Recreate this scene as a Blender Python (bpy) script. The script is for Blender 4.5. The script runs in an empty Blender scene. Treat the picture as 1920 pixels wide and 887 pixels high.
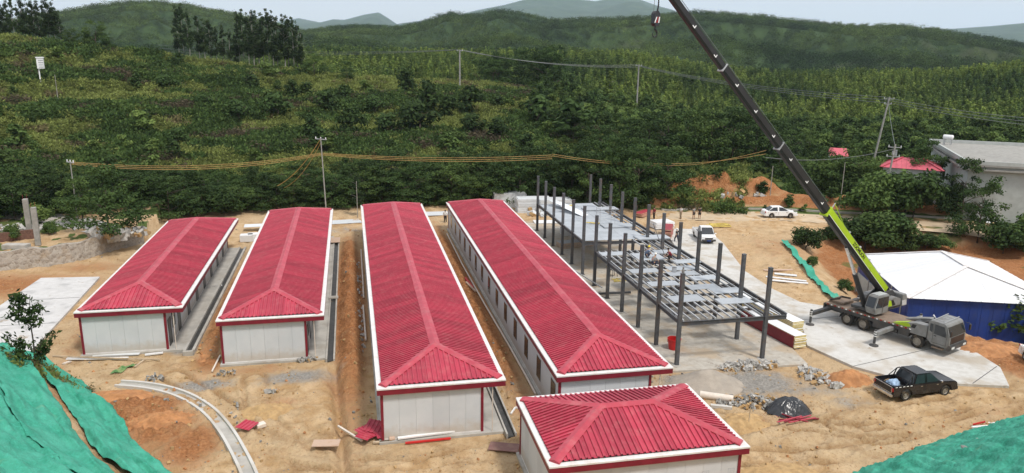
import bpy, bmesh, math, random
import numpy as np
from math import sin, cos, radians, pi, hypot, atan2, sqrt
from mathutils import Matrix, Vector, Euler
SC = bpy.context.scene
COL = SC.collection
R = random.Random(7)
# ---------------------------------------------------------------- camera
F_PX, PITCH, YAW, ROLL, CAMH = 1411.94, radians(13.968), radians(12.194), radians(0.795), 22.0
fw = Vector((sin(YAW)*cos(PITCH), cos(YAW)*cos(PITCH), -sin(PITCH)))
rt = Vector((cos(YAW), -sin(YAW), 0)); up = rt.cross(fw)
rt, up = rt*cos(ROLL) + up*sin(ROLL), up*cos(ROLL) - rt*sin(ROLL)
cd = bpy.data.cameras.new('camera'); cam = bpy.data.objects.new('camera', cd); COL.objects.link(cam)
cd.sensor_fit = 'HORIZONTAL'; cd.sensor_width = 36.0; cd.lens = F_PX/1920*36.0
cd.clip_start = 0.5; cd.clip_end = 30000
cam.matrix_world = Matrix(((rt.x, up.x, -fw.x, 0), (rt.y, up.y, -fw.y, 0), (rt.z, up.z, -fw.z, CAMH), (0, 0, 0, 1)))
SC.camera = cam
# ---------------------------------------------------------------- sky, sun, exposure
SUN_EL, SUN_AZ = radians(58), radians(150)      # azimuth clockwise from +Y: behind the camera, to its right
w = bpy.data.worlds.new('World'); SC.world = w; w.use_nodes = True
nt = w.node_tree; nt.nodes.clear()
sky = nt.nodes.new('ShaderNodeTexSky'); sky.sky_type = 'NISHITA'; sky.sun_disc = False
sky.sun_elevation = SUN_EL; sky.sun_rotation = SUN_AZ; sky.air_density = 1.0; sky.dust_density = 3.0; sky.altitude = 100
b1 = nt.nodes.new('ShaderNodeBackground'); b1.inputs[1].default_value = 0.11
b2 = nt.nodes.new('ShaderNodeBackground'); b2.inputs[0].default_value = (0.92, 0.945, 1.0, 1); b2.inputs[1].default_value = 1.32
mx = nt.nodes.new('ShaderNodeMixShader'); mx.inputs[0].default_value = 0.80    # thin even overcast veil over the clear sky
wo = nt.nodes.new('ShaderNodeOutputWorld')
nt.links.new(sky.outputs[0], b1.inputs[0]); nt.links.new(b1.outputs[0], mx.inputs[1])
nt.links.new(b2.outputs[0], mx.inputs[2]); nt.links.new(mx.outputs[0], wo.inputs[0])
sd = bpy.data.lights.new('sun', 'SUN'); sd.energy = 3.2; sd.angle = radians(9); sd.color = (1.0, 0.955, 0.89)
so = bpy.data.objects.new('sun', sd); COL.objects.link(so); so.location = (0, 0, 60)
sdir = Vector((sin(SUN_AZ)*cos(SUN_EL), cos(SUN_AZ)*cos(SUN_EL), sin(SUN_EL)))
so.rotation_euler = sdir.to_track_quat('Z', 'Y').to_euler()
SC.view_settings.view_transform = 'Standard'; SC.view_settings.look = 'None'
SC.view_settings.exposure = -0.17; SC.view_settings.gamma = 1.0
SC.render.engine = 'CYCLES'; SC.cycles.use_denoising = True
SC.cycles.max_bounces = 6; SC.cycles.transparent_max_bounces = 8; SC.cycles.volume_bounces = 2
# ---------------------------------------------------------------- helpers
def ray(px, py): return (fw + rt*((px-960)/F_PX) - up*((py-443.5)/F_PX)).normalized()
def at(px, py, z=0.0):            # a point seen at that pixel, on the level z
    d = ray(px, py); t = (z-CAMH)/d.z
    return Vector((d.x*t, d.y*t, z))
def azel(px, py):
    d = ray(px, py); return atan2(d.x, d.y), d.z/hypot(d.x, d.y)
def tag(o, label=None, cat=None, group=None, kind=None):
    if label: o['label'] = label
    if cat: o['category'] = cat
    if group: o['group'] = group
    if kind: o['kind'] = kind
    return o
def empty(name, loc, rz=0.0, label=None, cat=None, group=None):
    o = bpy.data.objects.new(name, None); COL.objects.link(o); o.empty_display_size = 0.3
    o.location = loc; o.rotation_euler = (0, 0, rz); return tag(o, label, cat, group)
def place(name, me, parent=None, loc=(0, 0, 0), rz=0.0, sc=None, rot=None):
    o = bpy.data.objects.new(name, me); COL.objects.link(o); o.parent = parent; o.location = loc
    o.rotation_euler = rot if rot else (0, 0, rz)
    if sc is not None: o.scale = (sc, sc, sc) if isinstance(sc, (int, float)) else sc
    return o
class MB:
    def __init__(s): s.v = []; s.f = []; s.m = []
    def add(s, v, f, mi=0):
        n = len(s.v); s.v += [tuple(p) for p in v]
        s.f += [tuple(i+n for i in q) for q in f]; s.m += [mi]*len(f); return s
    def box(s, c, d, mi=0, rz=0.0, M=None):
        x, y, z = d[0]/2, d[1]/2, d[2]/2
        vs = [Vector((a*x, b*y, e*z)) for a in (-1, 1) for b in (-1, 1) for e in (-1, 1)]
        if M is not None: vs = [M @ p for p in vs]
        elif rz: vs = [Matrix.Rotation(rz, 3, 'Z') @ p for p in vs]
        c = Vector(c)
        return s.add([p+c for p in vs], [(0, 1, 3, 2), (4, 6, 7, 5), (0, 4, 5, 1), (2, 3, 7, 6), (0, 2, 6, 4), (1, 5, 7, 3)], mi)
    def bb(s, x0, x1, y0, y1, z0, z1, mi=0):
        return s.box(((x0+x1)/2, (y0+y1)/2, (z0+z1)/2), (x1-x0, y1-y0, z1-z0), mi)
    def bar(s, p0, p1, w, h, mi=0, upv=(0, 0, 1), w1=None, h1=None):
        p0 = Vector(p0); p1 = Vector(p1); d = (p1-p0).normalized(); a = d.cross(Vector(upv))
        if a.length < 1e-4: a = d.cross(Vector((0, 1, 0)))
        a.normalize(); b = a.cross(d); vs = []
        for p, ww, hh in ((p0, w, h), (p1, w1 or w, h1 or h)):
            vs += [p+a*(ww/2*i)+b*(hh/2*j) for i, j in ((-1, -1), (1, -1), (1, 1), (-1, 1))]
        return s.add(vs, [(3, 2, 1, 0), (4, 5, 6, 7), (0, 1, 5, 4), (1, 2, 6, 5), (2, 3, 7, 6), (3, 0, 4, 7)], mi)
    def tube(s, pts, r, n=6, mi=0, r1=None, cap=True):
        pts = [Vector(p) for p in pts]; k = len(pts); vs = []
        for i, p in enumerate(pts):
            d = (pts[min(i+1, k-1)]-pts[max(i-1, 0)]).normalized()
            a = d.cross(Vector((0, 0, 1)))
            if a.length < 1e-3: a = Vector((1, 0, 0))
            a.normalize(); b = a.cross(d); rr = r if r1 is None else r+(r1-r)*i/(k-1)
            vs += [p+a*(rr*cos(2*pi*j/n))+b*(rr*sin(2*pi*j/n)) for j in range(n)]
        fs = [(i*n+j, i*n+(j+1) % n, (i+1)*n+(j+1) % n, (i+1)*n+j) for i in range(k-1) for j in range(n)]
        if cap: fs += [tuple(range(n))[::-1], tuple((k-1)*n+j for j in range(n))]
        return s.add(vs, fs, mi)
    def prism(s, poly, z0, z1, mi=0):
        n = len(poly); vs = [(x, y, z0) for x, y in poly]+[(x, y, z1) for x, y in poly]
        return s.add(vs, [tuple(range(n))[::-1], tuple(range(n, 2*n))]+[(i, (i+1) % n, n+(i+1) % n, n+i) for i in range(n)], mi)
    def side(s, prof, y0, y1, mi=0):   # a profile (x, z) extruded from y0 to y1
        n = len(prof); vs = [(x, y0, z) for x, z in prof]+[(x, y1, z) for x, z in prof]
        return s.add(vs, [tuple(range(n)), tuple(range(n, 2*n))[::-1]]+[(i, n+i, n+(i+1) % n, (i+1) % n) for i in range(n)], mi)
    def lathe(s, prof, c=(0, 0, 0), n=14, axis='Z', mi=0):   # prof: (r, h)
        vs = []; c = Vector(c)
        for r, h in prof:
            for j in range(n):
                t = 2*pi*j/n; p = (r*cos(t), r*sin(t), h)
                if axis == 'Y': p = (p[0], p[2], p[1])
                if axis == 'X': p = (p[2], p[0], p[1])
                vs.append(c+Vector(p))
        k = len(prof)
        return s.add(vs, [(i*n+j, i*n+(j+1) % n, (i+1)*n+(j+1) % n, (i+1)*n+j) for i in range(k-1) for j in range(n)], mi)
    def mesh(s, name, mats, smooth=False, bevel=0.0, fix=True):
        me = bpy.data.meshes.new(name); me.from_pydata(s.v, [], s.f)
        for m in (mats if isinstance(mats, (list, tuple)) else [mats]): me.materials.append(m)
        if any(s.m): me.polygons.foreach_set('material_index', s.m)
        if fix or bevel:
            bm = bmesh.new(); bm.from_mesh(me)
            if fix: bmesh.ops.recalc_face_normals(bm, faces=bm.faces)
            if bevel:
                es = [e for e in bm.edges if len(e.link_faces) == 2 and e.calc_face_angle(0) > 0.5]
                bmesh.ops.bevel(bm, geom=es, offset=bevel, segments=2 if bevel > .03 else 1, affect='EDGES', clamp_overlap=True)
            bm.to_mesh(me); bm.free()
        if smooth: me.polygons.foreach_set('use_smooth', [True]*len(me.polygons))
        return me
    def build(s, name, mats, parent=None, smooth=False, bevel=0.0, loc=(0, 0, 0), rz=0.0, fix=True):
        return place(name, s.mesh(name, mats, smooth, bevel, fix), parent, loc, rz)
# value noise in numpy
def _h(i, j, s):
    n = (i.astype(np.int64)*374761393 + j.astype(np.int64)*668265263 + s*982451653) & 0x7fffffff
    n = ((n ^ (n >> 13))*1274126177) & 0x7fffffff
    return ((n ^ (n >> 16)) & 0xffff)/65535.0
def vnoise(x, y, s=0):
    i = np.floor(x); j = np.floor(y); u = x-i; v = y-j; u = u*u*(3-2*u); v = v*v*(3-2*v)
    a, b, c, d = _h(i, j, s), _h(i+1, j, s), _h(i, j+1, s), _h(i+1, j+1, s)
    return (a*(1-u)+b*u)*(1-v)+(c*(1-u)+d*u)*v
def fbm(x, y, o=4, s=0, g=.5):
    t = 0; a = 1; n = 0
    for k in range(o): t = t+a*vnoise(x*2**k, y*2**k, s+k); n += a; a *= g
    return t/n
def sstep(a, b, x):
    t = np.clip((x-a)/(b-a), 0, 1); return t*t*(3-2*t)
def inpoly(x, y, poly):
    c = np.zeros(np.shape(x), bool); n = len(poly)
    for i in range(n):
        x0, y0 = poly[i][:2]; x1, y1 = poly[(i+1) % n][:2]
        if y0 != y1:
            c ^= ((y0 > y) != (y1 > y)) & (x < (x1-x0)*(y-y0)/(y1-y0)+x0)
    return c
def segdist(x, y, pl, closed=False):
    d = np.full(np.shape(x), 1e9); k = len(pl)
    for i in range(k if closed else k-1):
        x0, y0 = pl[i][:2]; x1, y1 = pl[(i+1) % k][:2]; L = (x1-x0)**2+(y1-y0)**2+1e-9
        t = np.clip(((x-x0)*(x1-x0)+(y-y0)*(y1-y0))/L, 0, 1)
        d = np.minimum(d, np.hypot(x-x0-t*(x1-x0), y-y0-t*(y1-y0)))
    return d
# ---------------------------------------------------------------- materials
class NT:
    def __init__(s, name):
        s.m = bpy.data.materials.new(name); s.m.use_nodes = True; s.t = s.m.node_tree; s.b = s.t.nodes['Principled BSDF']
        s.pos = s.n('ShaderNodeNewGeometry').outputs['Position']
    def n(s, k, **kw):
        o = s.t.nodes.new(k)
        for a, v in kw.items(): setattr(o, a, v)
        return o
    def l(s, a, b): s.t.links.new(a, b)
    def val(s, sock, x):
        if isinstance(x, (int, float)): sock.default_value = x
        elif isinstance(x, (tuple, list)): sock.default_value = (*x[:3], 1) if len(sock.default_value) == 4 else x
        else: s.l(x, sock)
    def noise(s, scale, detail=4, vec=None, rough=.6):
        o = s.n('ShaderNodeTexNoise'); o.inputs['Scale'].default_value = scale; o.inputs['Detail'].default_value = detail
        o.inputs['Roughness'].default_value = rough; s.l(vec if vec is not None else s.pos, o.inputs['Vector']); return o.outputs['Fac']
    def ramp(s, x, a, b, lo=0.0, hi=1.0):
        o = s.n('ShaderNodeMapRange'); o.interpolation_type = 'SMOOTHSTEP'
        for k, v in zip((1, 2, 3, 4), (a, b, lo, hi)): o.inputs[k].default_value = v
        s.l(x, o.inputs[0]); return o.outputs[0]
    def mix(s, f, a, b, mode='MIX'):
        o = s.n('ShaderNodeMix', data_type='RGBA', blend_type=mode)
        s.val(o.inputs[0], f); s.val(o.inputs[6], a); s.val(o.inputs[7], b); return o.outputs[2]
    def math(s, op, a, b=0.0):
        o = s.n('ShaderNodeMath', operation=op); s.val(o.inputs[0], a); s.val(o.inputs[1], b); return o.outputs[0]
    def bump(s, h, st=.3, dist=.1):
        o = s.n('ShaderNodeBump'); o.inputs['Strength'].default_value = st; o.inputs['Distance'].default_value = dist
        s.l(h, o.inputs['Height']); s.l(o.outputs[0], s.b.inputs['Normal'])
    def attr(s, name):
        o = s.n('ShaderNodeAttribute', attribute_name=name); return o
    def out(s, col, rough=.8, metal=0.0, spec=.5):
        s.val(s.b.inputs['Base Color'], col); s.val(s.b.inputs['Roughness'], rough); s.b.inputs['Metallic'].default_value = metal
        s.b.inputs['Specular IOR Level'].default_value = spec; return s.m
def sc3(c, k): return tuple(min(1, x*k) for x in c)
def M(name, col, rough=.8, var=.12, scale=3.0, bump=0.0, metal=0.0, spec=.4, rnd=0.0, dirt=None, dirt_amt=.5, dscale=.8):
    t = NT(name); n1 = t.noise(scale, 5); c = t.mix(t.ramp(n1, .3, .7), sc3(col, 1-var), sc3(col, 1+var))
    if rnd:
        oi = t.n('ShaderNodeObjectInfo'); f = t.ramp(oi.outputs['Random'], 0, 1, 1-rnd, 1+rnd)
        cc = t.n('ShaderNodeCombineColor'); [t.l(f, cc.inputs[i]) for i in range(3)]
        c = t.mix(1.0, c, cc.outputs[0], 'MULTIPLY')
    if dirt: c = t.mix(t.ramp(t.noise(dscale, 6), .45, .75, 0, dirt_amt), c, dirt)
    if bump: t.bump(t.noise(scale*4, 4), bump, .05)
    return t.out(c, rough, metal, spec)
def leafmat(name, c0, c1, trans=.25, rnd=.25, patch=0):
    t = NT(name); a = t.attr('tint'); oi = t.n('ShaderNodeObjectInfo')
    c = t.mix(a.outputs['Fac'], c0, c1); f = t.ramp(oi.outputs['Random'], 0, 1, 1-rnd, 1+rnd)
    cc = t.n('ShaderNodeCombineColor'); [t.l(f, cc.inputs[i]) for i in range(3)]
    c = t.mix(1.0, c, cc.outputs[0], 'MULTIPLY')
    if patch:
        pn = t.ramp(t.noise(patch, 4, rough=.65), .36, .64); c = t.mix(pn, t.mix(1.0, c, (.48, .56, .62), 'MULTIPLY'), t.mix(1.0, c, (1.45, 1.3, 1.0), 'MULTIPLY'))  # broad leaf tone patches, contrast raised to paint in far ridge shading
    t.out(c, .75, 0, .15)
    tr = t.n('ShaderNodeBsdfTranslucent'); t.l(c, tr.inputs[0]); mxs = t.n('ShaderNodeMixShader'); mxs.inputs[0].default_value = trans
    o = t.t.nodes['Material Output']; t.l(t.b.outputs[0], mxs.inputs[1]); t.l(tr.outputs[0], mxs.inputs[2]); t.l(mxs.outputs[0], o.inputs[0])
    return t.m
SAND = (.43, .285, .155)
m_red = M('red_roof_steel', (.405, .040, .070), .5, .08, .9, spec=.35, rnd=.12, dirt=(.50, .20, .19), dirt_amt=.30, dscale=2.2)
m_redcap = M('dusty_red_cap', (.42, .05, .075), .5, .10, 1.2, spec=.4, dirt=(.52, .26, .25), dirt_amt=.3, dscale=1.5)
m_trim = M('dark_red_trim', (.19, .012, .026), .45, .15, 2)
m_gut = M('white_gutter', (.69, .665, .65), .5, .06, 2, dirt=(.52, .45, .38), dirt_amt=.5, dscale=2.2)
t = NT('pale_wall_panel'); oi = t.n('ShaderNodeObjectInfo'); f = t.ramp(oi.outputs['Random'], 0, 1, .95, 1.04); cc = t.n('ShaderNodeCombineColor'); [t.l(f, cc.inputs[i]) for i in range(3)]
sx = t.n('ShaderNodeSeparateXYZ'); t.l(t.pos, sx.inputs[0]); sp = t.math('ADD', sx.outputs[2], t.math('MULTIPLY', t.noise(2.2, 5), -1.1))
c = t.mix(1.0, t.mix(t.ramp(t.noise(.8, 5), .35, .65), (.53, .555, .58), (.57, .59, .61)), cc.outputs[0], 'MULTIPLY'); c = t.mix(t.ramp(sp, -.35, .55, .55, 0), c, (.42, .33, .23))
c = t.mix(t.ramp(t.noise(5, 3), .70, .76, 0, .35), c, (.30, .28, .25)); m_wall = t.out(c, .5, 0, .4)
m_con = M('concrete', (.40, .38, .345), .9, .15, .9, .15, dirt=(.26, .22, .17), dirt_amt=.6, dscale=.5)
m_conL = M('pale_concrete', (.54, .52, .485), .9, .08, .4, .1, dirt=(.36, .30, .225), dirt_amt=.65, dscale=.22)
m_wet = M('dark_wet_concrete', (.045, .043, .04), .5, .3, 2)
m_steel = M('grey_painted_steel', (.075, .078, .085), .5, .2, 3, rnd=.12, dirt=(.14, .085, .05), dirt_amt=.5, dscale=1.2)
m_joist = M('galvanised_joist', (.42, .43, .44), .45, .12, 3, metal=.2, rnd=.15)
m_panel = M('grey_floor_board', (.36, .385, .41), .7, .06, 1.5, rnd=.10)
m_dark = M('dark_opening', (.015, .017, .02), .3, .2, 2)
m_glass = M('dark_glass', (.02, .025, .03), .08, .1, 2, spec=.6)
m_white = M('white_paint', (.78, .78, .77), .35, .04, 2)
m_wpan = M('white_steel_panel', (.74, .74, .74), .4, .04, 1.5, rnd=.06)
m_foam = M('yellow_foam_core', (.55, .43, .12), .9, .2, 4)
m_black = M('black_paint', (.012, .012, .015), .22, .2, 2, spec=.5, dirt=(.08, .065, .05), dirt_amt=.35)
m_rub = M('black_rubber', (.02, .019, .018), .85, .2, 5, dirt=(.16, .115, .07), dirt_amt=.7, dscale=4)
m_rim = M('dusty_rim', (.32, .29, .25), .5, .15, 5, metal=.4)
m_chrome = M('bright_metal', (.6, .6, .6), .25, .1, 4, metal=.9)
m_redlens = M('red_lens', (.35, .01, .01), .2, .1)
m_clear = M('clear_lens', (.7, .7, .68), .15, .05)
m_grey = M('grey_machine_paint', (.21, .21, .205), .5, .12, 2, dirt=(.13, .10, .075), dirt_amt=.5, dscale=1.5)
m_dgrey = M('dark_machine_grey', (.055, .055, .056), .55, .15, 2, dirt=(.13, .10, .075), dirt_amt=.45, dscale=1.5)
m_lime = M('lime_paint', (.36, .52, .015), .4, .06, 1.0, dirt=(.25, .30, .05), dirt_amt=.3)
m_boom = M('black_boom_paint', (.018, .018, .019), .45, .2, 1.0)
m_deck = M('muddy_deck_plate', (.21, .155, .115), .8, .2, 3, .2)
m_plast = M('red_plastic', (.55, .02, .02), .4, .1)
m_wood = M('raw_timber', (.46, .36, .25), .8, .2, 3)
m_ply = M('plywood_board', (.50, .36, .27), .8, .12, 2, dirt=(.35, .22, .14), dirt_amt=.6, dscale=2)
m_brply = M('brown_board', (.22, .115, .10), .7, .12, 2, dirt=(.28, .2, .14), dirt_amt=.5, dscale=2)
m_pvc = M('cream_pipe', (.68, .60, .52), .5, .08, 3)
m_stone = M('grey_rubble', (.27, .26, .24), .9, .3, 2.5, .2, rnd=.2)
m_bluew = M('blue_steel_wall', (.009, .038, .20), .45, .12, 1, rnd=.12, dirt=(.04, .06, .16), dirt_amt=.5, dscale=.9)
m_wroof = M('white_roof_sheet', (.70, .705, .72), .5, .03, .5, rnd=.05, dirt=(.55, .54, .52), dirt_amt=.35, dscale=.5)
m_tarp = M('black_plastic_sheet', (.022, .023, .026), .28, .3, 3, spec=.6)
m_pole = M('weathered_concrete_pole', (.29, .28, .255), .9, .15, 2)
m_cable = M('yellow_cable', (.36, .22, .065), .6, .2, 1)
m_wire = M('grey_wire', (.16, .17, .17), .5, .1, 1)
m_bark = M('bark', (.085, .066, .05), .95, .3, 4, .3)
m_pbark = M('pale_bark', (.30, .28, .25), .9, .2, 3, .2)
m_brick = M('brown_brickwork', (.14, .075, .055), .9, .3, 5, .3)
m_skin = M('skin', (.40, .24, .16), .6, .05)
m_hair = M('black_hair', (.01, .009, .008), .6, .1)
m_house = M('pale_render', (.42, .44, .42), .9, .06, 1.5, dirt=(.3, .3, .28), dirt_amt=.4)
m_pink = M('faded_red_roof', (.50, .10, .13), .6, .1, 1, rnd=.05)
m_blueb = M('blue_white_bag', (.30, .42, .58), .6, .3, 6)
# ---------------------------------------------------------------- terrain
def crest(pts):
    a = sorted(azel(x, y) for x, y in pts); return np.array([p[0] for p in a]), np.array([p[1] for p in a])
C_A, C_E = crest([(-900, 20), (-500, 40), (0, 72), (216, 100), (451, 126), (600, 146), (731, 152), (860, 158), (945, 164), (1074, 184), (1200, 205), (1300, 232), (1400, 245), (1600, 249), (1920, 252), (2600, 250)])
D_A, D_E = crest([(-900, 90), (0, 110), (450, 125), (560, 112), (774, 118), (900, 118), (1010, 116), (1180, 122), (1315, 146), (1450, 160), (1631, 158), (1766, 160), (1901, 148), (2300, 125)])
E_A, E_E = crest([(-900, 10), (-200, 40), (0, 45), (124, 24), (190, 11), (265, 4), (334, 9), (442, 29), (520, 50), (568, 62), (667, 50), (744, 54), (800, 43), (834, 27), (894, 31), (933, 21), (988, 29), (1044, 41), (1117, 37), (1200, 36), (1257, 28), (1306, 24), (1428, 33), (1496, 41), (1608, 52), (1690, 50), (1771, 61), (1856, 75), (1920, 88), (2300, 60)])
F_A, F_E = crest([(-900, 50), (400, 60), (560, 34), (600, 42), (624, 36), (646, 37), (684, 27), (710, 23), (728, 34), (744, 45), (787, 39), (850, 30), (894, 19), (946, 9), (988, -2), (1040, -6), (1117, 2), (1150, -4), (1200, -1), (1234, 11), (1261, 18), (1350, 60), (1784, 54), (1856, 49), (1920, 43), (2000, 38), (2500, 60)])
G_A, G_E = crest([(-900, 60), (-300, 78), (0, 74), (124, 66), (250, 78), (400, 84), (500, 80), (560, 74), (620, 64), (690, 70), (760, 86), (830, 82), (900, 62), (960, 56), (1044, 80), (1120, 92), (1200, 86), (1260, 74), (1350, 62), (1450, 80), (1560, 98), (1650, 84), (1750, 98), (1850, 112), (1920, 104), (2300, 90)])
PIT = [tuple(at(*p)[:2]) for p in [(1468, 455), (1490, 425), (1580, 418), (1760, 425), (1920, 428), (2400, 440), (2400, 700), (1960, 655), (1830, 638), (1700, 600), (1600, 577), (1566, 557), (1520, 510)]]
TOE = [(-90, 150), (-34, 74), (-21.2, 54.3), (-17.9, 51.1), (-13.8, 44.4), (-10.5, 38.7), (0, 27), (19, 26), (26.1, 31.7), (30.0, 32.8), (34.4, 34.1), (40.6, 35.3), (70, 40), (140, 50)]
TOEP = TOE+[(140, -60), (-90, -60)]
WALL = [(-70, 66), (-52, 72), (-34.7, 80.2), (-29.9, 81.6), (-26.6, 85.2), (-23.4, 89.8)]     # stone retaining wall, foot line
UPP = [(a-.25, b+.75) for a, b in WALL]+[(-23.2, 96), (-30, 130), (-100, 130), (-100, 60)]
SLAB = [(19.2, 46.0), (31.9, 45.2), (33.2, 52), (33.4, 93), (19.2, 93)]
ROAD = [(43.4, 39.3), (45.4, 42.1), (46.1, 45.8), (43.6, 51.5), (41.2, 56.3), (39.3, 57.9), (38.9, 61.7), (39.3, 67.9), (42.6, 79), (43.9, 86), (38.5, 87), (36.2, 78), (34.2, 66), (35.2, 58), (36.6, 53.5), (33.9, 48.4), (34.9, 44.2), (36.8, 41.6), (40.4, 40.2)]
PAD = [(-24.2, 76.4), (-29.5, 76.9), (-30.2, 62), (-29.6, 55.4), (-23.3, 55.6)]
HOUSES = [(-19.72, -12.44, 55.88, 85.76), (-9.65, -2.31, 52.42, 89.5), (0.90, 8.30, 39.48, 91.2), (11.31, 18.63, 39.35, 91.5), (8.35, 18.45, 29.85, 37.1)]
RD = [(41, 95), (49.4, 93.2), (57.4, 91.6), (63.9, 89.0), (69.4, 86.5), (75.1, 83.4), (80.4, 80.1), (87.6, 75.2)]
BANKS = [(47, 105.8, 4.0, 2.2, 1.8), (51, 104.8, 4.6, 2.6, 2.4), (56, 103.6, 4.6, 2.4, 3.0), (61.5, 102.8, 4.4, 2.4, 2.6), (65.5, 99.6, 3.4, 1.8, 1.4), (68.8, 96.8, 4.2, 1.9, 1.3), (74.5, 95.0, 4.2, 1.9, 1.4), (79.5, 92.3, 4.5, 1.8, 1.4), (89.5, 89.6, 5, 2.2, 1.5), (96, 89.6, 5, 2.4, 2.0)]
CUT = [(43, 101), (50.5, 100.4), (60, 98.8), (67.5, 95.4), (73.7, 93), (80.8, 89.8), (88.5, 85.8), (97, 80.5)]
def banks_(x, y):
    b = np.exp(-(segdist(x, y, CUT)/1.5)**2)
    for (cx, cy, rx, ry, h) in BANKS: b = np.maximum(b, np.exp(-(((x-cx)/(rx*1.25))**2+((y-cy)/(ry*1.25))**2)))
    return b
def DS(a): return 108.0+np.interp(np.degrees(a), [30, 36, 44, 52], [0, 3, 8, 12])
TRACKS = [[(44.5, 38.8), (40, 36.6), (34, 35.2), (28.5, 36.0), (24, 38.5), (21.5, 41)], [(46, 37.6), (39, 35.9), (32, 34.2), (26, 33.6), (20.5, 34.5)], [(40, 38.2), (33, 37.4), (27, 38.8), (22, 42.5)], [(20, 33), (10, 36.5), (6, 37.6), (0, 37.4), (-5, 40), (-8.5, 46), (-12.5, 51.5)], [(18, 27), (9, 38.4), (3, 36.6), (-3, 38.5), (-6, 44), (-7, 50)], [(33, 36.5), (30.5, 38.0), (28.5, 36.8), (29.5, 35), (32, 35.2)]]
def lerpk(t): return t*t*(3-2*t)
def terrain(x, y, detail=True):
    x = np.asarray(x, float); y = np.asarray(y, float); d = np.hypot(x, y)+1e-6; a = np.arctan2(x, y)
    zc = 22+np.interp(a, C_A, C_E)*215; zd = 22+np.interp(a, D_A, D_E)*420-1.5
    ze = 22+np.interp(a, E_A, E_E)*1100-2; zg = 22+np.interp(a, G_A, G_E)*760-8; zf = 22+np.interp(a, F_A, F_E)*12000
    ds = DS(a)
    t = np.clip((d-ds)/(215-ds), 0, 1); zh = zc*(t**1.1)
    st = 5.2; q = zh/st; fr = q-np.floor(q); ter = (np.floor(q)+sstep(.25, .8, fr))*st      # terraces cut in the slope
    zh = zh*.55+ter*.45
    zh += (fbm(x/16, y/16, 4, 3)-.5)*3.2*t*(1-.4*t)
    def seg(za, zb, da, db): return za+(zb-za)*lerpk(np.clip((d-da)/(db-da), 0, 1))
    v1 = np.minimum(zc-5, zd+2)-4; v2 = zd-14; v3 = np.minimum(ze, zf)-60
    z = np.where(d < 215, zh, 0.0)
    z = np.where((d >= 215) & (d < 270), seg(zc, v1, 215, 270), z)
    z = np.where((d >= 270) & (d < 420), seg(v1, zd, 270, 420), z)
    z = np.where((d >= 420) & (d < 600), seg(zd, v2, 420, 600), z)
    big = 1.3*(.62-np.abs(2*fbm(x/210, y/210, 5, 11)-1)*1.7); cap_ = 22+np.interp(a, E_A, E_E)*d-9
    zv = np.minimum(zg, ze)-32; z = np.where((d >= 600) & (d < 760), np.minimum(seg(v2, zg, 600, 760), np.maximum(cap_, v2)), z); z = np.where((d >= 760) & (d < 860), seg(np.minimum(zg, 22+np.interp(a, E_A, E_E)*760-9), zv, 760, 860), z)
    z = np.where((d >= 860) & (d < 1100), np.minimum(seg(zv, ze, 860, 1100)+big*45*sstep(860, 940, d)*(1-sstep(1000, 1095, d)), np.maximum(cap_, zv)), z)
    z = np.where((d >= 1100) & (d < 2400), seg(ze, v3, 1100, 2400), z)
    z = np.where((d >= 2400) & (d < 12000), np.minimum(seg(v3, zf, 2400, 12000)+(fbm(x/900, y/900, 4, 5)-.5)*360*sstep(2600, 5000, d)*(1-sstep(9000, 11900, d)), 22+np.interp(a, F_A, F_E)*d-25*sstep(12000, 11000, d)*0-8*(d < 11900)), z)
    z = np.where(d >= 12000, seg(zf, zf-250, 12000, 15000), z)
    # the building site
    near = d < 140
    up_ = inpoly(x, y, UPP); z = np.where(near & up_ & (d < 130), np.maximum(z, 1.75), z)
    pin = inpoly(x, y, PIT); pd = segdist(x, y, PIT, True)
    z = np.where(pin, z-2.3*sstep(0, 6.5, pd)*(1-sstep(118, 135, d)), z)
    tin = inpoly(x, y, TOEP); td = segdist(x, y, TOE)
    emb = np.minimum(td*.72, 19.0)*np.where((y > 51) & (x < 0), 1-sstep(53.5, 57.5, y+.15*x+3.0), 1.0)
    z = np.where(tin, z+emb, z)
    # spoil banks behind the upper road
    def hump(cx, cy, rx, ry, h, rz=0.0):
        c, s_ = cos(rz), sin(rz); u = ((x-cx)*c+(y-cy)*s_)/rx; v = ((y-cy)*c-(x-cx)*s_)/ry
        return h*np.exp(-(u*u+v*v)*1.2)
    nn = .6+.8*fbm(x/2.2, y/2.2, 4, 21)
    z = z+nn*sum(hump(*b_) for b_ in BANKS)+np.where(d < 140, nn*1.15*np.exp(-(segdist(x, y, CUT)/1.1)**2), 0)
    if detail:
        flat = np.zeros(np.shape(x))
        for P_ in (SLAB, ROAD, PAD):
            flat = np.maximum(flat, 1-sstep(.1, .9, np.where(inpoly(x, y, P_), 0, segdist(x, y, P_, True))))
        for x0, x1, y0, y1 in HOUSES:
            dx = np.maximum(np.maximum(x0-x, x-x1), 0); dy = np.maximum(np.maximum(y0-y, y-y1), 0)
            flat = np.maximum(flat, 1-sstep(.2, 1.2, np.hypot(dx, dy)))
        site = sstep(0, 3, 112-d)*(1-flat)
        clump = np.maximum(np.exp(-((x+.6)/1.1)**2)*sstep(46, 50, y), np.maximum(np.exp(-((x-10)/.9)**2)*sstep(40, 46, y), np.exp(-((x+10.9)/.9)**2)*sstep(53, 56, y)))*(1-sstep(86, 92, y))
        clump = .35+clump+np.exp(-(((x+12)/4)**2+((y-45)/3.5)**2))
        nz = (fbm(x/5, y/5, 3, 31)-.5)*.30+(fbm(x/.9, y/.9, 3, 37)-.5)*.24+(fbm(x/.33, y/.33, 2, 41)-.5)*.15
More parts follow.
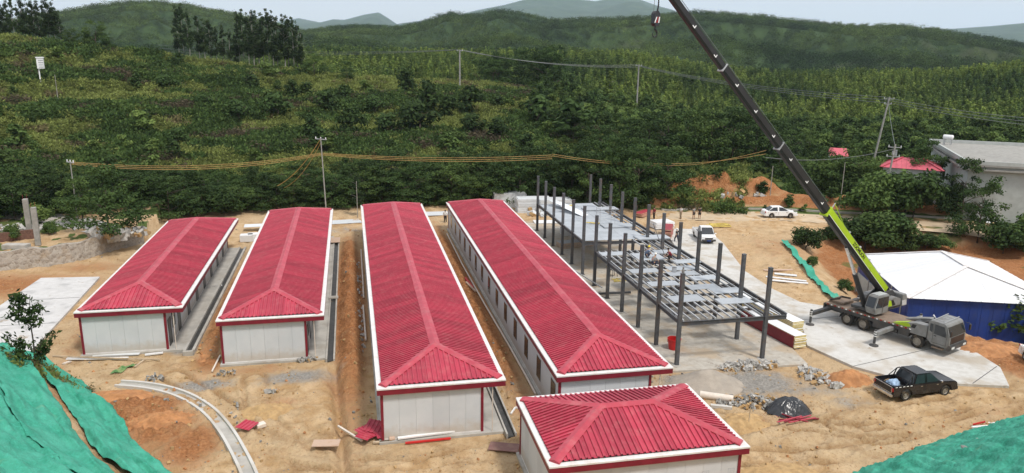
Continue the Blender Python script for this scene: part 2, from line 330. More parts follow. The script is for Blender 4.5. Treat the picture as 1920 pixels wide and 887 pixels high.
        # spoil ridge and trench between houses 2 and 3, loose soil between 3 and 4
        g1 = np.exp(-((x+.55)/.75)**2)*sstep(46, 50, y)*(1-sstep(84, 88, y))*.75*(.5+fbm(x/1.3, y/1.3, 3, 51))
        tr = -np.exp(-((x+1.15+.05*(y-40))/.34)**2)*(sstep(33, 35, y)*(1-sstep(50, 52, y)))*.55
        g2 = np.exp(-((x-10.1)/.5)**2)*sstep(46, 50, y)*(1-sstep(84, 88, y))*.5*fbm(x/1.3, y/1.3, 3, 53)
        g3 = np.exp(-((x+10.9)/.6)**2)*sstep(54, 57, y)*(1-sstep(82, 86, y))*.45*fbm(x/1.3, y/1.3, 3, 55)
        g4 = hump(-21.4, 60, 1.2, 9, .35)+hump(-13.6, 46.5, 2.4, 1.5, .5)+hump(-10.8, 42, 1.6, 3, .25)
        # wheel ruts on the open yard, bending round towards the road
        ctr = y-(34.2+.23*(x-22)+.004*(x-22)**2); rut = (np.sin(ctr*4.4+1.3*fbm(x/4, y/4, 3, 61)*9)*.5)*.10*(.25+1.5*sstep(.35, .7, fbm(x/3.5, y/2.5, 3, 62)))*sstep(19.5, 23, x)*(1-sstep(4, 7, np.abs(ctr)))
        ctr2 = y-(36.2-.35*(x+2)); rut2 = np.sin(ctr2*5.0+fbm(x/5, y/5, 2, 63)*7)*.06*(1-sstep(3, 5.5, np.abs(ctr2)))*sstep(-10, -6, x)*(1-sstep(5, 8, x))
        nz = nz+np.clip(clump, 0, 1.2)*((1-np.abs(2*fbm(x/.75, y/.75, 3, 47)-1))**2-.6)*.36
        z = z+site*(nz+g1+g2+g3+g4+rut+rut2)+tr*site-.05*flat*(d < 100)
        nm = d < 62
        if np.any(nm):
            rr_ = np.zeros(np.shape(x)); xs_, ys_ = x[nm], y[nm]; acc = 0
            for pl in TRACKS:
                q_ = segdist(xs_, ys_, pl); acc = acc-.10*np.exp(-((q_-.75)/.15)**2)+.055*np.exp(-((q_-1.05)/.14)**2)+.045*np.exp(-((q_-.45)/.14)**2)
            rr_[nm] = acc*(.35+1.1*sstep(.35, .6, fbm(xs_/2.5, ys_/2.5, 2, 66))); z = z+site*rr_
        bank = (tin & (d < 75))*1.0
        z = z+bank*(fbm(x/2.5, y/2.5, 3, 71)-.5)*.5*sstep(0, 2, td)
        z = z+pin*(fbm(x/3, y/3, 4, 73)-.5)*1.0*sstep(.5, 4, pd)*(d < 120)
    return z
def tz(x, y): return float(terrain(np.array([x]), np.array([y]))[0])
def T(px, py, dmax=6000):                     # the point of the terrain seen at that pixel
    d = ray(px, py); h = hypot(d.x, d.y)
    s = np.exp(np.linspace(math.log(24), math.log(dmax), 2600)); X = d.x/h*s; Y = d.y/h*s; Z = CAMH+d.z/h*s
    k = np.argmax(terrain(X, Y, False) > Z)
    if k == 0: k = len(s)-1
    return Vector((X[k], Y[k], tz(X[k], Y[k])))
def A(px, dist):                              # ground point in the direction of that column, so far away
    d = ray(px, 120); a = atan2(d.x, d.y); x, y = sin(a)*dist, cos(a)*dist
    return Vector((x, y, tz(x, y)))
def build_ground():
    rs = [9.0]
    while rs[-1] < 14800:
        r = rs[-1]; rs.append(r+(1.2 if r < 26 else .13+(r-26)*.0022 if r < 118 else .55 if r < 225 else r*.009))
    rs = np.array(rs); az = np.radians(np.concatenate([np.arange(-52, -24, .35), np.arange(-24, 48, .125), np.arange(48, 76.1, .35)]))
    nr, na = len(rs), len(az); RR, AA = np.meshgrid(rs, az, indexing='ij'); X = RR*np.sin(AA); Y = RR*np.cos(AA)
    Z = terrain(X, Y)
    v = np.stack([X, Y, Z], -1).reshape(-1, 3).astype(np.float32)
    i = np.arange((nr-1)*(na-1)); a = (i//(na-1))*na+i % (na-1)
    q = np.stack([a, a+1, a+na+1, a+na], -1).astype(np.int32)
    me = bpy.data.meshes.new('ground'); me.vertices.add(len(v)); me.vertices.foreach_set('co', v.ravel())
    me.loops.add(q.size); me.loops.foreach_set('vertex_index', q.ravel())
    me.polygons.add(len(q)); me.polygons.foreach_set('loop_start', np.arange(0, q.size, 4, dtype=np.int32))
    me.polygons.foreach_set('loop_total', np.full(len(q), 4, np.int32)); me.update()
    me.polygons.foreach_set('use_smooth', np.ones(len(q), bool))
    x, y = X.ravel(), Y.ravel(); d = RR.ravel(); al = AA.ravel()
    # what grows or lies where (plain ground cover)
    veg = sstep(-1, 3, d-DS(al)+(fbm(x/4, y/4, 3, 81)-.5)*8)
    veg = np.maximum(veg, inpoly(x, y, [(44, 112), (60, 109), (90, 98), (130, 88), (130, 130), (40, 130)])*sstep(.2, .6, fbm(x/5, y/5, 3, 83)))
    up_ = inpoly(x, y, UPP); veg = np.where(up_ & (d < 108), .9*sstep(.5, .62, fbm(x/3, y/3, 3, 85)), veg)
    pin = inpoly(x, y, PIT); veg = np.where(pin, np.maximum(veg, .55*sstep(.5, .65, fbm(x/3, y/3, 3, 87))*sstep(47, 52, x)), veg)
    red = np.zeros_like(x)
    for (cx, cy, rx, ry, k) in [(-13.6, 46.5, 3.2, 2, 1), (-11.5, 43.5, 2.5, 3.5, .75), (-.6, 66, 1.5, 24, 1.1), (10.1, 68, 1.3, 26, 1.15), (-10.8, 66, 1.3, 16, .8), (-14, 45.5, 4, 3.5, .9), (-9.5, 41.5, 2.0, 3.0, .8), (24, 38.0, 2.2, 1.2, .4), (-5, 46, 2, 1.2, .4), (38.5, 36.5, 7, 1.2, .35), (-10.5, 53.5, 1.6, 2.5, .7), (-1, 48, 2.2, 3, .5),
                               (53, 105, 14, 5, .9), (80, 96, 26, 5, 1.0), (47.6, 43, 3, 4, .9), (48.5, 46, 4, 4, .8), (-36, 75, 14, 5, .75), (-26, 80.5, 6, 2.5, .5), (-31.5, 66, 2, 9, .5), (-20.5, 60, 2, 8, .4), (40, 74, 3, 8, .35), (50, 76, 9, 8, .4), (-7, 51.5, 3, 1.2, .5), (36.5, 43, 1.6, 2, .4)]:
        red = np.maximum(red, k*np.exp(-(((x-cx)/rx)**2+((y-cy)/ry)**2)))
    banks = np.zeros_like(x)
    banks = banks_(x, y)
    veg = veg*(1-sstep(.25, .5, banks)); red = np.maximum(red, banks)
    red = np.where(pin, np.maximum(red, .75*sstep(1, 5, segdist(x, y, PIT, True))), red)
    gry = np.zeros_like(x)
    for (cx, cy, rx, ry, k) in [(-10.3, 49.6, 2.2, 1.1, .9), (-4.3, 49.8, 3.0, 1.5, .8), (26.5, 43.2, 3.6, 2.2, 1.0), (29, 41.5, 4.5, 1.6, .6), (31.5, 39.4, 2.4, 1.2, .55), (22, 44.5, 3, 1.4, .8), (35.5, 80, 4.5, 9, .75), (38, 86, 4, 4, .45), (-12.9, 56, 1.2, 1.0, .8), (1, 93, 9, 2.5, .5), (20, 92, 9, 4, .6), (-2.5, 36.5, 4, .6, .4), (33, 72, 1.6, 16, .8)]:
        gry = np.maximum(gry, k*np.exp(-(((x-cx)/rx)**2+((y-cy)/ry)**2)))
    zone = np.stack([veg, red, gry, np.ones_like(x)], -1).astype(np.float32)
    at_ = me.color_attributes.new('zone', 'FLOAT_COLOR', 'POINT'); at_.data.foreach_set('color', zone.ravel())
    far = sstep(240, 300, d); plant = ((d > 280) & (d < 520))*1.0
    rm = np.zeros_like(x); nm = d < 62
    for pl in TRACKS:
        q_ = segdist(x[nm], y[nm], pl); rm[nm] = np.maximum(rm[nm], np.exp(-((q_-.75)/.2)**2)*sstep(.38, .62, fbm(x[nm]/2.5, y[nm]/2.5, 3, 66)))
    z2 = np.stack([far, plant, rm, np.ones_like(x)], -1).astype(np.float32)
    a2 = me.color_attributes.new('zone2', 'FLOAT_COLOR', 'POINT'); a2.data.foreach_set('color', z2.ravel())
    t = NT('ground_soil_and_grass'); z1 = t.n('ShaderNodeSeparateColor'); t.l(t.attr('zone').outputs['Color'], z1.inputs[0])
    zz = t.n('ShaderNodeSeparateColor'); t.l(t.attr('zone2').outputs['Color'], zz.inputs[0])
    big = t.noise(.12, 4); mid = t.noise(.75, 5); fine = t.noise(6, 6, rough=.7); grit = t.noise(22, 3)
    s_ = t.mix(t.ramp(mid, .32, .68), (.41, .255, .12), (.60, .435, .26)); s_ = t.mix(t.ramp(big, .4, .62, 0, .75), s_, (.50, .37, .225)); s_ = t.mix(t.ramp(t.noise(.33, 6, rough=.7), .52, .66, 0, .6), s_, (.31, .19, .095))
    s_ = t.mix(t.ramp(fine, .5, .72, 0, .75), s_, (.27, .15, .07)); s_ = t.mix(t.ramp(grit, .60, .72, 0, .65), s_, (.66, .56, .43))
    r_ = t.mix(t.ramp(fine, .3, .7), (.22, .088, .033), (.42, .19, .08)); r_ = t.mix(t.ramp(mid, .45, .75, 0, .5), r_, (.46, .27, .14))
    c = t.mix(t.ramp(t.math('ADD', z1.outputs[1], t.math('MULTIPLY', t.math('SUBTRACT', mid, .5), .9)), .18, .72), s_, r_)
    g_ = t.mix(t.ramp(fine, .3, .7), (.20, .185, .165), (.36, .335, .30))
    c = t.mix(t.ramp(t.math('ADD', z1.outputs[2], t.math('MULTIPLY', t.math('SUBTRACT', mid, .5), .9)), .2, .8), c, g_)
    v_ = t.mix(t.ramp(mid, .3, .7), (.05, .08, .022), (.11, .15, .04)); v_ = t.mix(t.ramp(t.noise(.25, 5), .5, .7, 0, .6), v_, (.13, .135, .05))
    v_ = t.mix(t.ramp(t.noise(.5, 4), .66, .74, 0, .7), v_, (.20, .13, .07))
    c = t.mix(t.ramp(t.math('ADD', z1.outputs[0], t.math('MULTIPLY', t.math('SUBTRACT', mid, .5), .5)), .35, .65), c, v_)
    f_ = t.mix(t.ramp(t.noise(.09, 5, rough=.7), .35, .65), (.020, .040, .016), (.042, .072, .026)); f_ = t.mix(t.ramp(t.noise(.012, 4), .48, .6, 0, .5), f_, (.06, .095, .03))
    f_ = t.mix(t.ramp(t.noise(.008, 3), .60, .66, 0, .25), f_, (.12, .11, .06))
    f_ = t.mix(t.math('MULTIPLY', zz.outputs[1], .8), f_, t.mix(t.ramp(fine, .3, .7), (.05, .085, .022), (.10, .145, .04)))
    c = t.mix(zz.outputs[0], c, f_)
    c = t.mix(t.math('MULTIPLY', zz.outputs[2], t.ramp(fine, .25, .6, .25, .85)), c, (.25, .145, .065))  # damp soil colour in the ruts that also paints the shade they lack
    t.bump(t.math('ADD', t.math('MULTIPLY', mid, .6), t.math('ADD', t.math('MULTIPLY', fine, .35), t.math('MULTIPLY', grit, .12))), 1.0, .30)
    t.out(c, .95, 0, .15); me.materials.append(t.m)
    o = bpy.data.objects.new('ground', me); COL.objects.link(o)
    tag(o, 'sandy building yard and the green hills rising behind it', kind='structure')
build_ground()
def sheet(name, poly, z1, th, m, label, kind='structure', bev=0.0):
    o = MB().prism(poly, z1-th, z1).build(name, m); tag(o, label, kind=kind); return o
t = NT('yard_concrete'); a_ = t.noise(.35, 6); b_ = t.noise(2.2, 6); c_ = t.noise(.09, 4)
cc = t.mix(t.ramp(b_, .3, .7), (.47, .45, .415), (.56, .545, .515)); cc = t.mix(t.ramp(a_, .46, .66, 0, .75), cc, (.38, .32, .245)); cc = t.mix(t.ramp(c_, .52, .7, 0, .5), cc, (.60, .59, .57))
cc = t.mix(t.ramp(t.noise(.9, 5), .60, .70, 0, .8), cc, (.30, .235, .165)); t.bump(b_, .15, .03); m_yard = t.out(cc, .9, 0, .3)
t = NT('dusty_slab'); a_ = t.noise(.4, 6); b_ = t.noise(2.6, 6)
cc = t.mix(t.ramp(b_, .3, .7), (.37, .335, .285), (.47, .44, .385)); cc = t.mix(t.ramp(a_, .45, .62, 0, .8), cc, (.42, .33, .23)); cc = t.mix(t.ramp(t.noise(1.1, 4), .62, .7, 0, .7), cc, (.19, .155, .12)); m_slab = t.out(cc, .9, 0, .3)
t = NT('grey_pad'); a_ = t.noise(.5, 6); b_ = t.noise(2.0, 6)
cc = t.mix(t.ramp(b_, .3, .7), (.50, .49, .475), (.58, .57, .56)); cc = t.mix(t.ramp(a_, .5, .64, 0, .8), cc, (.36, .355, .35)); cc = t.mix(t.ramp(t.noise(.7, 4), .64, .7, 0, .8), cc, (.33, .27, .2)); m_pad = t.out(cc, .85, 0, .3)
sheet('concrete_road', ROAD, .13, .4, m_yard, 'pale concrete road curving past the crane truck')
sheet('concrete_slab', SLAB, .09, .4, m_slab, 'dusty concrete slab under the steel frame')
sheet('concrete_pad', PAD, .13, .4, m_pad, 'bare pale concrete pad left of the first red house')
# expansion joints of the road and the pad, cut as dark strips proud of the sheet
mb = MB()
for p, q in [((34.9, 44.2), (45.9, 46.8)), ((41.2, 40.1), (45.3, 42.3)), ((36.4, 53.6), (42.2, 54.0))]:
    mb.bar((*p, .133), (*q, .133), .05, .012)
for p, q in [((-29.7, 63.5), (-23.8, 63.5)), ((-29.6, 70), (-24, 70))]: mb.bar((*p, .133), (*q, .133), .05, .012)
tag(mb.build('expansion_joint', m_wet), 'dark joints across the concrete', kind='structure')
# ---------------------------------------------------------------- houses
RISE, EAVE, GUT = 1.0, 3.4, .31
def house(x0, x1, y0, y1, label, front='near', left_win=False, right_doors=True, corridor=True, left_in=.28, right_in=1.35, front_marks=False):
    W, L = x1-x0, y1-y0; E = EAVE
    h = empty('prefab_house', (x0, y0, 0), 0, label, 'house', 'red-roofed prefab houses')
    along = L >= W; hw = min(W, L)/2; k = RISE/hw
    # roof planes: origin, u along the eave, w inwards, length
    planes = [((0, L), (0, -1), (1, 0), L), ((W, 0), (0, 1), (-1, 0), L), ((0, 0), (1, 0), (0, 1), W), ((W, L), (-1, 0), (0, -1), W)]
    cache = {}
    for oi, (o, u, wv, LL) in enumerate(planes):
        nsh = max(1, round((LL-2*GUT)/.84)); sw = (LL-2*GUT)/nsh
        for i in range(nsh):
            a = GUT+i*sw; key = (oi, 'full') if a >= hw+.05 and a+sw <= LL-hw-.05 else (oi, i)
            if key not in cache:
                prof = []
                for r_ in range(3):
                    c = sw*(r_+.5)/3
                    prof += [(c-.025, 0), (c-.022, .034), (c-.058, .037), (c-.056, .066), (c+.03, .075), (c+.055, 0)]
                if oi in (0, 3): prof = [(sw-p_, h_) for p_, h_ in reversed(prof)]
                prof = [(.004, 0)]+prof+[(sw-.004, 0)]; vs = []
                for uu, hh in prof:
                    ua = a+uu; tm = max(GUT+.02, min(ua, LL-ua, hw)-.03)
                    for tt in (GUT-.02, tm):
                        vs.append((u[0]*uu+wv[0]*tt, u[1]*uu+wv[1]*tt, tt*k+hh))
                n = len(prof); fs = [(2*j, 2*j+2, 2*j+3, 2*j+1) for j in range(n-1)]
                m = MB(); m.add(vs, fs); me = m.mesh('roof_sheet', m_red, fix=False)
                cache[key] = me
            place('roof_sheet', cache[key], h, (o[0]+u[0]*a, o[1]+u[1]*a, E+R.uniform(0, .012)))
    # ridge and hip caps
    top = E+RISE
    if along: rp = [(W/2, hw), (W/2, L-hw)]; hips = [((0, 0), rp[0]), ((W, 0), rp[0]), ((0, L), rp[1]), ((W, L), rp[1])]; sd_ = (1, 0)
    else: rp = [(hw, L/2), (W-hw, L/2)]; hips = [((0, 0), rp[0]), ((0, L), rp[0]), ((W, 0), rp[1]), ((W, L), rp[1])]; sd_ = (0, 1)
    def cap(name, p, q, s1, s2, wd=.36, rise=.11, seg=1):
        p = Vector(p); q = Vector(q); s1 = Vector(s1)*wd; s2 = Vector(s2)*wd; upz = Vector((0, 0, rise)); lo = Vector((0, 0, .078))
        vs = [p+s1+lo, p+upz, p+s2+lo, q+s1+lo, q+upz, q+s2+lo, p+s1, p+s2, q+s1, q+s2]
        m = MB().add(vs, [(0, 1, 4, 3), (1, 2, 5, 4), (6, 0, 3, 8), (2, 7, 9, 5), (6, 7, 2, 1, 0), (8, 3, 4, 5, 9)])
        return m.build(name, m_redcap, h)
    a, b = (Vector((*rp[0], top)), Vector((*rp[1], top))); d = (b-a); n_ = max(1, int(d.length/6))
    for i in range(n_):
        p, q = a+d*(i/n_), a+d*((i+1)/n_)
        cap('ridge_cap', p, q, (sd_[0], sd_[1], -k), (-sd_[0], -sd_[1], -k), rise=.11+R.uniform(0, .02), wd=.29+R.uniform(-.02, .02))
    for (e, r_) in hips:
        c = (W/2, L/2); sx = 1 if e[0] < c[0] else -1; sy = 1 if e[1] < c[1] else -1
        e3 = Vector((e[0]+sx*GUT, e[1]+sy*GUT, E+GUT*k)); r3 = Vector((*r_, top)); dd = (r3-e3).normalized()
        # a side vector lying on each of the two planes, square to the hip in plan
        cap('hip_cap', e3, r3, (sx*.7, -sy*.7, 0-k*.7), (-sx*.7, sy*.7, -k*.7), wd=.28)
    # white gutter tray and dark red fascia on the four eaves
    G = [(0, W, 0, GUT), (0, W, L-GUT, L), (0, GUT, GUT, L-GUT), (W-GUT, W, GUT, L-GUT)]
    for (a0, a1, b0, b1_) in G:
        ln = max(a1-a0, b1_-b0); n_ = max(1, int(ln/4.2)); m = MB()
        m.bb(a0, a1, b0, b1_, E-.07, E+.035)
        m.build('gutter', m_gut, h, bevel=.012)
    fz0, fz1 = E-.38, E-.07
    for (a0, a1, b0, b1_) in [(.02, W-.02, .02, .07), (.02, W-.02, L-.07, L-.02), (.02, .07, .07, L-.07), (W-.07, W-.02, .07, L-.07)]:
        MB().bb(a0, a1, b0, b1_, fz0, fz1).build('fascia', m_trim, h)
    MB().bb(.08, W-.08, .08, L-.08, E-.30, E-.22).build('soffit', m_wall, h)
    # plinth and walls
    wx0, wx1, wy0, wy1 = left_in, W-right_in, .32, L-.32
    MB().bb(wx0-.22, W-.05, wy0-.28, wy1+.28, -.4, .12).build('plinth', m_con, h, bevel=.02)
    zt = E-.30; th = .06; z0 = .12
    def row(p, dvec, ln, nvec, name='wall_panel', n=None, openings=()):
        n = n or max(1, round(ln/.97)); pw = ln/n; ang = atan2(dvec[1], dvec[0])
        me = MB().bb(.004, pw-.004, -th/2, th/2, 0, zt-z0).mesh('wall_panel', m_wall)
        for i in range(n):
            place('wall_panel', me, h, (p[0]+dvec[0]*pw*i, p[1]+dvec[1]*pw*i, z0), ang)
        MB().bb(0, ln, -th/2-.012, th/2+.012, 0, .07).build('base_rail', m_gut, h, loc=(p[0], p[1], z0), rz=ang)
    row((wx0, wy0), (1, 0), wx1-wx0, (0, -1)); row((wx1, wy1), (-1, 0), wx1-wx0, (0, 1))
    row((wx0, wy1), (0, -1), wy1-wy0, (-1, 0)); row((wx1, wy0), (0, 1), wy1-wy0, (1, 0))
    for px, py in ((wx0, wy0), (wx1, wy0), (wx0, wy1), (wx1, wy1)):
        MB().bb(px-.075, px+.075, py-.075, py+.075, z0-.02, zt+.02).build('corner_post', m_trim, h)
    # windows and doors
    def window(x, y, wd, hh, zb, nx, door=False):
        # nx: outward x direction; openings lie in the long walls
        f = MB(); ex = x+nx*(th/2)
        for yy in (-wd/2, wd/2-.05): f.bb(ex-.01, ex+.035, y+yy, y+yy+.05, zb, zb+hh)
        f.bb(ex-.01, ex+.035, y-wd/2, y+wd/2, zb+hh-.05, zb+hh+.002); f.bb(ex-.01, ex+.035, y-wd/2, y+wd/2, zb-.002, zb+.05)
        if not door:
            f.bb(ex-.01, ex+.030, y-.02, y+.02, zb+.05, zb+hh-.05); f.bb(ex-.01, ex+.028, y-wd/2, y+wd/2, zb+hh*.62, zb+hh*.62+.04)
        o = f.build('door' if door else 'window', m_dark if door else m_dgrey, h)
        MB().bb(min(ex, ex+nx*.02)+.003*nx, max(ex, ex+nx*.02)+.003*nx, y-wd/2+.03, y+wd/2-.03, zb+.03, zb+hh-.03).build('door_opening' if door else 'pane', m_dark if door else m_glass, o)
    yy = wy0+1.3
    if left_win:
        i = 0
        while yy < wy1-.8:
            window(wx0, yy, 1.1, 1.5, .9, -1); i += 1; yy += 3.64
    if right_doors:
        yy = wy0+.95; i = 0
        while yy < wy1-.7:
            if i % 2 == 0: window(wx1, yy, .9, 2.1, z0, 1, True)
            else: window(wx1, yy, .95, 1.2, 1.1, 1)
            yy += 1.35 if i == 0 else 1.82; i += 1
    if corridor:                                    # thin posts or downpipes carrying the corridor eave
        yb = wy0+.05
        MB().tube([(W-.75, .2, 0), (W-.75, .2, E-.1)], .03).build('downpipe', m_pvc, h)
    if front_marks:                                 # small square outlines printed on the front panels
        for xc, zc in ((3.3, 1.9), (5.3, 1.95), (6.6, 1.9), (8.0, 2.0), (9.35, 2.0)):
            m = MB(); s = .17
            for (a0, a1, c0, c1) in ((-s, s, -s, -s+.025), (-s, s, s-.025, s), (-s, -s+.025, -s, s), (s-.025, s, -s, s), (-.06, -.03, -s*.5, s*.6), (.03, .06, -s*.5, s*.6)):
                m.bb(xc+a0, xc+a1, wy0-th/2-.004, wy0-th/2+.001, zc+c0, zc+c1)
            m.build('printed_mark', m_mark, h)
    return h
m_mark = M('faded_blue_print', (.42, .46, .50), .6, .1)
house(*HOUSES[0], 'shortest long red-roofed house, farthest left, beside the bare concrete pad')
house(*HOUSES[1], 'second long red-roofed house from the left, a soil trench on its right')
house(*HOUSES[2], 'long red-roofed house in the middle with scrap piled at its front corner', left_win=True)
house(*HOUSES[3], 'long red-roofed house beside the steel frame, a row of windows on its left wall', left_win=True)
house(*HOUSES[4], 'small square red-roofed house nearest the camera', right_doors=False, corridor=False, right_in=.35, front_marks=True)
# ---------------------------------------------------------------- drains
def channel(name, pts, wd, h, label, mw=None, wall=.12, floor=None, z=0.0, cat='drain'):
    pts = [Vector((p[0], p[1], 0)) for p in pts]; r = empty(name, (pts[0].x, pts[0].y, 0), 0, label, cat); o0 = pts[0]
    def side(off):
        out = []
        for i, p in enumerate(pts):
            d = (pts[min(i+1, len(pts)-1)]-pts[max(i-1, 0)]).normalized(); n = Vector((-d.y, d.x, 0)); out.append(p+n*off-o0)
        return out
    def strip(a, b, z0, z1):
        m = MB(); n = len(a); vs = []
        for p, q in zip(a, b): vs += [(p.x, p.y, z0), (q.x, q.y, z0), (q.x, q.y, z1), (p.x, p.y, z1)]
        fs = []
        for i in range(n-1):
            for j in range(4): fs.append((4*i+j, 4*i+(j+1) % 4, 4*i+4+(j+1) % 4, 4*i+4+j))
        fs += [(0, 1, 2, 3), (4*n-4, 4*n-3, 4*n-2, 4*n-1)]
        return m.add(vs, fs)
    strip(side(-wd/2-wall), side(-wd/2), -.3, z+h).build('channel_wall', mw or m_con, r)
    strip(side(wd/2), side(wd/2+wall), -.3, z+h).build('channel_wall', mw or m_con, r)
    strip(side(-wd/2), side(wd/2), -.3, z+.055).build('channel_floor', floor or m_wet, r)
    return r
def line(a, b, n=8): return [(a[0]+(b[0]-a[0])*i/n, a[1]+(b[1]-a[1])*i/n) for i in range(n+1)]
channel('drainage_channel', line((-12.2, 55.4), (-12.2, 85.5)), .42, .24, 'concrete drain along the right side of the leftmost house', wall=.2)
channel('drainage_channel', line((-2.02, 52.0), (-2.02, 88)), .42, .2, 'dark wet drain between the second house and the soil trench')
channel('drainage_channel', line((8.55, 38.9), (8.62, 88)), .42, .26, 'open drain ending beside the brown board near the middle house', wall=.1)
tag(MB().bb(-2.4, -1.6, 65.6, 66.2, .2, .3).build('cover_slab', m_con), 'concrete slab laid across the dark drain beside the second house', 'slab')
tag(MB().bb(-12.55, -11.85, 55.0, 55.22, -.2, .3).build('drain_end_block', m_con, bevel=.02), 'grey block closing the near end of the leftmost drain', 'block')
cp = [tuple(at(*p)[:2]) for p in [(222, 722), (262, 725), (300, 731), (335, 741), (365, 755), (392, 774), (412, 795), (430, 820), (447, 850), (462, 880), (476, 915)]]
def smooth_pl(pl, k=4):
    out = []
    for i in range(len(pl)-1):
        p0 = pl[max(i-1, 0)]; p1 = pl[i]; p2 = pl[i+1]; p3 = pl[min(i+2, len(pl)-1)]
        for j in range(k):
            t = j/k
            out.append(tuple(.5*((2*p1[a])+(-p0[a]+p2[a])*t+(2*p0[a]-5*p1[a]+4*p2[a]-p3[a])*t*t+(-p0[a]+3*p1[a]-3*p2[a]+p3[a])*t**3) for a in range(len(p1))))
    return out+[tuple(pl[-1])]
channel('drainage_channel', smooth_pl(cp), .55, .20, 'curved concrete drain round the orange soil in the left foreground', mw=m_conL, wall=.16, floor=m_con)
# ---------------------------------------------------------------- steel frame
FX0, FX1, FX2 = 22.35, 29.1, 30.75          # two column rows and the outer edge of the walkway
FY = [46.75+3.81*i for i in range(12)]
FZ = 3.52                                    # top of the joists
fr = empty('unfinished_building', (FX0, FY[0], .09), 0, 'grey steel building frame with tall columns and a half-decked floor', 'steel frame')
def fm(mb, name, m): return mb.mesh(name, m)
colm = MB().bb(-.13, .13, -.13, .13, 0, 6.9).bb(-.22, .22, -.22, .22, 0, .03).bb(-.15, .15, -.15, .15, 6.9, 6.92).mesh('column', m_steel)
for i, y in enumerate(FY):
    for x in (FX0, FX1):
        c = place('column', colm, fr, (x-FX0, y-FY[0], 0), 0, (1, 1, .985+.03*R.random()))
        c['label'] = 'square grey steel column' if i else 'front corner column of grey steel'
zb = FZ-.09
def ibeam(L, h=.30, w=.16):
    m = MB(); m.bb(0, L, -w/2, w/2, -.02, 0).bb(0, L, -w/2, w/2, -h, -h+.02).bb(0, L, -.015, .015, -h+.02, -.02); return m
gap = 5                                      # the bay without joists
bm_x = ibeam(FX1-FX0-.26).mesh('beam', m_steel); bm_x2 = ibeam(FX2-FX1-.13).mesh('beam', m_steel); bm_y = ibeam(FY[1]-FY[0]-.26).mesh('beam', m_steel)
bm_e = ibeam(FY[1]-FY[0]).mesh('beam', m_steel)
for i, y in enumerate(FY):
    place('beam', bm_x, fr, (.13, y-FY[0], zb-.12)); place('beam', bm_x2, fr, (FX1-FX0+.13, y-FY[0], zb-.12))
    if i < 11:
        yo = y-FY[0]+.13
        if i != gap: place('beam', bm_y, fr, (0, yo, zb-.003), pi/2)
        place('beam', bm_y, fr, (FX1-FX0, yo, zb-.003), pi/2); place('beam', bm_e, fr, (FX2-FX0, yo-.13, zb-.003), pi/2)
jm = MB().bb(-.045, .045, .02, 3.79, -.115, 0).mesh('joist', m_joist)
nj = 11; jx = [(FX1-FX0)*(k+.5)/nj for k in range(nj)]+[FX1-FX0+.55, FX1-FX0+1.1]
for i in range(11):
    for k, x in enumerate(jx):
        if i == gap and k < 8: continue
        if i > gap and k < nj: continue      # hidden under the decking
        place('joist', jm, fr, (x+R.uniform(-.03, .03), FY[i]-FY[0], zb))
# intermediate cross beams in the front part
bmi = MB().bb(.02, FX1-FX0-.02, -.05, .05, -.2, 0).mesh('cross_beam', m_steel)
for i in range(gap):
    for q in (.5,): place('cross_beam', bmi, fr, (0, FY[i]-FY[0]+3.81*q, zb-.13))
# decking of the far part
dm = MB().bb(.01, 2.24, .008, 1.202, 0, .022).mesh('deck_panel', m_panel)
y = FY[6]+.05; r_ = 0
while y < FY[11]-.9:
    for k in range(3):
        place('deck_panel', dm, fr, (k*2.25+.02, y-FY[0], zb+.001+R.uniform(0, .006)), R.uniform(-.002, .002))
    y += 1.21; r_ += 1
# low beam lying across the row at ground level and a slanted brace
tag(MB().bar((21.2, 62.6, .35), (24.8, 62.5, .35), .16, .2).build('steel_beam', m_steel), 'loose dark beam on blocks under the frame, beside the red-roofed house', 'beam')
tag(MB().bar((20.6, 68.8, 1.2), (22.1, 62.8, .85), .08, .1).build('steel_tube', m_joist), 'pale tube sloping between columns at the left of the frame', 'tube')
pz = FZ+.001
def board(px, py, rz, label, sx=2.4, sy=1.2, dz=0.0, cat='board'):
    p = at(px, py, pz)
    o = MB().bb(-sx/2, sx/2, -sy/2, sy/2, 0, .03).build('floor_board', m_panel); o.location = (p.x, p.y, pz+dz+.002); o.rotation_euler = (0, 0, rz)
    return tag(o, label, cat, 'loose floor boards on the joists')
for px, py, rz, lab, sx, sy in [
    (1250, 472, .0, 'loose grey board behind the squatting workers, farthest of those on the open joists', 2.5, 1.3),
    (1215, 481, .01, 'wide grey board under the workers in orange and yellow', 2.6, 2.4),
    (1149, 476, .0, 'loose grey board at the far left end of the open joists', 2.4, 1.2),
    (1287, 490, .02, 'loose grey board just right of the worker in dark red', 2.4, 1.2),
    (1277, 503, .01, 'loose grey board behind the one with the metal bucket', 2.6, 1.25),
    (1279, 513, -.01, 'loose grey board carrying the metal bucket', 2.6, 1.2),
    (1208, 508, .0, 'loose grey board in front of the worker in orange, near the left beam', 2.6, 1.2),
    (1321, 521, .03, 'loose grey board touching the third right-hand column from the front', 2.3, 1.2),
    (1244, 532, -.02, 'loose grey board in the left half, just behind the front left corner board', 2.5, 1.2),
    (1317, 538, .02, 'loose grey board in the middle of the open joists', 2.5, 1.2),
    (1362, 545, .01, 'loose grey board behind the second right-hand column from the front', 2.5, 1.3),
    (1286, 560, .04, 'loose grey board nearest the front left column', 2.6, 1.5),
    (1377, 564, .0, 'frontmost loose grey board on the right half of the joists', 2.7, 1.3)]:
    board(px, py, rz, lab, sx, sy)
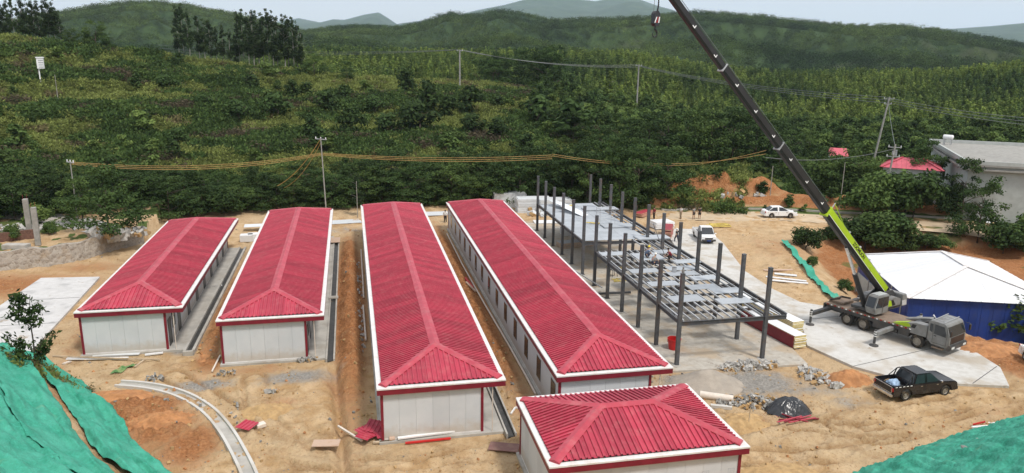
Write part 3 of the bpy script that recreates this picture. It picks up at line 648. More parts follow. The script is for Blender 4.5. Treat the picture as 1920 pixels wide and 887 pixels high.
for px, py, rz, lab, sx, dz in [(1222, 447, .02, 'thick stack of grey boards at the front edge of the decking', 3.4, .024), (1158, 425, .0, 'grey boards piled in the middle of the decking', 3.4, .024), (1125, 393, .02, 'pale boards piled at the far end of the decking', 4.2, .024)]:
    p = at(px, py, pz); r = empty('board_stack', (p.x, p.y, pz+dz), rz, lab, 'board stack', 'board stacks on the decking')
    me = MB().bb(-sx/2, sx/2, -.8, .8, 0, .028).mesh('board', m_panel)
    for k in range(5): place('board', me, r, (R.uniform(-.04, .04), R.uniform(-.04, .04), k*.03))
# bucket and thermos on the boards
p = at(1264, 510, pz+.03); o = MB().lathe([(0, 0), (.17, 0), (.21, .42), (.19, .42), (.155, .03), (0, .03)], n=14).build('metal_bucket', m_chrome, smooth=False); o.location = p+Vector((0, 0, .006)); tag(o, 'small shiny metal bucket standing on a grey floor board', 'bucket')
p = at(1280, 512, 6.95); o = MB().lathe([(0, 0), (.10, 0), (.10, .2), (.06, .26), (.06, .4), (0, .4)], n=10).build('metal_can', m_grey); o.location = (FX0, FY[0], 7.0+.03); tag(o, 'grey can left standing on top of the front left column', 'can')
# scaffold on the decking
p = at(1135, 420, FZ+.02); sf = empty('scaffold', (p.x, p.y, FZ+.03), .1, 'light tube scaffold standing on the grey decking', 'scaffold')
for x in (-.9, .9):
    for y in (-.5, .5): MB().tube([(x, y, 0), (x, y, 1.8)], .025).build('upright', m_joist, sf)
for z in (.6, 1.2, 1.75):
    for y in (-.5, .5): MB().tube([(-.9, y, z), (.9, y, z)], .02).build('rail', m_joist, sf)
    for x in (-.9, .9): MB().tube([(x, -.5, z+.03), (x, .5, z+.03)], .02).build('rail', m_joist, sf)
tag(MB().tube([tuple(at(1225, 420, 5.6)), tuple(at(1246, 478, FZ+.05))], .035).build('prop_pole', m_steel), 'thin pole leaning across the frame behind the workers', 'pole')
for px, py, lab in [(1112, 420, 'crumpled yellow strap lying on the far decking'), (1066, 388, 'yellow strap bundle at the far left of the decking')]:
    p = at(px, py, FZ+.03); m = MB()
    pts = [(R.uniform(-.8, .8), R.uniform(-.5, .5), .02+R.uniform(0, .12)) for _ in range(9)]; m.tube(smooth_pl(pts, 4), .04, 5)
    o = m.build('yellow_strap', m_foam); o.location = p+Vector((0, 0, .03)); tag(o, lab, 'strap')
# ---------------------------------------------------------------- stacks of sandwich panels
def panel_stack(loc, rz, L, W, n, label, th=.1, top=None, edge=None, group=None, skew=.03, name='sandwich_panel'):
    r = empty('panel_stack', loc, rz, label, 'panel stack', group)
    m = MB().bb(-L/2, L/2, -W/2, W/2, .012, th-.02, 1).bb(-L/2, L/2, -W/2-.004, W/2+.004, th-.02, th, 0).bb(-L/2, L/2, -W/2-.004, W/2+.004, 0, .012, 0)
    me = m.mesh(name, [top or m_wpan, edge or m_foam])
    for k in range(n): place(name, me, r, (R.uniform(-skew, skew)*2, R.uniform(-skew, skew), k*(th+.004)), R.uniform(-skew, skew)*.15)
    return r
p = at(1462, 612); panel_stack((32.6, 51.6, .1), radians(98), 7.0, 1.1, 9, 'lower stack of red-edged foam panels beside the front right column', .105, m_wpan, m_foam)
tag(MB().bb(-3.4, 3.4, -.02, .02, 0, .9).build('red_edge_strip', m_trim, loc=(32.0, 51.5, .12), rz=radians(98)), 'long dark red side sheet leaning on the lower foam panel stack', 'sheet')
panel_stack((34.1, 54.6, .14), radians(98), 7.4, 1.1, 9, 'stack of white-topped yellow foam panels next to the crane outrigger', .105, m_wpan, m_foam)
m_pinkp = M('red_panel_skin', (.34, .045, .06), .5, .1, 2, rnd=.2); m_tanp = M('tan_panel_edge', (.52, .36, .24), .8, .2, 4)
def stk(px, py, rz, L, W, n, lab, th, top, edge, **k):
    q = at(px, py); panel_stack((q.x, q.y, .1), rz, L, W, n, lab, th, top, edge, **k)
stk(1250, 444, radians(62), 3.4, 1.15, 9, 'stack of tan-edged red panels between the frame and the white pickup truck', .13, m_pinkp, m_tanp, skew=.1)
stk(1207, 405, radians(40), 3.2, 1.1, 4, 'low stack of red panels behind the right row of columns', .13, m_pinkp, m_tanp, skew=.1)
stk(1240, 427, radians(5), 2.6, 2.0, 6, 'white board stack behind the tan-edged red panels', .13, m_wpan, m_wpan)
m_bund = M('pale_grey_sheet', (.60, .62, .63), .45, .05, 1.2, rnd=.08)
for px, py, L, n, lab in [(958, 391, 4.6, 17, 'tallest pale panel stack, partly hidden by the red roof'), (1003, 400, 4.6, 16, 'pale panel stack in the middle of the row behind the house'), (1044, 402, 4.4, 16, 'pale panel stack at the right end of the row, behind the columns')]:
    q = at(px, py); panel_stack((q.x, q.y+1.2, .02), radians(-4), L, 2.2, n, lab, .12, m_bund, m_bund, group='pale panel stacks behind the red houses')
q = at(1035, 418); tag(MB().bb(-2.4, 2.4, -.9, .9, 0, .08).build('white_sheet', m_wpan, loc=(q.x, q.y, .12), rz=-.1), 'white sheet on the slab beside the tall left columns', 'sheet')
q = at(1078, 440); panel_stack((q.x, q.y, .1), .05, 3.5, 1.3, 7, 'dim grey panel stack under the decking', .12, m_bund, m_bund)
q = at(1005, 392); panel_stack((24.8, 80.5, .1), .2, 4, 1.4, 5, 'low stack of boards under the far decking', .12, m_panel, m_tanp)
# sheets slid against the far end of the deck
for k, (px, py) in enumerate([(1050, 398), (1062, 403), (1073, 410)]):
    q = at(px, py, 3.0)
    tag(MB().bar((q.x-.6, q.y+1.6, 4.2), (q.x+1.2, q.y-1.3, 3.58), 1.1, .03).build('leaning_sheet', m_bund), ['pale sheet leaning on the decking, left of three', 'pale sheet leaning on the decking, middle of three', 'pale sheet leaning on the decking, right of three'][k], 'sheet', 'sheets leaning on the decking')
# ---------------------------------------------------------------- blue building with the white roof
bb_ = empty('blue_shed', (46.74, 53.58, 0), atan2(-.333, .943), 'blue-walled shed with a large white hipped roof behind the crane', 'shed')
BW, BL, BE, BR, BH = 13.0, 14.4, 1.5, 3.4, 4.6
wt_ = {}
for o, u, wv, LL in [((0, BL), (0, -1), (1, 0), BL), ((BW, 0), (0, 1), (-1, 0), BL), ((0, 0), (1, 0), (0, 1), BW), ((BW, BL), (-1, 0), (0, -1), BW)]:
    n = round(LL/.9); sw = LL/n; short = LL == BW; hipl, half = BH, BW/2
    for i in range(n):
        vs = []; prof = [(0.003, 0), (sw*.5-.04, 0), (sw*.5, .03), (sw*.5+.04, 0), (sw-.003, 0)]
        for uu, hh in prof:
            ua = i*sw+uu
            tm = min(ua, LL-ua)*(hipl/half) if short else min(ua*half/hipl, (LL-ua)*half/hipl, half)
            k = (BR-BE)/(hipl if short else half)
            for tt in (0, max(.01, tm)): vs.append((o[0]+u[0]*ua+wv[0]*tt, o[1]+u[1]*ua+wv[1]*tt, BE+tt*k+hh))
        MB().add(vs, [(2*j, 2*j+2, 2*j+3, 2*j+1) for j in range(4)]).build('roof_sheet', m_wroof, bb_, fix=False)
rp0, rp1 = Vector((BW/2, BH, BR+.03)), Vector((BW/2, BL-BH, BR+.03))
for p, q in [(rp0, rp1), ((0, 0, BE+.03), rp0), ((BW, 0, BE+.03), rp0), ((0, BL, BE+.03), rp1), ((BW, BL, BE+.03), rp1)]:
    MB().bar(p, q, .4, .05).build('ridge_cap', m_gut, bb_)
zb0 = -2.9
for (a0, a1, b0, b1_) in [(.3, BW-.3, .3, .36), (.3, BW-.3, BL-.36, BL-.3), (.3, .36, .36, BL-.36), (BW-.36, BW-.3, .36, BL-.36)]:
    ln = max(a1-a0, b1_-b0); n = round(ln/.95)
    for i in range(n):
        m = MB()
        if a1-a0 > 1: x0 = a0+(a1-a0)*i/n; m.bb(x0+.004, x0+(a1-a0)/n-.004, b0, b1_, zb0, BE-.02).bb(x0+.3, x0+.4, b0-.02, b1_+.02, zb0+.01, BE-.03)
        else: y0 = b0+(b1_-b0)*i/n; m.bb(a0, a1, y0+.004, y0+(b1_-b0)/n-.004, zb0 if y0 < 4.2 else zb0+2.6, BE-.02).bb(a0-.02, a1+.02, y0+.3, y0+.4, zb0+.01 if y0 < 4.2 else zb0+2.62, BE-.03)
        m.build('wall_sheet', m_bluew, bb_)
MB().bb(.22, .29, 4.6, BL-.4, zb0, zb0+2.7).build('grey_wall', m_house, bb_)
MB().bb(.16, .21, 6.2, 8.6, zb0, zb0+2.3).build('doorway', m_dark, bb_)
MB().bb(BW*.02, BW*.98, .34, .4, zb0-.02, zb0+.5).build('base_wall', m_conL, bb_, loc=(0, -.14, 0))
for i, y in enumerate((1.0, 3.6, 9.5, 13)): MB().tube([(-.05, y, zb0), (-.05, y, BE)], .06).build('downpipe', m_pole, bb_)
# ---------------------------------------------------------------- distant houses
q = A(1736, 126); zz = 22+azel(1716, 318)[1]*123
ph = empty('distant_house', (q.x, q.y, zz-3.2), radians(-38), 'pink-roofed house half hidden by bushes at the right', 'house')
w_, l_, e_, r_ = 5.6, 8.2, 3.2, 4.5
MB().bb(-l_/2+.4, l_/2-.4, -w_/2+.4, w_/2-.4, -2, e_).build('wall', m_house, ph)
for s in (-1, 1):
    n = 12
    for i in range(n):
        x0 = -l_/2+l_*i/n; x1 = x0+l_/n-.02; m = MB()
        f_ = lambda x: max(.02, min(x+l_/2, l_/2-x, w_/2))/(w_/2)
        m.add([(x0, s*w_/2, e_), (x1, s*w_/2, e_), (x1, s*w_/2*(1-f_(x1)), e_+(r_-e_)*f_(x1)), (x0, s*w_/2*(1-f_(x0)), e_+(r_-e_)*f_(x0))], [(0, 1, 2, 3)]).build('roof_sheet', m_pink, ph, fix=False)
for s in (-1, 1):
    MB().add([(s*l_/2, -w_/2, e_), (s*l_/2, w_/2, e_), (s*(l_/2-w_/2), 0, r_)], [(0, 1, 2)]).build('hip_roof', m_pink, ph, fix=False)
    MB().bar((s*(l_/2), -w_/2, e_+.05), (s*(l_/2-w_/2), 0, r_+.05), .4, .08).build('hip_cap', m_redcap, ph); MB().bar((s*(l_/2), w_/2, e_+.05), (s*(l_/2-w_/2), 0, r_+.05), .4, .08).build('hip_cap', m_redcap, ph)
for x in (-3, -.6, 1.8): MB().bb(x, x+1.0, -w_/2+.36, -w_/2+.41, 1.0, 2.3).build('window', m_glass, ph)
q = A(1591, 138); zz = 22+azel(1591, 291)[1]*138-.9
sh = empty('distant_hut', (q.x, q.y, zz-1.6), radians(-30), 'small faded red roof peeping between trees at the right', 'hut')
MB().bb(-1.3, 1.3, -1.6, 1.6, -2, 2.6).build('wall', m_house, sh)
for s in (-1, 1): MB().add([(-1.5, s*1.9, 2.5), (1.5, s*1.9, 2.5), (1.5, 0, 3.6), (-1.5, 0, 3.6)], [(0, 1, 2, 3)]).build('roof', m_pink, sh, fix=False)
# flat-roofed building at the right edge
q = A(1848, 119); q2 = A(1772, 145); ang_ = atan2(q2.y-q.y, q2.x-q.x)-pi/2
fb = empty('flat_roofed_building', (q.x, q.y, .3), ang_, 'pale flat-roofed building with a parapet at the right edge', 'building')
BX0, BX1, BY0, BY1, BT = 0, 17, 0, 27, 7.2
MB().bb(BX0, BX1, BY0, BY1, -6, BT).build('wall', m_house, fb)
MB().bb(BX0-.5, BX1+.5, BY0-.5, BY1+.5, BT, BT+.25).build('roof_slab', m_pole, fb)
for (a0, a1, b0, b1_) in [(BX0-.5, BX1+.5, BY0-.5, BY0-.2), (BX0-.5, BX1+.5, BY1+.2, BY1+.5), (BX0-.5, BX0-.2, BY0-.2, BY1+.2), (BX1+.2, BX1+.5, BY0-.2, BY1+.2)]:
    MB().bb(a0, a1, b0, b1_, BT+.25, BT+.75).build('parapet', m_house, fb)
MB().bb(BX0-.7, BX1+.7, BY0-.7, BY1+.7, BT-.55, BT-.35).build('eave_band', m_pole, fb)
for x in (7.5, 12.5): MB().bb(x, x+1.5, BY0-.04, BY0+.02, 2.0, 3.6).build('window', m_glass, fb)
for y in (1.2, 7.5, 14): MB().bb(BX0-.04, BX0+.02, y, y+1.5, 3.0, 4.6).build('window', m_glass, fb)
tk = empty('water_tank', tuple(fb.matrix_basis @ Vector((BX0+1.6, BY1-3.0, BT+.25))), radians(-60), 'white water tank on the flat roof at the right', 'water tank')
MB().lathe([(0, -.75), (.34, -.72), (.38, -.6), (.38, .6), (.34, .72), (0, .75)], c=(0, 0, 1.25), n=14, axis='X').build('tank', m_white, tk, smooth=True)
for x in (-.5, .5):
    for y in (-.28, .28): MB().bb(x-.05, x+.05, y-.05, y+.05, 0, 1.02).build('leg', m_joist, tk)
# concrete ruin by the round bush
q = T(1828, 398); cr = empty('concrete_stub', (q.x, q.y, q.z-.3), -.4, 'grey concrete stub standing beside the round dark bush', 'concrete block')
MB().bb(-.75, .75, -.5, .5, 0, 3.4).bb(-1.4, -.85, -.4, .4, 0, 2.6).build('block', m_pole, cr, bevel=.05)
MB().bb(-1.2, -.9, -.3, .3, 2.6, 3.9).build('upright', m_conL, cr)
# stone retaining wall, low brick wall and the two posts
W2 = smooth_pl(WALL, 12); m = MB(); nz_ = 7; vs = []; zt_ = [1.9+.1*sin(i*.7) for i in range(len(W2))]
for i, p in enumerate(W2):
    for j in range(nz_):
        f = j/(nz_-1); vs.append((p[0]-.1*f+R.uniform(-.06, .06), p[1]+.28*f+R.uniform(-.06, .06), -.4+(zt_[i]+.4)*f+R.uniform(-.03, .03)))
    vs.append((p[0]-.2, p[1]+.85, zt_[i])); vs.append((p[0]-.2, p[1]+.95, -.4))
k_ = nz_+2; m.add(vs, [(i*k_+j, (i+1)*k_+j, (i+1)*k_+j+1, i*k_+j+1) for i in range(len(W2)-1) for j in range(k_-1)])
t = NT('rubble_masonry'); vo = t.n('ShaderNodeTexVoronoi'); vo.inputs['Scale'].default_value = 3.2; t.l(t.pos, vo.inputs['Vector'])
v2 = t.n('ShaderNodeTexVoronoi', feature='DISTANCE_TO_EDGE'); v2.inputs['Scale'].default_value = 3.2; t.l(t.pos, v2.inputs['Vector'])
hs = t.n('ShaderNodeSeparateColor'); t.l(vo.outputs['Color'], hs.inputs[0])
c = t.mix(hs.outputs[0], (.26, .225, .19), (.40, .36, .31)); c = t.mix(t.ramp(v2.outputs['Distance'], .0, .06), (.42, .38, .32), c); c = t.mix(t.ramp(t.noise(.7, 5), .5, .72, 0, .6), c, (.34, .25, .16))
t.bump(v2.outputs['Distance'], .8, .1); m_ms = t.out(c, .95, 0, .2)
tag(m.build('stone_wall', m_ms), 'rough stone retaining wall at the far left of the yard', 'wall')
q0, q1 = at(0, 463, 1.75), at(74, 444, 1.75); tag(MB().bar((q0.x-9, q0.y-1.6, 2.1), (q1.x, q1.y, 2.1), .3, 1.1).build('brick_wall', m_brick), 'low dark brown brick wall above the stone wall', 'wall')
for px, py, h_, lab in [(72, 459, 4.0, 'pale concrete post in front, at the end of the brown wall'), (57, 444, 4.2, 'pale concrete post behind, left of the front post')]:
    q = at(px, py, 1.75); o = empty('concrete_post', (q.x, q.y, 1.7), .2, lab, 'post', 'concrete posts on the left terrace')
    MB().bb(-.25, .25, -.25, .25, 0, h_).build('shaft', m_pole, o, bevel=.03)
    for a in (-.15, .15): MB().tube([(a, a, h_), (a*1.1, a, h_+.5)], .018, 5).build('rebar', m_trim, o)
q = at(110, 455, 1.75); tag(MB().bb(-1.2, 1.2, -.5, .5, 0, .5).build('concrete_block', m_con, bevel=.04, loc=(q.x-3.2, q.y-2.0, 1.75), rz=-.2), 'flat grey concrete block on the terrace right of the posts', 'block')
# upper roads
def ribbon(name, pl, wd, m, label, dz=.03):
    pts = smooth_pl(pl, 6); vs = []; k = 5
    for i, p in enumerate(pts):
        a = Vector(pts[max(i-1, 0)][:2]); b = Vector(pts[min(i+1, len(pts)-1)][:2]); dd = (b-a).normalized(); n = Vector((-dd.y, dd.x))
        for j in range(k):
            o = (j/(k-1)-.5)*wd; X, Y = p[0]+n.x*o, p[1]+n.y*o; vs.append((X, Y, max(tz(X, Y), tz(p[0], p[1])-.2)+dz))
    o = MB().add(vs, [(i*k+j, i*k+j+1, (i+1)*k+j+1, (i+1)*k+j) for i in range(len(pts)-1) for j in range(k-1)]).build(name, m, smooth=True)
    return tag(o, label, kind='structure')
m_dirt = M('packed_dirt', (.50, .39, .265), .95, .12, .6, .1, dirt=(.42, .30, .18), dirt_amt=.6, dscale=.3)
ribbon('dirt_road', RD, 5.5, m_dirt, 'packed dirt road where the white saloon car stands')
ribbon('dirt_track', [tuple(at(*p, 1.75)[:2]) for p in [(-60, 396), (20, 404), (100, 410), (200, 432)]], 4.0, m_conL, 'pale track behind the left terrace', dz=.06)
kb = [(43, 98.4), (50.1, 97.7), (59.2, 96.0), (66.5, 92.8), (72.5, 90.4), (79.4, 87.3), (87, 83.5), (95, 78.6)]
o = MB(); pts = smooth_pl(kb, 5)
for a, b in zip(pts[:-1], pts[1:]): o.bar((a[0], a[1], tz(*a)+.1), (b[0], b[1], tz(*b)+.1), .25, .3)
tag(o.build('road_kerb', m_con), 'grey kerb along the far side of the upper dirt road', kind='structure')
# ---------------------------------------------------------------- vehicles
def wheel(parent, x, y, r, wd, out, name='wheel', bolts=5):
    n = 20; s = 1 if out > 0 else -1
    tyre = MB().lathe([(r*.58, -wd/2), (r*.9, -wd/2), (r, -wd*.36), (r, wd*.36), (r*.9, wd/2), (r*.58, wd/2)], c=(0, 0, 0), n=n, axis='Y')
    w_ = tyre.build(name, m_rub, parent, loc=(x, y, r))
    m = MB().lathe([(0, s*wd*.30), (r*.18, s*wd*.34), (r*.22, s*wd*.22), (r*.50, s*wd*.14), (r*.58, s*wd*.40), (r*.62, s*wd*.46), (r*.60, s*wd*.20)], n=n, axis='Y')
    for k in range(bolts):
        a = 2*pi*k/bolts; m.bar((r*.2*cos(a), s*wd*.20, r*.2*sin(a)), (r*.56*cos(a), s*wd*.24, r*.56*sin(a)), r*.16, wd*.1, upv=(0, 1, 0))
    m.build('rim', m_rim, w_); return w_
def arch(prof, cx, r, z0, n=9):                # points of a wheel arch, walking towards -x
    return [(cx+r*cos(pi*k/n), z0+r*sin(pi*k/n)) for k in range(n+1)]
def car(name, loc, rz, label, cat, paint, kind):
    o = empty(name, loc, rz, label, cat)
    if kind == 'saloon':
        L0, L1, W, r, ax, z0 = -2.25, 2.25, .87, .31, (-1.33, 1.30), .24
        top = [(2.22, .55), (2.12, .70), (1.75, .80), (1.0, .90), (-1.55, .96), (-2.1, .94), (-2.24, .80)]
        cab = dict(b=(-1.85, 1.05, .92), t=(-1.12, .22, 1.46), wb=.80, wt=.60, split=(-.42,), nwin=2)
    elif kind == 'pickup':
        L0, L1, W, r, ax, z0 = -2.6, 2.6, .90, .37, (-1.52, 1.62), .34
        top = [(2.58, .80), (2.45, .98), (2.1, 1.03), (1.15, 1.10), (-.98, 1.10), (-1.0, 1.10), (-2.58, 1.10), (-2.6, .95)]
        cab = dict(b=(-1.0, 1.2, 1.08), t=(-.72, .40, 1.70), wb=.86, wt=.70, split=(-.05,), nwin=2)
    else:                                        # small white pickup truck, cab forward
        L0, L1, W, r, ax, z0 = -2.4, 2.3, .84, .32, (-1.45, 1.25), .32
        top = [(2.28, .75), (2.2, .95), (1.85, 1.02), (1.45, 1.08), (.0, 1.06), (-.02, 1.0), (-2.4, 1.0)]
        cab = dict(b=(-.05, 1.75, 1.04), t=(.1, 1.0, 1.78), wb=.82, wt=.70, split=(.55,), nwin=1)
    prof = [(L1, z0+.12)]+[(p[0], p[1]) for p in top]+[(L0, z0+.14), (L0+.06, z0)]
    ar = r+.07
    for cx in ax: prof += [(cx-ar, z0)]+[(cx+ar*cos(pi-pi*k/8), r+ar*sin(pi*k/8)*1.0) for k in range(1, 8) if r+ar*sin(pi*k/8) > z0]+[(cx+ar, z0)]
    prof += [(L1-.1, z0)]
    b = MB().side(prof, -W, W)
    me = b.mesh('body', paint, bevel=.055)
    if kind in ('pickup', 'light'):               # cut away the load bed: lay a box-shaped bed instead of a solid top
        x0, x1 = (-2.5, -1.08) if kind == 'pickup' else (-2.32, -.08)
        MB().bb(x0, x1, -W+.08, W-.08, .66, .70).build('bed_floor', m_dgrey, o)
    body = place('body', me, o)
    if kind in ('pickup', 'light'):
        x0, x1 = (-2.52, -1.06) if kind == 'pickup' else (-2.34, -.06)
        bm = bmesh.new(); bm.from_mesh(me)
        geom = bm.faces[:]+bm.edges[:]+bm.verts[:]; bm.free()
        # carve with a boolean evaluated once
        cut = MB().bb(x0, x1, -W+.07, W-.07, .69, 2.0).mesh('bed_cut', paint); co = bpy.data.objects.new('bed_cut', cut); COL.objects.link(co)
        md = body.modifiers.new('bed', 'BOOLEAN'); md.object = co; md.solver = 'EXACT'; co.parent = o
        bpy.context.view_layer.update(); dg = bpy.context.evaluated_depsgraph_get()
        nm = bpy.data.meshes.new_from_object(body.evaluated_get(dg)); body.modifiers.clear(); body.data = nm; bpy.data.objects.remove(co)
    c = cab; b0, b1, zb_ = c['b']; t0, t1, zt_ = c['t']; wb, wt = c['wb'], c['wt']
    P_ = [(b0, -wb, zb_-.06), (b1, -wb, zb_-.06), (b1, wb, zb_-.06), (b0, wb, zb_-.06), (t0, -wt, zt_), (t1, -wt, zt_), (t1, wt, zt_), (t0, wt, zt_)]
    MB().add(P_, [(0, 1, 2, 3), (4, 7, 6, 5), (0, 4, 5, 1), (1, 5, 6, 2), (2, 6, 7, 3), (3, 7, 4, 0)]).build('cabin', paint, o, bevel=.06)
    V = [Vector(p) for p in P_]
    def pane(nm, q, inset, off, mat=m_glass):
        q = [Vector(p) for p in q]; ce = sum(q, Vector())/4; n = (q[1]-q[0]).cross(q[3]-q[0]).normalized()
        if n.dot(ce-Vector(((b0+b1)/2, 0, (zb_+zt_)/2))) < 0: n = -n
        a = [p+(ce-p).normalized()*inset for p in q]
        MB().add([p+n*off for p in a]+[p-n*.01 for p in a], [(0, 1, 2, 3), (7, 6, 5, 4), (0, 4, 5, 1), (1, 5, 6, 2), (2, 6, 7, 3), (3, 7, 4, 0)]).build(nm, mat, o)
    pane('windscreen', (V[1], V[2], V[6], V[5]), .10, .012); pane('rear_window', (V[0], V[3], V[7], V[4]), .11, .012)
    for s, (i0, i1, i5, i4) in ((-1, (0, 1, 5, 4)), (1, (3, 2, 6, 7))):
        cuts = [0]+[(sp-b0)/(b1-b0) for sp in c['split']]+[1] if c['nwin'] > 1 else [0, 1]
        for k in range(len(cuts)-1):
            lo = lambda t: V[i0].lerp(V[i1], t); hi = lambda t: V[i4].lerp(V[i5], min(1, max(0, (lo(t).x-V[i4].x)/(V[i5].x-V[i4].x))))
            q = [lo(cuts[k]+.02), lo(cuts[k+1]-.02), hi(cuts[k+1]-.02), hi(cuts[k]+.02)]
            q[0].z += .08; q[1].z += .08; pane('side_window', q, .06, .012)
            MB().bb(lo(cuts[k+1]).x-.42, lo(cuts[k+1]).x-.26, s*(W+.012)-.012, s*(W+.012)+.012, zb_-.16, zb_-.12).build('door_handle', m_chrome, o)
            xx = lo(cuts[k]).x+.02
            MB().bb(xx-.008, xx+.008, s*(W)-.004, s*W+.004, z0+.16, zb_-.08).build('door_seam', m_dark, o)
        MB().box((b1-.12, s*(W+.09), zb_+.08), (.10, .18, .14)).build('mirror', paint if kind != 'pickup' else m_chrome, o, bevel=.03)
        MB().box((L1-.08, s*(W-.24), .70 if kind == 'saloon' else .82), (.16, .34, .15)).build('headlight', m_clear, o, bevel=.03)
        MB().box((L0+.02, s*(W-.10), .80 if kind == 'saloon' else .86), (.08, .18, .24)).build('tail_light', m_redlens, o, bevel=.02)
    MB().bb(L1-.10, L1+.07, -W+.02, W-.02, z0+.02, z0+.26).build('bumper', paint if kind == 'saloon' else m_dgrey, o, bevel=.04)
    MB().bb(L0-.09, L0+.08, -W+.03, W-.03, z0+.02, z0+.24).build('bumper', paint if kind == 'saloon' else (m_chrome if kind == 'pickup' else m_dgrey), o, bevel=.04)
    MB().bb(L1-.02, L1+.012, -.45, .45, z0+.30, z0+.44).build('grille', m_dark, o)
    MB().bb(L1+.055, L1+.08, -.22, .22, z0+.05, z0+.17).build('number_plate', m_bluew if kind != 'saloon' else m_white, o)
    for x in ax:
        for s in (-1, 1): wheel(o, x, s*(W-.11), r, .22, s)
    MB().bb(L0+.3, L1-.3, -W+.22, W-.22, z0-.06, z0+.14).build('underbody', m_dark, o)
    return o
def dirvec(a, b): return atan2(b[1]-a[1], b[0]-a[0])
# black pickup: near rear wheel about (1690,748), near front wheel about (1770,738)
pk = car('pickup_truck', (36.3, 39.75, tz(36.3, 39.75)+.02), dirvec((34.73, 39.01), (38.26, 39.2)), 'dirty black double-cab pickup parked on the sand with an open load bed', 'pickup truck', m_black, 'pickup')
# roll bar, bed rail tape, tailgate line
m = MB(); m.tube([(-1.12, -.80, 1.08), (-1.02, -.70, 1.60), (-.98, -.55, 1.72), (-.98, .55, 1.72), (-1.02, .70, 1.60), (-1.12, .80, 1.08)], .04, 8)
m.tube([(-1.55, -.82, 1.08), (-1.02, -.70, 1.62)], .03, 6); m.tube([(-1.55, .82, 1.08), (-1.02, .70, 1.62)], .03, 6); m.build('roll_bar', m_black, pk)
for s in (-1, 1):
    m = MB()
    for k in range(5): m.bb(-2.45+k*.29, -2.45+k*.29+.16, s*.903-.006, s*.903+.006, 1.02, 1.06)
    m.build('reflective_tape', m_white, pk)
m = MB(); m.bb(-2.63, -2.60, -.80, .80, 1.02, 1.05).bb(-2.63, -2.60, -.80, .80, .62, .65).bb(-2.63, -2.60, -.80, -.77, .65, 1.02).bb(-2.63, -2.60, .77, .80, .65, 1.02); m.build('tailgate_trim', m_chrome, pk)
def lump(name, loc, rx, ry, rz, mat, label, cat, seed=0, rough=.35, sub=3, kind=None, flat=True, parent=None, smooth=True, pow_=1.0):
    bm = bmesh.new(); bmesh.ops.create_icosphere(bm, subdivisions=sub, radius=1.0)
    from mathutils import noise as NZ
    for v in bm.verts:
        n = v.co.normalized(); k = 1+rough*(NZ.fractal(n*1.6+Vector((seed*7.3, seed*3.1, 0)), 1.0, 2.0, 4))
        v.co = Vector((n.x*rx*k, n.y*ry*k, (max(n.z, -.25) if flat else n.z)*rz*k))
    me = bpy.data.meshes.new(name); bm.to_mesh(me); bm.free(); me.materials.append(mat)
    if smooth: me.polygons.foreach_set('use_smooth', [True]*len(me.polygons))
    o = place(name, me, parent, loc)
    if label: tag(o, label, cat, kind=kind)
    return o
wm = pk.matrix_basis
lump('cargo_bag', tuple(wm @ Vector((-1.75, .1, .84))), .42, .34, .24, m_blueb, 'blue and white plastic bundle lying in the black pickup bed', 'bag', 3, .5)
car('saloon_car', (57.2, 91.3, tz(57.2, 91.0)+.05), dirvec((56.1, 91.15), (59.07, 90.71)), 'white saloon car parked side-on along the upper dirt road', 'car', m_white, 'saloon')
wt0 = at(1320, 452)
car('light_truck', (41.0, 80.9, .14), radians(-101), 'small white pickup truck facing the camera on the road behind the frame', 'pickup truck', m_white, 'light')
q = at(1924, 702); car('saloon_car', (q.x+2.3, q.y+.6, .05), radians(250), 'silver-white car cut off by the right edge of the picture', 'car', m_white, 'saloon')
# ---------------------------------------------------------------- crane truck (x forward, y left)
CF = Vector((.381, -.925, 0)); CO = Vector((43.06, 46.88, .13)); crz = atan2(CF.y, CF.x)
ct = empty('crane_truck', CO, crz, 'grey mobile crane truck standing on four outriggers with its long boom raised', 'crane truck')
X0, X1 = -8.0, 2.25
for x in (-5.85, -4.45, 0.0):
    for s in (-1, 1): wheel(ct, x, s*1.08, .54, .34, s, bolts=8)
# carrier frame and deck
MB().bb(X0+.2, 0.55, -.55, .55, .62, 1.12).build('chassis', m_dgrey, ct)
deckp = [(X0, -1.25), (-1.2, -1.25), (-.6, -1.25), (-.6, 1.25), (X0, 1.25)]
MB().prism(deckp, 1.28, 1.40).build('deck', m_deck, ct, bevel=.02)
MB().bb(X0+.2, -.6, -1.22, -1.16, 1.0, 1.28).bb(X0+.2, -.6, 1.16, 1.22, 1.0, 1.28).build('side_skirt', m_dgrey, ct)
for s in (-1, 1):
    for k in range(22):
        m = MB(); x = X0+.25+k*.335; m.bb(x, x+.15, s*1.252-.004, s*1.252+.004, 1.29, 1.39); m.build('marker_tape', m_white if k % 2 else m_redlens, ct)
for k, x in enumerate((-5.85, -4.45)):
    for s in (-1, 1):
        m = MB(); n = 10
        pts = [(x+.66*cos(pi*j/n), .54+.66*sin(pi*j/n)) for j in range(n+1)]
        for a, b in zip(pts[:-1], pts[1:]): m.bar((a[0], s*1.08, a[1]), (b[0], s*1.08, b[1]), .40, .03, upv=(0, 1, 0)) if False else m.bar((a[0], s*1.08, a[1]), (b[0], s*1.08, b[1]), .38, .03)
        m.build('mudguard', m_dgrey, ct)
MB().bb(-3.7, -2.5, -1.15, -.7, .55, 1.25).bb(-3.5, -2.6, .7, 1.15, .55, 1.25).bb(-1.6, -.75, -1.12, -.75, .62, 1.24).build('side_locker', m_dgrey, ct, bevel=.03)
MB().tube([(-2.3, -.85, .78), (-1.7, -.85, .78)], .25, 12).build('air_tank', m_dgrey, ct)
MB().bb(X0-.12, X0+.02, -1.2, 1.2, .75, 1.3).build('rear_bumper', m_dgrey, ct); 
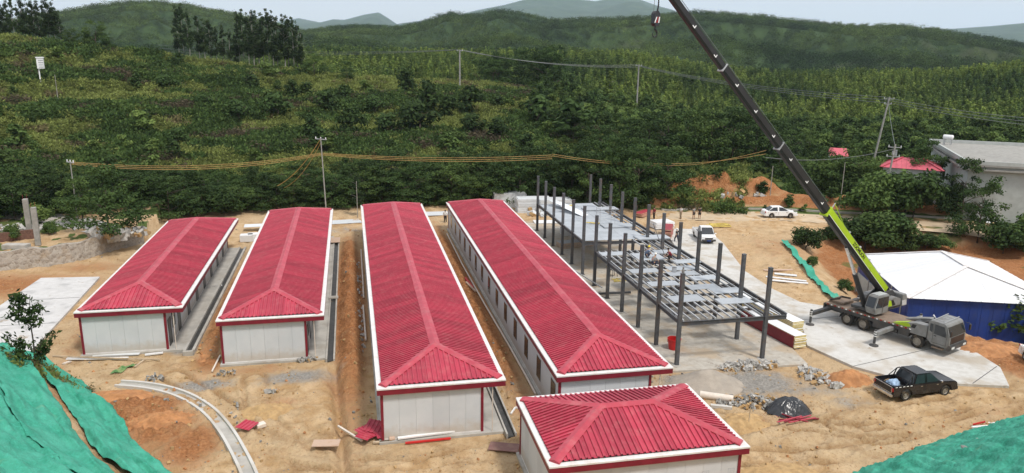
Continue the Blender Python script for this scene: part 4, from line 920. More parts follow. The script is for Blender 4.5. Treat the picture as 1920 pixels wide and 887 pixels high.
for s in (-1, 1): MB().bb(X0-.15, X0-.11, s*.9-.15, s*.9+.15, .95, 1.1).build('tail_light', m_redlens, ct)
MB().bb(X0+.1, -6.6, -.8, .8, 1.4, 1.62).build('rear_box', m_deck, ct, bevel=.04)
MB().tube([(-7.7, -.9, 1.66), (-7.3, -.2, 1.78), (-7.6, .5, 1.70), (-6.9, .8, 1.66)], .09, 8).build('hose', m_rub, ct)
# front part: engine cowl with lime patch, driver's cab
def prof_part(nm, prof, y0, y1, mat, bev=.03): return MB().side(prof, y0, y1).build(nm, mat, ct, bevel=bev)
prof_part('engine_cowl', [(-2.1, 1.40), (-.62, 1.40), (-.62, 1.05), (.62, 1.05), (.62, 1.98), (-.2, 1.98), (-.9, 1.78)], -1.25, -.62, m_grey)
prof_part('engine_cowl', [(-2.1, 1.40), (-.62, 1.40), (-.62, 1.05), (.62, 1.05), (.62, 1.98), (-.2, 1.98), (-.9, 1.78)], .62, 1.25, m_grey)
MB().side([(-1.9, 1.44), (-.95, 1.44), (-.62, 1.55), (-.78, 1.76), (-1.15, 1.70)], -1.262, -1.245).build('lime_patch', m_lime, ct)
MB().add([(-2.05, -1.24, 1.43), (-2.05, -.64, 1.43), (-.92, -.64, 1.80), (-.92, -1.24, 1.80)], [(0, 1, 2, 3)]).add([(-2.05, -1.24, 1.42), (-2.05, -.64, 1.42), (-.92, -.64, 1.79), (-.92, -1.24, 1.79)], [(3, 2, 1, 0)]).build('lime_panel', m_lime, ct, fix=False)
MB().side([(-.60, 1.50), (-.30, 1.50), (-.18, 1.80), (-.50, 1.80)], -1.262, -1.245).build('vent', m_dark, ct)
MB().bb(-.9, .55, -.6, .6, 1.1, 1.72).build('engine', m_dark, ct, bevel=.05)
for (a, b) in (((-.6, -.3, 1.75), (.3, .1, 1.95)), ((-.2, .4, 1.8), (.4, -.4, 1.9))): MB().tube([a, b], .09, 8).build('engine_pipe', m_dgrey, ct)
MB().tube([(.2, .45, 1.7), (.25, .45, 2.25), (.1, .45, 2.4)], .07, 8).build('exhaust', m_chrome, ct)
cabp = [(.66, .95), (.66, 2.42), (.8, 2.5), (1.75, 2.5), (1.95, 2.40), (2.28, 1.55), (2.28, .70), (1.0, .70), (.74, .95)]
prof_part('cab', cabp, -1.25, 1.25, m_grey, .06)
MB().add([(2.04, -1.08, 2.27), (2.04, 1.08, 2.27), (2.31, 1.12, 1.58), (2.31, -1.12, 1.58)], [(0, 1, 2, 3)]).add([(2.0, -1.08, 2.27), (2.0, 1.08, 2.27), (2.27, 1.12, 1.58), (2.27, -1.12, 1.58)], [(3, 2, 1, 0)]).build('windscreen', m_glass, ct)
MB().bb(2.27, 2.30, -1.0, 1.0, .98, 1.50).build('grille', m_dark, ct)
MB().bb(2.16, 2.46, -1.27, 1.27, .55, .92).build('bumper', m_dgrey, ct, bevel=.05)
for s in (-1, 1):
    MB().bb(2.44, 2.475, s*.85-.2, s*.85+.2, .66, .82).build('headlight', m_clear, ct)
    MB().side([(.80, 1.72), (1.02, 1.62), (1.02, 2.28), (.80, 2.28)], s*1.256-.008, s*1.256+.008).build('rear_quarter_window', m_glass, ct)
    MB().side([(1.14, 1.56), (2.02, 1.50), (2.02, 1.75), (1.84, 2.26), (1.14, 2.30)], s*1.256-.008, s*1.256+.008).build('door_window', m_glass, ct)
    m = MB()
    for x in (1.08, 2.08): m.bb(x-.01, x+.01, s*1.254-.006, s*1.254+.006, .86, 2.34)
    m.bb(1.08, 2.08, s*1.254-.006, s*1.254+.006, .85, .87); m.build('door_seam', m_dark, ct)
    MB().bb(1.16, 1.32, s*1.27-.015, s*1.27+.015, 1.40, 1.44).build('door_handle', m_black, ct)
    MB().tube([(2.2, s*1.2, 2.3), (2.45, s*1.42, 2.25), (2.45, s*1.42, 1.95)], .02, 6).build('mirror_arm', m_black, ct)
    MB().bb(2.38, 2.48, s*1.42-.1, s*1.42+.1, 1.72, 2.18).build('mirror', m_black, ct, bevel=.02)
    MB().bb(1.1, 1.9, s*1.1-.15, s*1.1+.15, .45, .55).build('step', m_deck, ct)
for y in (-.7, .1, .7): MB().bb(.95, 1.6, y-.03, y+.03, 2.5, 2.53).build('roof_rib', m_joist, ct)
m = MB().tube([(.9, -1.1, 2.53), (.9, 1.1, 2.62)], .03).tube([(1.7, -1.1, 2.53), (1.7, 1.1, 2.62)], .03); m.build('roof_rail', m_joist, ct)
# outriggers
for x, yl, yr in ((-2.05, 3.1, -3.55), (-7.55, 3.1, -3.7)):
    for ye in (yl, yr):
        s = 1 if ye > 0 else -1
        ob = MB().bb(x-.16, x+.16, min(s*.5, ye), max(s*.5, ye), .82, 1.12).build('outrigger_beam', m_dgrey if x < -5 else m_grey, ct, bevel=.02)
        jk = MB().tube([(x, ye, .2), (x, ye, 1.32)], .10, 12).build('jack', m_dgrey, ob); 
        m = MB()
        for k in range(3): m.tube([(x, ye, .75+k*.18), (x, ye, .83+k*.18)], .106, 12)
        m.build('red_white_band', m_white, ob)
        MB().tube([(x, ye, .06), (x, ye, .45)], .055, 10).build('jack_rod', m_chrome, ob)
        MB().lathe([(0, 0), (.34, 0), (.34, .05), (.14, .12), (0, .12)], c=(x, ye, 0), n=18).build('foot_pad', m_dgrey, ob)
# slewing upper works: its own axes, boom side = +x
BT = Vector((18.66, 44.01, 25.57)); PX = -4.7
base_w = CO+CF*PX; sl = atan2(BT.y-base_w.y, BT.x-base_w.x)-crz
SM = Matrix.Translation((PX, 0, 0)) @ Matrix.Rotation(sl, 4, 'Z')
def upb(nm, mb, mat, bevel=0.0, smooth=False, par=None):
    mb.v = [tuple(SM @ Vector(p)) for p in mb.v]; return mb.build(nm, mat, par or ct, bevel=bevel, smooth=smooth)
upb('slewing_ring', MB().lathe([(.75, 1.40), (.75, 1.60), (0, 1.60)], n=24), m_dgrey)
upb('turntable', MB().bb(-2.4, 1.1, -1.0, 1.0, 1.60, 1.85), m_dgrey, .03)
for s in (-1, 1): upb('side_plate', MB().side([(-2.6, 1.85), (.5, 1.85), (.2, 2.35), (-1.1, 3.05), (-1.9, 3.05), (-2.6, 2.5)], s*.50-.05, s*.50+.05), m_dgrey, .02)
upb('counterweight', MB().side([(-3.0, 1.72), (-2.35, 1.72), (-2.35, 2.75), (-2.9, 2.75), (-3.1, 2.3)], -1.18, 1.18), m_grey, .05)
for k in range(4):
    for s in (-1, 1):
        m = MB().side([(-3.02+k*.15, 1.80), (-2.95+k*.15, 1.80), (-2.80+k*.15, 2.25), (-2.87+k*.15, 2.25)], s*1.186-.004, s*1.186+.004); upb('hazard_stripe', m, m_white)
upb('winch_drum', MB().tube([(-2.0, -.42, 2.4), (-2.0, .42, 2.4)], .34, 16), m_dgrey)
for s in (-1, 1): upb('machine_house', MB().side([(-2.3, 1.86), (-.3, 1.86), (-.3, 2.45), (-.6, 2.62), (-1.7, 2.62), (-2.3, 2.4)], s*.58+(-.55 if s < 0 else 0), s*.58+(.55 if s > 0 else 0)), m_grey, .04)
# the operator's cab sits on the side turned to the camera
cs = 1 if (Matrix.Rotation(sl+crz, 3, 'Z') @ Vector((0, 1, 0))).y < 0 else -1
y0c, y1c = (.58, 1.45) if cs > 0 else (-1.45, -.58)
cabside = [(-.22, 1.66), (1.35, 1.66), (1.62, 2.2), (1.30, 3.12), (1.15, 3.2), (-.12, 3.2), (-.22, 3.1)]
oc = upb('operator_cab', MB().side(cabside, y0c, y1c), m_grey, .05)
yo = 1.458*cs
upb('cab_window', MB().side([(.62, 2.2), (1.46, 2.25), (1.22, 3.05), (.62, 3.05)], yo-.008, yo+.008), m_glass, par=oc)
upb('cab_window', MB().side([(-.08, 2.3), (.52, 2.2), (.52, 3.05), (-.08, 3.05)], yo-.008, yo+.008), m_glass, par=oc)
m = MB().add([(1.61, y0c+.08, 2.26), (1.61, y1c-.08, 2.26), (1.33, y1c-.08, 3.06), (1.33, y0c+.08, 3.06)], [(0, 1, 2, 3)]); upb('front_window', m, m_glass, par=oc, bevel=0)
upb('door_frame', MB().bar((.56, yo*1.004, 1.75), (.56, yo*1.004, 3.1), .04, .02), m_dgrey, par=oc)
upb('handrail', MB().tube([(1.5, yo*1.03, 1.75), (1.62, yo*1.05, 2.3), (1.35, yo*1.03, 3.0)], .022, 6), m_joist, par=oc)
upb('roof_grid', MB().bb(0, 1.1, y0c+.1, y1c-.1, 3.21, 3.25), m_joist, par=oc)
upb('lime_patch', MB().side([(-1.15, 1.95), (-.42, 1.95), (-.42, 2.40), (-.62, 2.52), (-.95, 2.42)], cs*1.142-.006, cs*1.142+.006), m_lime)
upb('black_vent', MB().side([(-1.6, 1.98), (-1.2, 1.98), (-.98, 2.44), (-1.2, 2.50)], cs*1.142-.005, cs*1.142+.005), m_dark)
# boom: local frame along the boom
CMi = (Matrix.Translation(CO) @ Matrix.Rotation(crz, 4, 'Z')).inverted()
pv = SM @ Vector((-1.5, 0, 2.85)); tipv = CMi @ BT; bd = (tipv-pv); BLn = bd.length; bd.normalize()
side_ = bd.cross(Vector((0, 0, 1))).normalized(); upn = side_.cross(bd).normalized()
BMx = Matrix((( bd.x, side_.x, upn.x, pv.x), (bd.y, side_.y, upn.y, pv.y), (bd.z, side_.z, upn.z, pv.z), (0, 0, 0, 1)))
def bo(nm, mb, mat, bevel=0.0, par=None):
    mb.v = [tuple(BMx @ Vector(p)) for p in mb.v]; return mb.build(nm, mat, par or ct, bevel=bevel)
sgn = 1 if (Matrix.Rotation(crz, 3, 'Z') @ side_).y < 0 else -1       # the side of the boom turned to the camera
L1_ = BLn*.335
def section(nm, a, b, w_, h_, mat):
    pr = [(-w_/2, h_*.5), (w_/2, h_*.5), (w_/2, -h_*.22), (w_*.30, -h_*.5), (-w_*.30, -h_*.5), (-w_/2, -h_*.22)]
    vs = [(a, y, z) for y, z in pr]+[(b, y, z) for y, z in pr]; n = 6
    return bo(nm, MB().add(vs, [tuple(range(n))[::-1], tuple(range(n, 2*n))]+[(i, (i+1) % n, n+(i+1) % n, n+i) for i in range(n)]), mat)
bs = section('boom_base', -.5, L1_, .58, .74, m_boom)
for s in (-1, 1):
    bo('lime_side', MB().bb(.15, L1_-.02, s*.294-.004, s*.294+.004, -.10, .372), m_lime, par=bs)
    bo('white_line', MB().bb(.15, L1_-.02, s*.294-.005, s*.294+.005, -.135, -.102), m_white, par=bs)
bo('lime_top', MB().bb(.15, L1_-.02, -.285, .285, .371, .378), m_lime, par=bs)
bo('boom_collar', MB().bb(L1_-.12, L1_+.06, -.34, .34, -.41, .42), m_lime, .02, par=bs)
cuts = [(L1_, BLn*.565, .50, .62), (BLn*.565, BLn*.80, .43, .53), (BLn*.80, BLn, .37, .45)]
for a, b, w_, h_ in cuts:
    sc_ = section('boom_section', a-.4, b, w_, h_, m_boom)
    bo('section_collar', MB().bb(b-.06, b+.02, -w_/2-.03, w_/2+.03, -h_/2-.03, h_/2+.03), m_joist, par=sc_)
    k = a+1.0
    while k < b-.6:
        m = MB(); yy = sgn*(w_/2+.004)
        m.bb(k, k+.26, yy-.003, yy+.003, -.10, -.04).bb(k, k+.07, yy-.003, yy+.003, -.04, .11); bo('white_mark', m, m_white, par=sc_); k += 2.6
# lettering on the base section
fc = bpy.data.curves.new('boom_lettering', 'FONT'); fc.body = 'ZOOMLION'; fc.size = .40; fc.extrude = .004; fc.align_x = 'CENTER'; fc.align_y = 'CENTER'; fc.offset = .012
fo = bpy.data.objects.new('boom_lettering', fc); COL.objects.link(fo); bpy.context.view_layer.update()
fme = bpy.data.meshes.new_from_object(fo.evaluated_get(bpy.context.evaluated_depsgraph_get())); bpy.data.objects.remove(fo)
fme.materials.clear(); fme.materials.append(m_black); fme.name = 'boom_lettering'
fx = Vector((-1, 0, 0)); fy = Vector((0, 0, 1)); fz = fx.cross(fy)
fm_ = Matrix(((fx.x, fy.x, fz.x, L1_*.52), (fx.y, fy.y, fz.y, sgn*.372), (fx.z, fy.z, fz.z, .14), (0, 0, 0, 1)))
fm_ = Matrix(((-1, 0, 0, L1_*.52), (0, 0, sgn, sgn*.302), (0, 1, 0, .135), (0, 0, 0, 1)))
fme.transform(BMx @ fm_); place('boom_lettering', fme, bs)
# lifting cylinder, head, small fittings
bo('pivot_disc', MB().lathe([(0, -.33), (.22, -.33), (.22, .33), (0, .33)], c=(L1_*.30, 0, .1), n=16, axis='Y'), m_lime, par=bs)
cy0 = SM @ Vector((.75, 0, 1.95)); cy1 = BMx @ Vector((L1_*.62, 0, -.4)); cm = cy0.lerp(cy1, .55)
MB().tube([cy0, cm], .20, 14).build('lift_cylinder', m_boom, ct); MB().tube([cm, cy1], .13, 12).build('cylinder_rod', m_chrome, ct)
for k in (.18, .36, .52, .7): bo('fitting', MB().bb(L1_*k, L1_*k+.12, sgn*.24-.06, sgn*.24+.06, .37, .52), m_joist, par=bs)
bo('guy_rod', MB().tube([(L1_*.80, sgn*.26, .38), (L1_-.03, sgn*.30, .78)], .03, 6), m_lime, par=bs)
bo('cable_guide', MB().bar((L1_-.06, sgn*.28, .40), (L1_-.06, sgn*.28, .86), .06, .06), m_joist, par=bs)
bo('boom_head', MB().side([(BLn-.1, -.4), (BLn+.55, -.55), (BLn+.75, -.2), (BLn+.4, .35), (BLn-.1, .35)], -.22, .22), m_boom, .02)
bo('sheave', MB().lathe([(0, -.12), (.24, -.12), (.24, .12), (0, .12)], c=(BLn+.45, 0, -.3), n=14, axis='Y'), m_dgrey)
bo('hoist_rope', MB().tube([(-.3, 0, .62), (BLn+.2, 0, .42)], .02, 5), m_wire)
# hook block hanging from the boom head
hw_ = (Matrix.Translation(CO) @ Matrix.Rotation(crz, 4, 'Z')) @ (BMx @ Vector((BLn+.5, 0, -.45)))
hz = at(1241, 40, 0); dd = ray(1241, 40); hzz = CAMH+dd.z/hypot(dd.x, dd.y)*hypot(hw_.x, hw_.y)
hk = empty('hook_block', (hw_.x, hw_.y, hzz-.75), radians(20), 'dark hook block with red and white stripes hanging from the boom tip', 'crane hook')
for x in (-.17, .17): MB().tube([(x, 0, 1.3), (x, 0, hw_.z-hzz+.75)], .016, 5).build('rope', m_wire, hk)
MB().tube([(-.75, 0, 1.6), (-.75, 0, hw_.z-hzz+.75)], .012, 5).build('rope', m_wire, hk) if False else None
MB().side([(-.24, .62), (-.12, .45), (.12, .45), (.24, .62), (.24, 1.2), (.12, 1.34), (-.12, 1.34), (-.24, 1.2)], -.16, .16).build('block', m_black, hk, bevel=.03)
for k in range(3):
    for s in (-1, 1): MB().side([(-.22+k*.15, .66), (-.15+k*.15, .66), (-.02+k*.11, 1.0), (-.09+k*.11, 1.0)], s*.163-.003, s*.163+.003).build('stripe', m_white if k % 2 == 0 else m_redlens, hk)
MB().tube([(.1, 0, 1.3), (.16, 0, 1.6), (.16, 0, 2.2)], .05, 6).build('limit_weight', m_black, hk)
pts = [(0, 0, .47), (0, 0, .30), (.13, 0, .18), (.17, 0, .02), (.08, 0, -.13), (-.07, 0, -.15), (-.17, 0, -.04), (-.17, 0, .08)]
MB().tube(smooth_pl(pts, 4), .06, 8, r1=.03).build('hook', m_black, hk)
# ---------------------------------------------------------------- people
def skin_mesh(name, J, edges, root, mat, parent, sub=1):
    bm = bmesh.new(); ly = bm.verts.layers.skin.verify(); V = {}
    used = {k for e in edges for k in e}
    for k in J:
        if k not in used: continue
        p, r_ = J[k]; v = bm.verts.new(p); v[ly].radius = (r_, r_); V[k] = v
    V[root][ly].use_root = True
    for a, b in edges: bm.edges.new((V[a], V[b]))
    me = bpy.data.meshes.new(name); bm.to_mesh(me); bm.free(); me.materials.append(mat)
    o = place(name, me, parent); s = o.modifiers.new('skin', 'SKIN'); s.use_smooth_shade = True
    if sub: q = o.modifiers.new('sub', 'SUBSURF'); q.levels = sub; q.render_levels = sub
    return o
def shirt_mat(n, c): return M(n, c, .8, .1, 6)
def person(loc, rz, label, pose='stand', shirt=None, trousers=None, helmet=None, vest=None, bare=False, height=1.7):
    g = empty('person', loc, rz, label, 'person')
    k = height/1.7; S = {}
    def s(n, x, y, z, r_): S[n] = (Vector((x, y, z))*k, r_*k)
    if pose == 'squat':
        s('pel', -.08, 0, .30, .13); s('wst', .0, 0, .45, .13); s('chs', .12, 0, .66, .15); s('nek', .20, 0, .82, .06); s('hd0', .24, 0, .90, .085); s('hd1', .26, 0, 1.02, .09)
        for n, q in (('l', 1), ('r', -1)):
            s('hip'+n, -.05, q*.11, .28, .10); s('kne'+n, .33, q*.20, .46, .065); s('ank'+n, .08, q*.17, .08, .05); s('toe'+n, .25, q*.19, .035, .04)
            s('sho'+n, .13, q*.20, .74, .065); s('elb'+n, .33, q*.27, .52, .045); s('wri'+n, .50, q*.17, .36, .032); s('han'+n, .57, q*.15, .31, .03)
    else:
        st = .16 if pose == 'walk' else .02
        s('pel', 0, 0, .92, .13); s('wst', .0, 0, 1.06, .125); s('chs', .01, 0, 1.27, .155); s('nek', .01, 0, 1.43, .06); s('hd0', .02, 0, 1.51, .08); s('hd1', .03, 0, 1.62, .09)
        for n, q in (('l', 1), ('r', -1)):
            s('hip'+n, 0, q*.09, .86, .105); s('kne'+n, .03+q*st, q*.10, .48, .07); s('ank'+n, q*st*1.1-.03, q*.11, .08, .05); s('toe'+n, q*st*1.1+.13, q*.13, .035, .04)
            s('sho'+n, 0, q*.19, 1.37, .065); s('elb'+n, -.03-q*st*.7, q*.26, 1.10, .045); s('wri'+n, .08-q*st*.9, q*.25, .88, .032); s('han'+n, .10-q*st, q*.24, .80, .03)
    E_ = [('pel', 'wst'), ('wst', 'chs'), ('chs', 'nek'), ('nek', 'hd0'), ('hd0', 'hd1')]
    for n in 'lr':
        E_ += [('pel', 'hip'+n), ('hip'+n, 'kne'+n), ('kne'+n, 'ank'+n), ('ank'+n, 'toe'+n), ('chs', 'sho'+n), ('sho'+n, 'elb'+n), ('elb'+n, 'wri'+n), ('wri'+n, 'han'+n)]
        d = (S['han'+n][0]-S['wri'+n][0]).normalized(); a = d.cross(Vector((1, 0, .2))).normalized()
        for f in range(4):
            b = S['han'+n][0]+a*(.022*(f-1.5)); nm = 'f%d%s' % (f, n); S[nm+'a'] = (b+d*.045*k, .0095); S[nm+'b'] = (b+d*(.085+.006*(f in (1, 2)))*k+Vector((.012, 0, 0)), .008)
            E_ += [('han'+n, nm+'a'), (nm+'a', nm+'b')]
        S['th'+n] = (S['wri'+n][0].lerp(S['han'+n][0], .5)+a*.05+d*.02, .01); E_.append(('wri'+n, 'th'+n))
    skin_mesh('body', S, E_, 'pel', m_skin, g)
    hd = S['hd1'][0]; f_ = S['hd1'][1]
    MB().add([hd+Vector((f_*.92, 0, -.01)), hd+Vector((f_*1.2, 0, -.04)), hd+Vector((f_*.9, .02, -.05)), hd+Vector((f_*.9, -.02, -.05))], [(0, 1, 2), (0, 3, 1), (1, 3, 2)]).build('nose', m_skin, g)
    for q in (-1, 1): MB().lathe([(0, -.012), (.012, 0), (0, .012)], c=hd+Vector((f_*.98, q*.034, 0)), n=6).build('eye', m_black, g)
    hm = MB(); n = 12
    prof = [(f_*1.02, -.03), (f_*1.12, .01), (f_*1.08, .06), (f_*.75, .105), (0, .125)]
    hm.lathe([(a, b) for a, b in prof], c=hd+Vector((-.012, 0, .0)), n=n); hm.build('hair', m_hair, g, smooth=True)
    if helmet:
        h2 = MB().lathe([(f_*1.55, .03), (f_*1.25, .045), (f_*1.2, .09), (f_*.85, .14), (0, .165)], c=hd, n=n); h2.build('helmet', helmet, g, smooth=True)
    def cl(nm, names, edges, root, mat, gr):
        J = {k_: (S[k_][0], S[k_][1]*gr+.012) for k_ in names}; return skin_mesh(nm, J, edges, root, mat, g)
    if trousers:
        short = trousers[1]; m_ = trousers[0]
        for n in 'lr':
            if short: S['sk'+n] = (S['hip'+n][0].lerp(S['kne'+n][0], .8), S['kne'+n][1]*1.25)
        nm_ = ['pel', 'wst']+[a+n for n in 'lr' for a in (('hip', 'sk') if short else ('hip', 'kne', 'ank'))]
        ee = [('pel', 'wst')]+[(a, b) for n in 'lr' for a, b in ([('pel', 'hip'+n), ('hip'+n, 'sk'+n)] if short else [('pel', 'hip'+n), ('hip'+n, 'kne'+n), ('kne'+n, 'ank'+n)])]
        S['wst2'] = S['wst']; cl('trousers', nm_, ee, 'pel', m_, 1.06)
    if shirt and not bare:
        for n in 'lr': S['sl'+n] = (S['sho'+n][0].lerp(S['elb'+n][0], .75), S['elb'+n][1]*1.25)
        S['hem'] = (S['pel'][0].lerp(S['wst'][0], .45), S['pel'][1]*1.02); S['col'] = (S['chs'][0].lerp(S['nek'][0], .62), S['nek'][1]*1.25)
        cl('shirt', ['hem', 'wst', 'chs', 'col', 'shol', 'shor', 'sll', 'slr'], [('hem', 'wst'), ('wst', 'chs'), ('chs', 'col')]+[(a, b) for n in 'lr' for a, b in (('chs', 'sho'+n), ('sho'+n, 'sl'+n))], 'chs', shirt, 1.08)
    if vest:
        S['hem2'] = (S['pel'][0].lerp(S['wst'][0], .8), S['wst'][1]*1.02)
        cl('vest', ['hem2', 'chs'], [('hem2', 'chs')], 'chs', vest, 1.22)
    for n in 'lr':
        a, t_ = S['ank'+n][0], S['toe'+n][0]; MB().bar(a+(a-t_)*.15-Vector((0, 0, .035)), t_+(t_-a)*.2, .095, .085).build('shoe', m_black, g, bevel=.02)
    return g
c_w = shirt_mat('white_cloth', (.62, .60, .57)); c_g = shirt_mat('grey_cloth', (.22, .22, .21)); c_k = shirt_mat('black_cloth', (.015, .015, .018)); c_n = shirt_mat('navy_cloth', (.03, .035, .06))
c_o = shirt_mat('orange_vest_cloth', (.75, .12, .06)); c_r = shirt_mat('dark_red_cloth', (.20, .02, .03)); c_t = shirt_mat('khaki_cloth', (.32, .26, .18)); c_b = shirt_mat('faded_blue_cloth', (.12, .16, .24))
m_yh = M('yellow_helmet', (.72, .55, .03), .35, .05); m_wh = M('white_helmet', (.78, .76, .70), .35, .05)
def gp(px, py): p = at(px, py); return (p.x, p.y, max(0, tz(p.x, p.y))+.01)
person(gp(1276, 411), radians(200), 'person in a white shirt and khaki trousers, left of three standing on the upper yard', shirt=c_w, trousers=(c_t, False))
person(gp(1300, 411), radians(-80), 'person in a grey shirt and black shorts, middle of three standing on the upper yard', shirt=c_g, trousers=(c_k, True))
person(gp(1311, 411), radians(-110), 'person dressed all in black, right of three standing on the upper yard', shirt=c_k, trousers=(c_k, True))
q = at(1552, 411); person((q.x, q.y, tz(q.x, q.y)), radians(-70), 'person in a white shirt standing on the road beyond the green boom', shirt=c_w, trousers=(c_g, False))
q = at(835, 417); person((q.x, q.y, tz(q.x, q.y)), radians(-90), 'person at the far left corner of the house beside the steel frame', shirt=c_w, trousers=(c_k, False))
zj = FZ-.085
def fp(px, py, dz=.0): p = at(px, py, FZ); return (p.x, p.y, FZ+.035+dz)
person(fp(1224, 499), radians(20), 'worker in an orange vest and white helmet squatting on the boards', 'squat', c_g, (c_n, False), m_wh, c_o)
person(fp(1257, 488), radians(170), 'bare-headed worker in dark red squatting on the boards', 'squat', c_r, (c_k, False))
person(fp(1211, 484), radians(0), 'worker with a yellow helmet squatting behind the one in orange', 'squat', c_b, (c_n, False), m_yh)
person(gp(1268, 455), radians(120), 'worker in a pale helmet walking beside the tan-edged panel stack', 'walk', c_k, (c_n, False), m_wh)
person(gp(1226, 412), radians(200), 'worker in dark red standing by the red panels behind the columns', 'stand', c_r, (c_k, False))
person(gp(1225, 462), radians(60), 'worker under the frame seen between the columns', 'stand', c_g, (c_n, False))
# ---------------------------------------------------------------- vegetation
rng = np.random.default_rng(11)
def leaves_mesh(name, cen, nrm, size, tint, mat, aspect=.6):
    n = len(cen); nrm = nrm/np.linalg.norm(nrm, axis=1, keepdims=True)
    a = np.cross(nrm, rng.normal(size=(n, 3))); a /= np.linalg.norm(a, axis=1, keepdims=True)+1e-9; b = np.cross(nrm, a)
    s = size[:, None]
    v = np.stack([cen-a*s, cen-b*s*aspect+nrm*s*.12, cen+a*s, cen+b*s*aspect-nrm*s*.12], 1).reshape(-1, 3).astype(np.float32)
    me = bpy.data.meshes.new(name); me.vertices.add(4*n); me.vertices.foreach_set('co', v.ravel()); me.loops.add(4*n)
    me.loops.foreach_set('vertex_index', np.arange(4*n, dtype=np.int32)); me.polygons.add(n)
    me.polygons.foreach_set('loop_start', np.arange(0, 4*n, 4, dtype=np.int32)); me.polygons.foreach_set('loop_total', np.full(n, 4, np.int32)); me.update()
    at_ = me.attributes.new('tint', 'FLOAT', 'FACE'); at_.data.foreach_set('value', np.clip(tint, 0, 1).astype(np.float32)); me.materials.append(mat)
    return me
def crown(name, kind, seed, mat, H=8.0, n=1100):
    """leaf clumps spread through the crown; returns mesh in metres, standing at z=0"""
    global rng; rng = np.random.default_rng(seed); cl = []
    if kind == 'broad':                          # layered, spreading boughs
        for k in range(34):
            f = rng.uniform(.12, 1.0); w_ = 3.4*(1-abs(f-.42)**1.4*1.3); an = rng.uniform(0, 2*pi); rr = w_*sqrt(rng.uniform(.08, 1))
            cl.append((rr*cos(an), rr*sin(an), f*H*.94, rng.uniform(.8, 1.45)*(1.15-.5*f), .5))
    elif kind == 'euc':                          # tall, narrow, ragged, bare below
        for k in range(30):
            f = rng.uniform(.30, 1.0); w_ = 2.0*(1.05-f)**.6*(.55 if f < .42 else 1); an = rng.uniform(0, 2*pi); rr = w_*rng.uniform(.1, .9)
            cl.append((rr*cos(an), rr*sin(an), f*H*.96, rng.uniform(.5, 1.0)*(1.25-.75*f), .95))
    elif kind == 'cone':
        for k in range(12):
            f = (k+.6)/12; w_ = 2.2*(1-f)**.7; an = rng.uniform(0, 2*pi); rr = w_*.45*rng.uniform(.3, 1)
            cl.append((rr*cos(an), rr*sin(an), (.08+f*.9)*H, .45+.95*(1-f), 1.0))
    elif kind == 'round':
        for k in range(22):
            an = rng.uniform(0, 2*pi); el = math.asin(rng.uniform(-.15, 1)); rr = rng.uniform(.45, 1)
            cl.append((rr*cos(an)*cos(el)*H*.52, rr*sin(an)*cos(el)*H*.52, H*(.36+.5*rr*sin(el)), H*rng.uniform(.15, .24), .85))
    elif kind == 'shrub':
        for k in range(11):
            an = rng.uniform(0, 2*pi); f = rng.uniform(.1, 1); rr = H*.42*(1.1-f)**.5*rng.uniform(.1, 1)
            cl.append((rr*cos(an), rr*sin(an), f*H*.85, H*rng.uniform(.13, .24), .8))
    C, N, S_, T_ = [], [], [], []; wts = np.array([c[3]**2 for c in cl]); wts /= wts.sum()
    for c, w_ in zip(cl, wts):
        m = max(6, int(n*w_)); d = rng.normal(size=(m, 3)); d /= np.linalg.norm(d, axis=1, keepdims=True); r_ = rng.uniform(.35, 1.05, m)[:, None]
        off = d*r_*c[3]; off[:, 2] *= c[4]; C.append(off+np.array(c[:3])); nn = d*.7+np.array([0, 0, .55])+rng.normal(size=(m, 3))*.45; N.append(nn)
        S_.append(rng.uniform(.75, 1.25, m)); T_.append(rng.uniform(.15, .75)+rng.normal(size=m)*.16)
    C = np.concatenate(C); base = {'broad': .15, 'euc': .16, 'cone': .34, 'round': .042*H, 'shrub': .07*H}[kind]
    return leaves_mesh(name, C, np.concatenate(N), np.concatenate(S_)*base, np.concatenate(T_), mat)
def trunk(name, H, r, mat, kind, seed):
    rr = random.Random(seed); m = MB(); top = H*(.62 if kind != 'euc' else .9)
    pts = [(0, 0, -.6)]+[(rr.uniform(-.12, .12)*(i > 0), rr.uniform(-.12, .12)*(i > 0), top*i/4) for i in range(5)]
    m.tube(pts, r, 7, r1=r*.35)
    for k in range(6 if kind != 'euc' else 7):
        z = top*rr.uniform(.35, .95); a = rr.uniform(0, 2*pi); L = H*.26*rr.uniform(.6, 1)*(1 if kind != 'euc' else .45)
        m.tube([(0, 0, z), (cos(a)*L*.5, sin(a)*L*.5, z+L*.32), (cos(a)*L, sin(a)*L, z+L*.5)], r*.4, 5, r1=r*.12)
    return m.mesh(name, mat, smooth=True)
lf_dark = leafmat('dark_leaves', (.020, .042, .013), (.072, .118, .032), .25)
lf_mid = leafmat('mid_leaves', (.034, .066, .018), (.112, .165, .042), .25)
lf_euc = leafmat('eucalyptus_leaves', (.020, .040, .016), (.062, .095, .034), .2, .2)
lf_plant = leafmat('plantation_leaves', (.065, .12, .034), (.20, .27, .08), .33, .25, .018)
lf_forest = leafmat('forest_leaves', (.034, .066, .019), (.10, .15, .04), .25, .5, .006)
lf_grass = leafmat('hillside_grass', (.10, .13, .03), (.24, .27, .08), .3, .35)
lf_dry = leafmat('dry_grass', (.115, .10, .045), (.23, .195, .095), .3, .3)
lf_fern = leafmat('dark_fern', (.028, .058, .017), (.085, .13, .032), .25, .35)
lf_brown = leafmat('brown_scrub', (.06, .052, .03), (.13, .105, .065), .25, .3)
lf_lite = leafmat('bright_leaves', (.075, .125, .03), (.18, .24, .065), .3, .2)
broad = [(crown('crown', 'broad', 100+i, lf_dark if i < 4 else lf_mid, 8, 3600), trunk('trunk', 8, .16, m_bark, 'broad', i)) for i in range(6)]
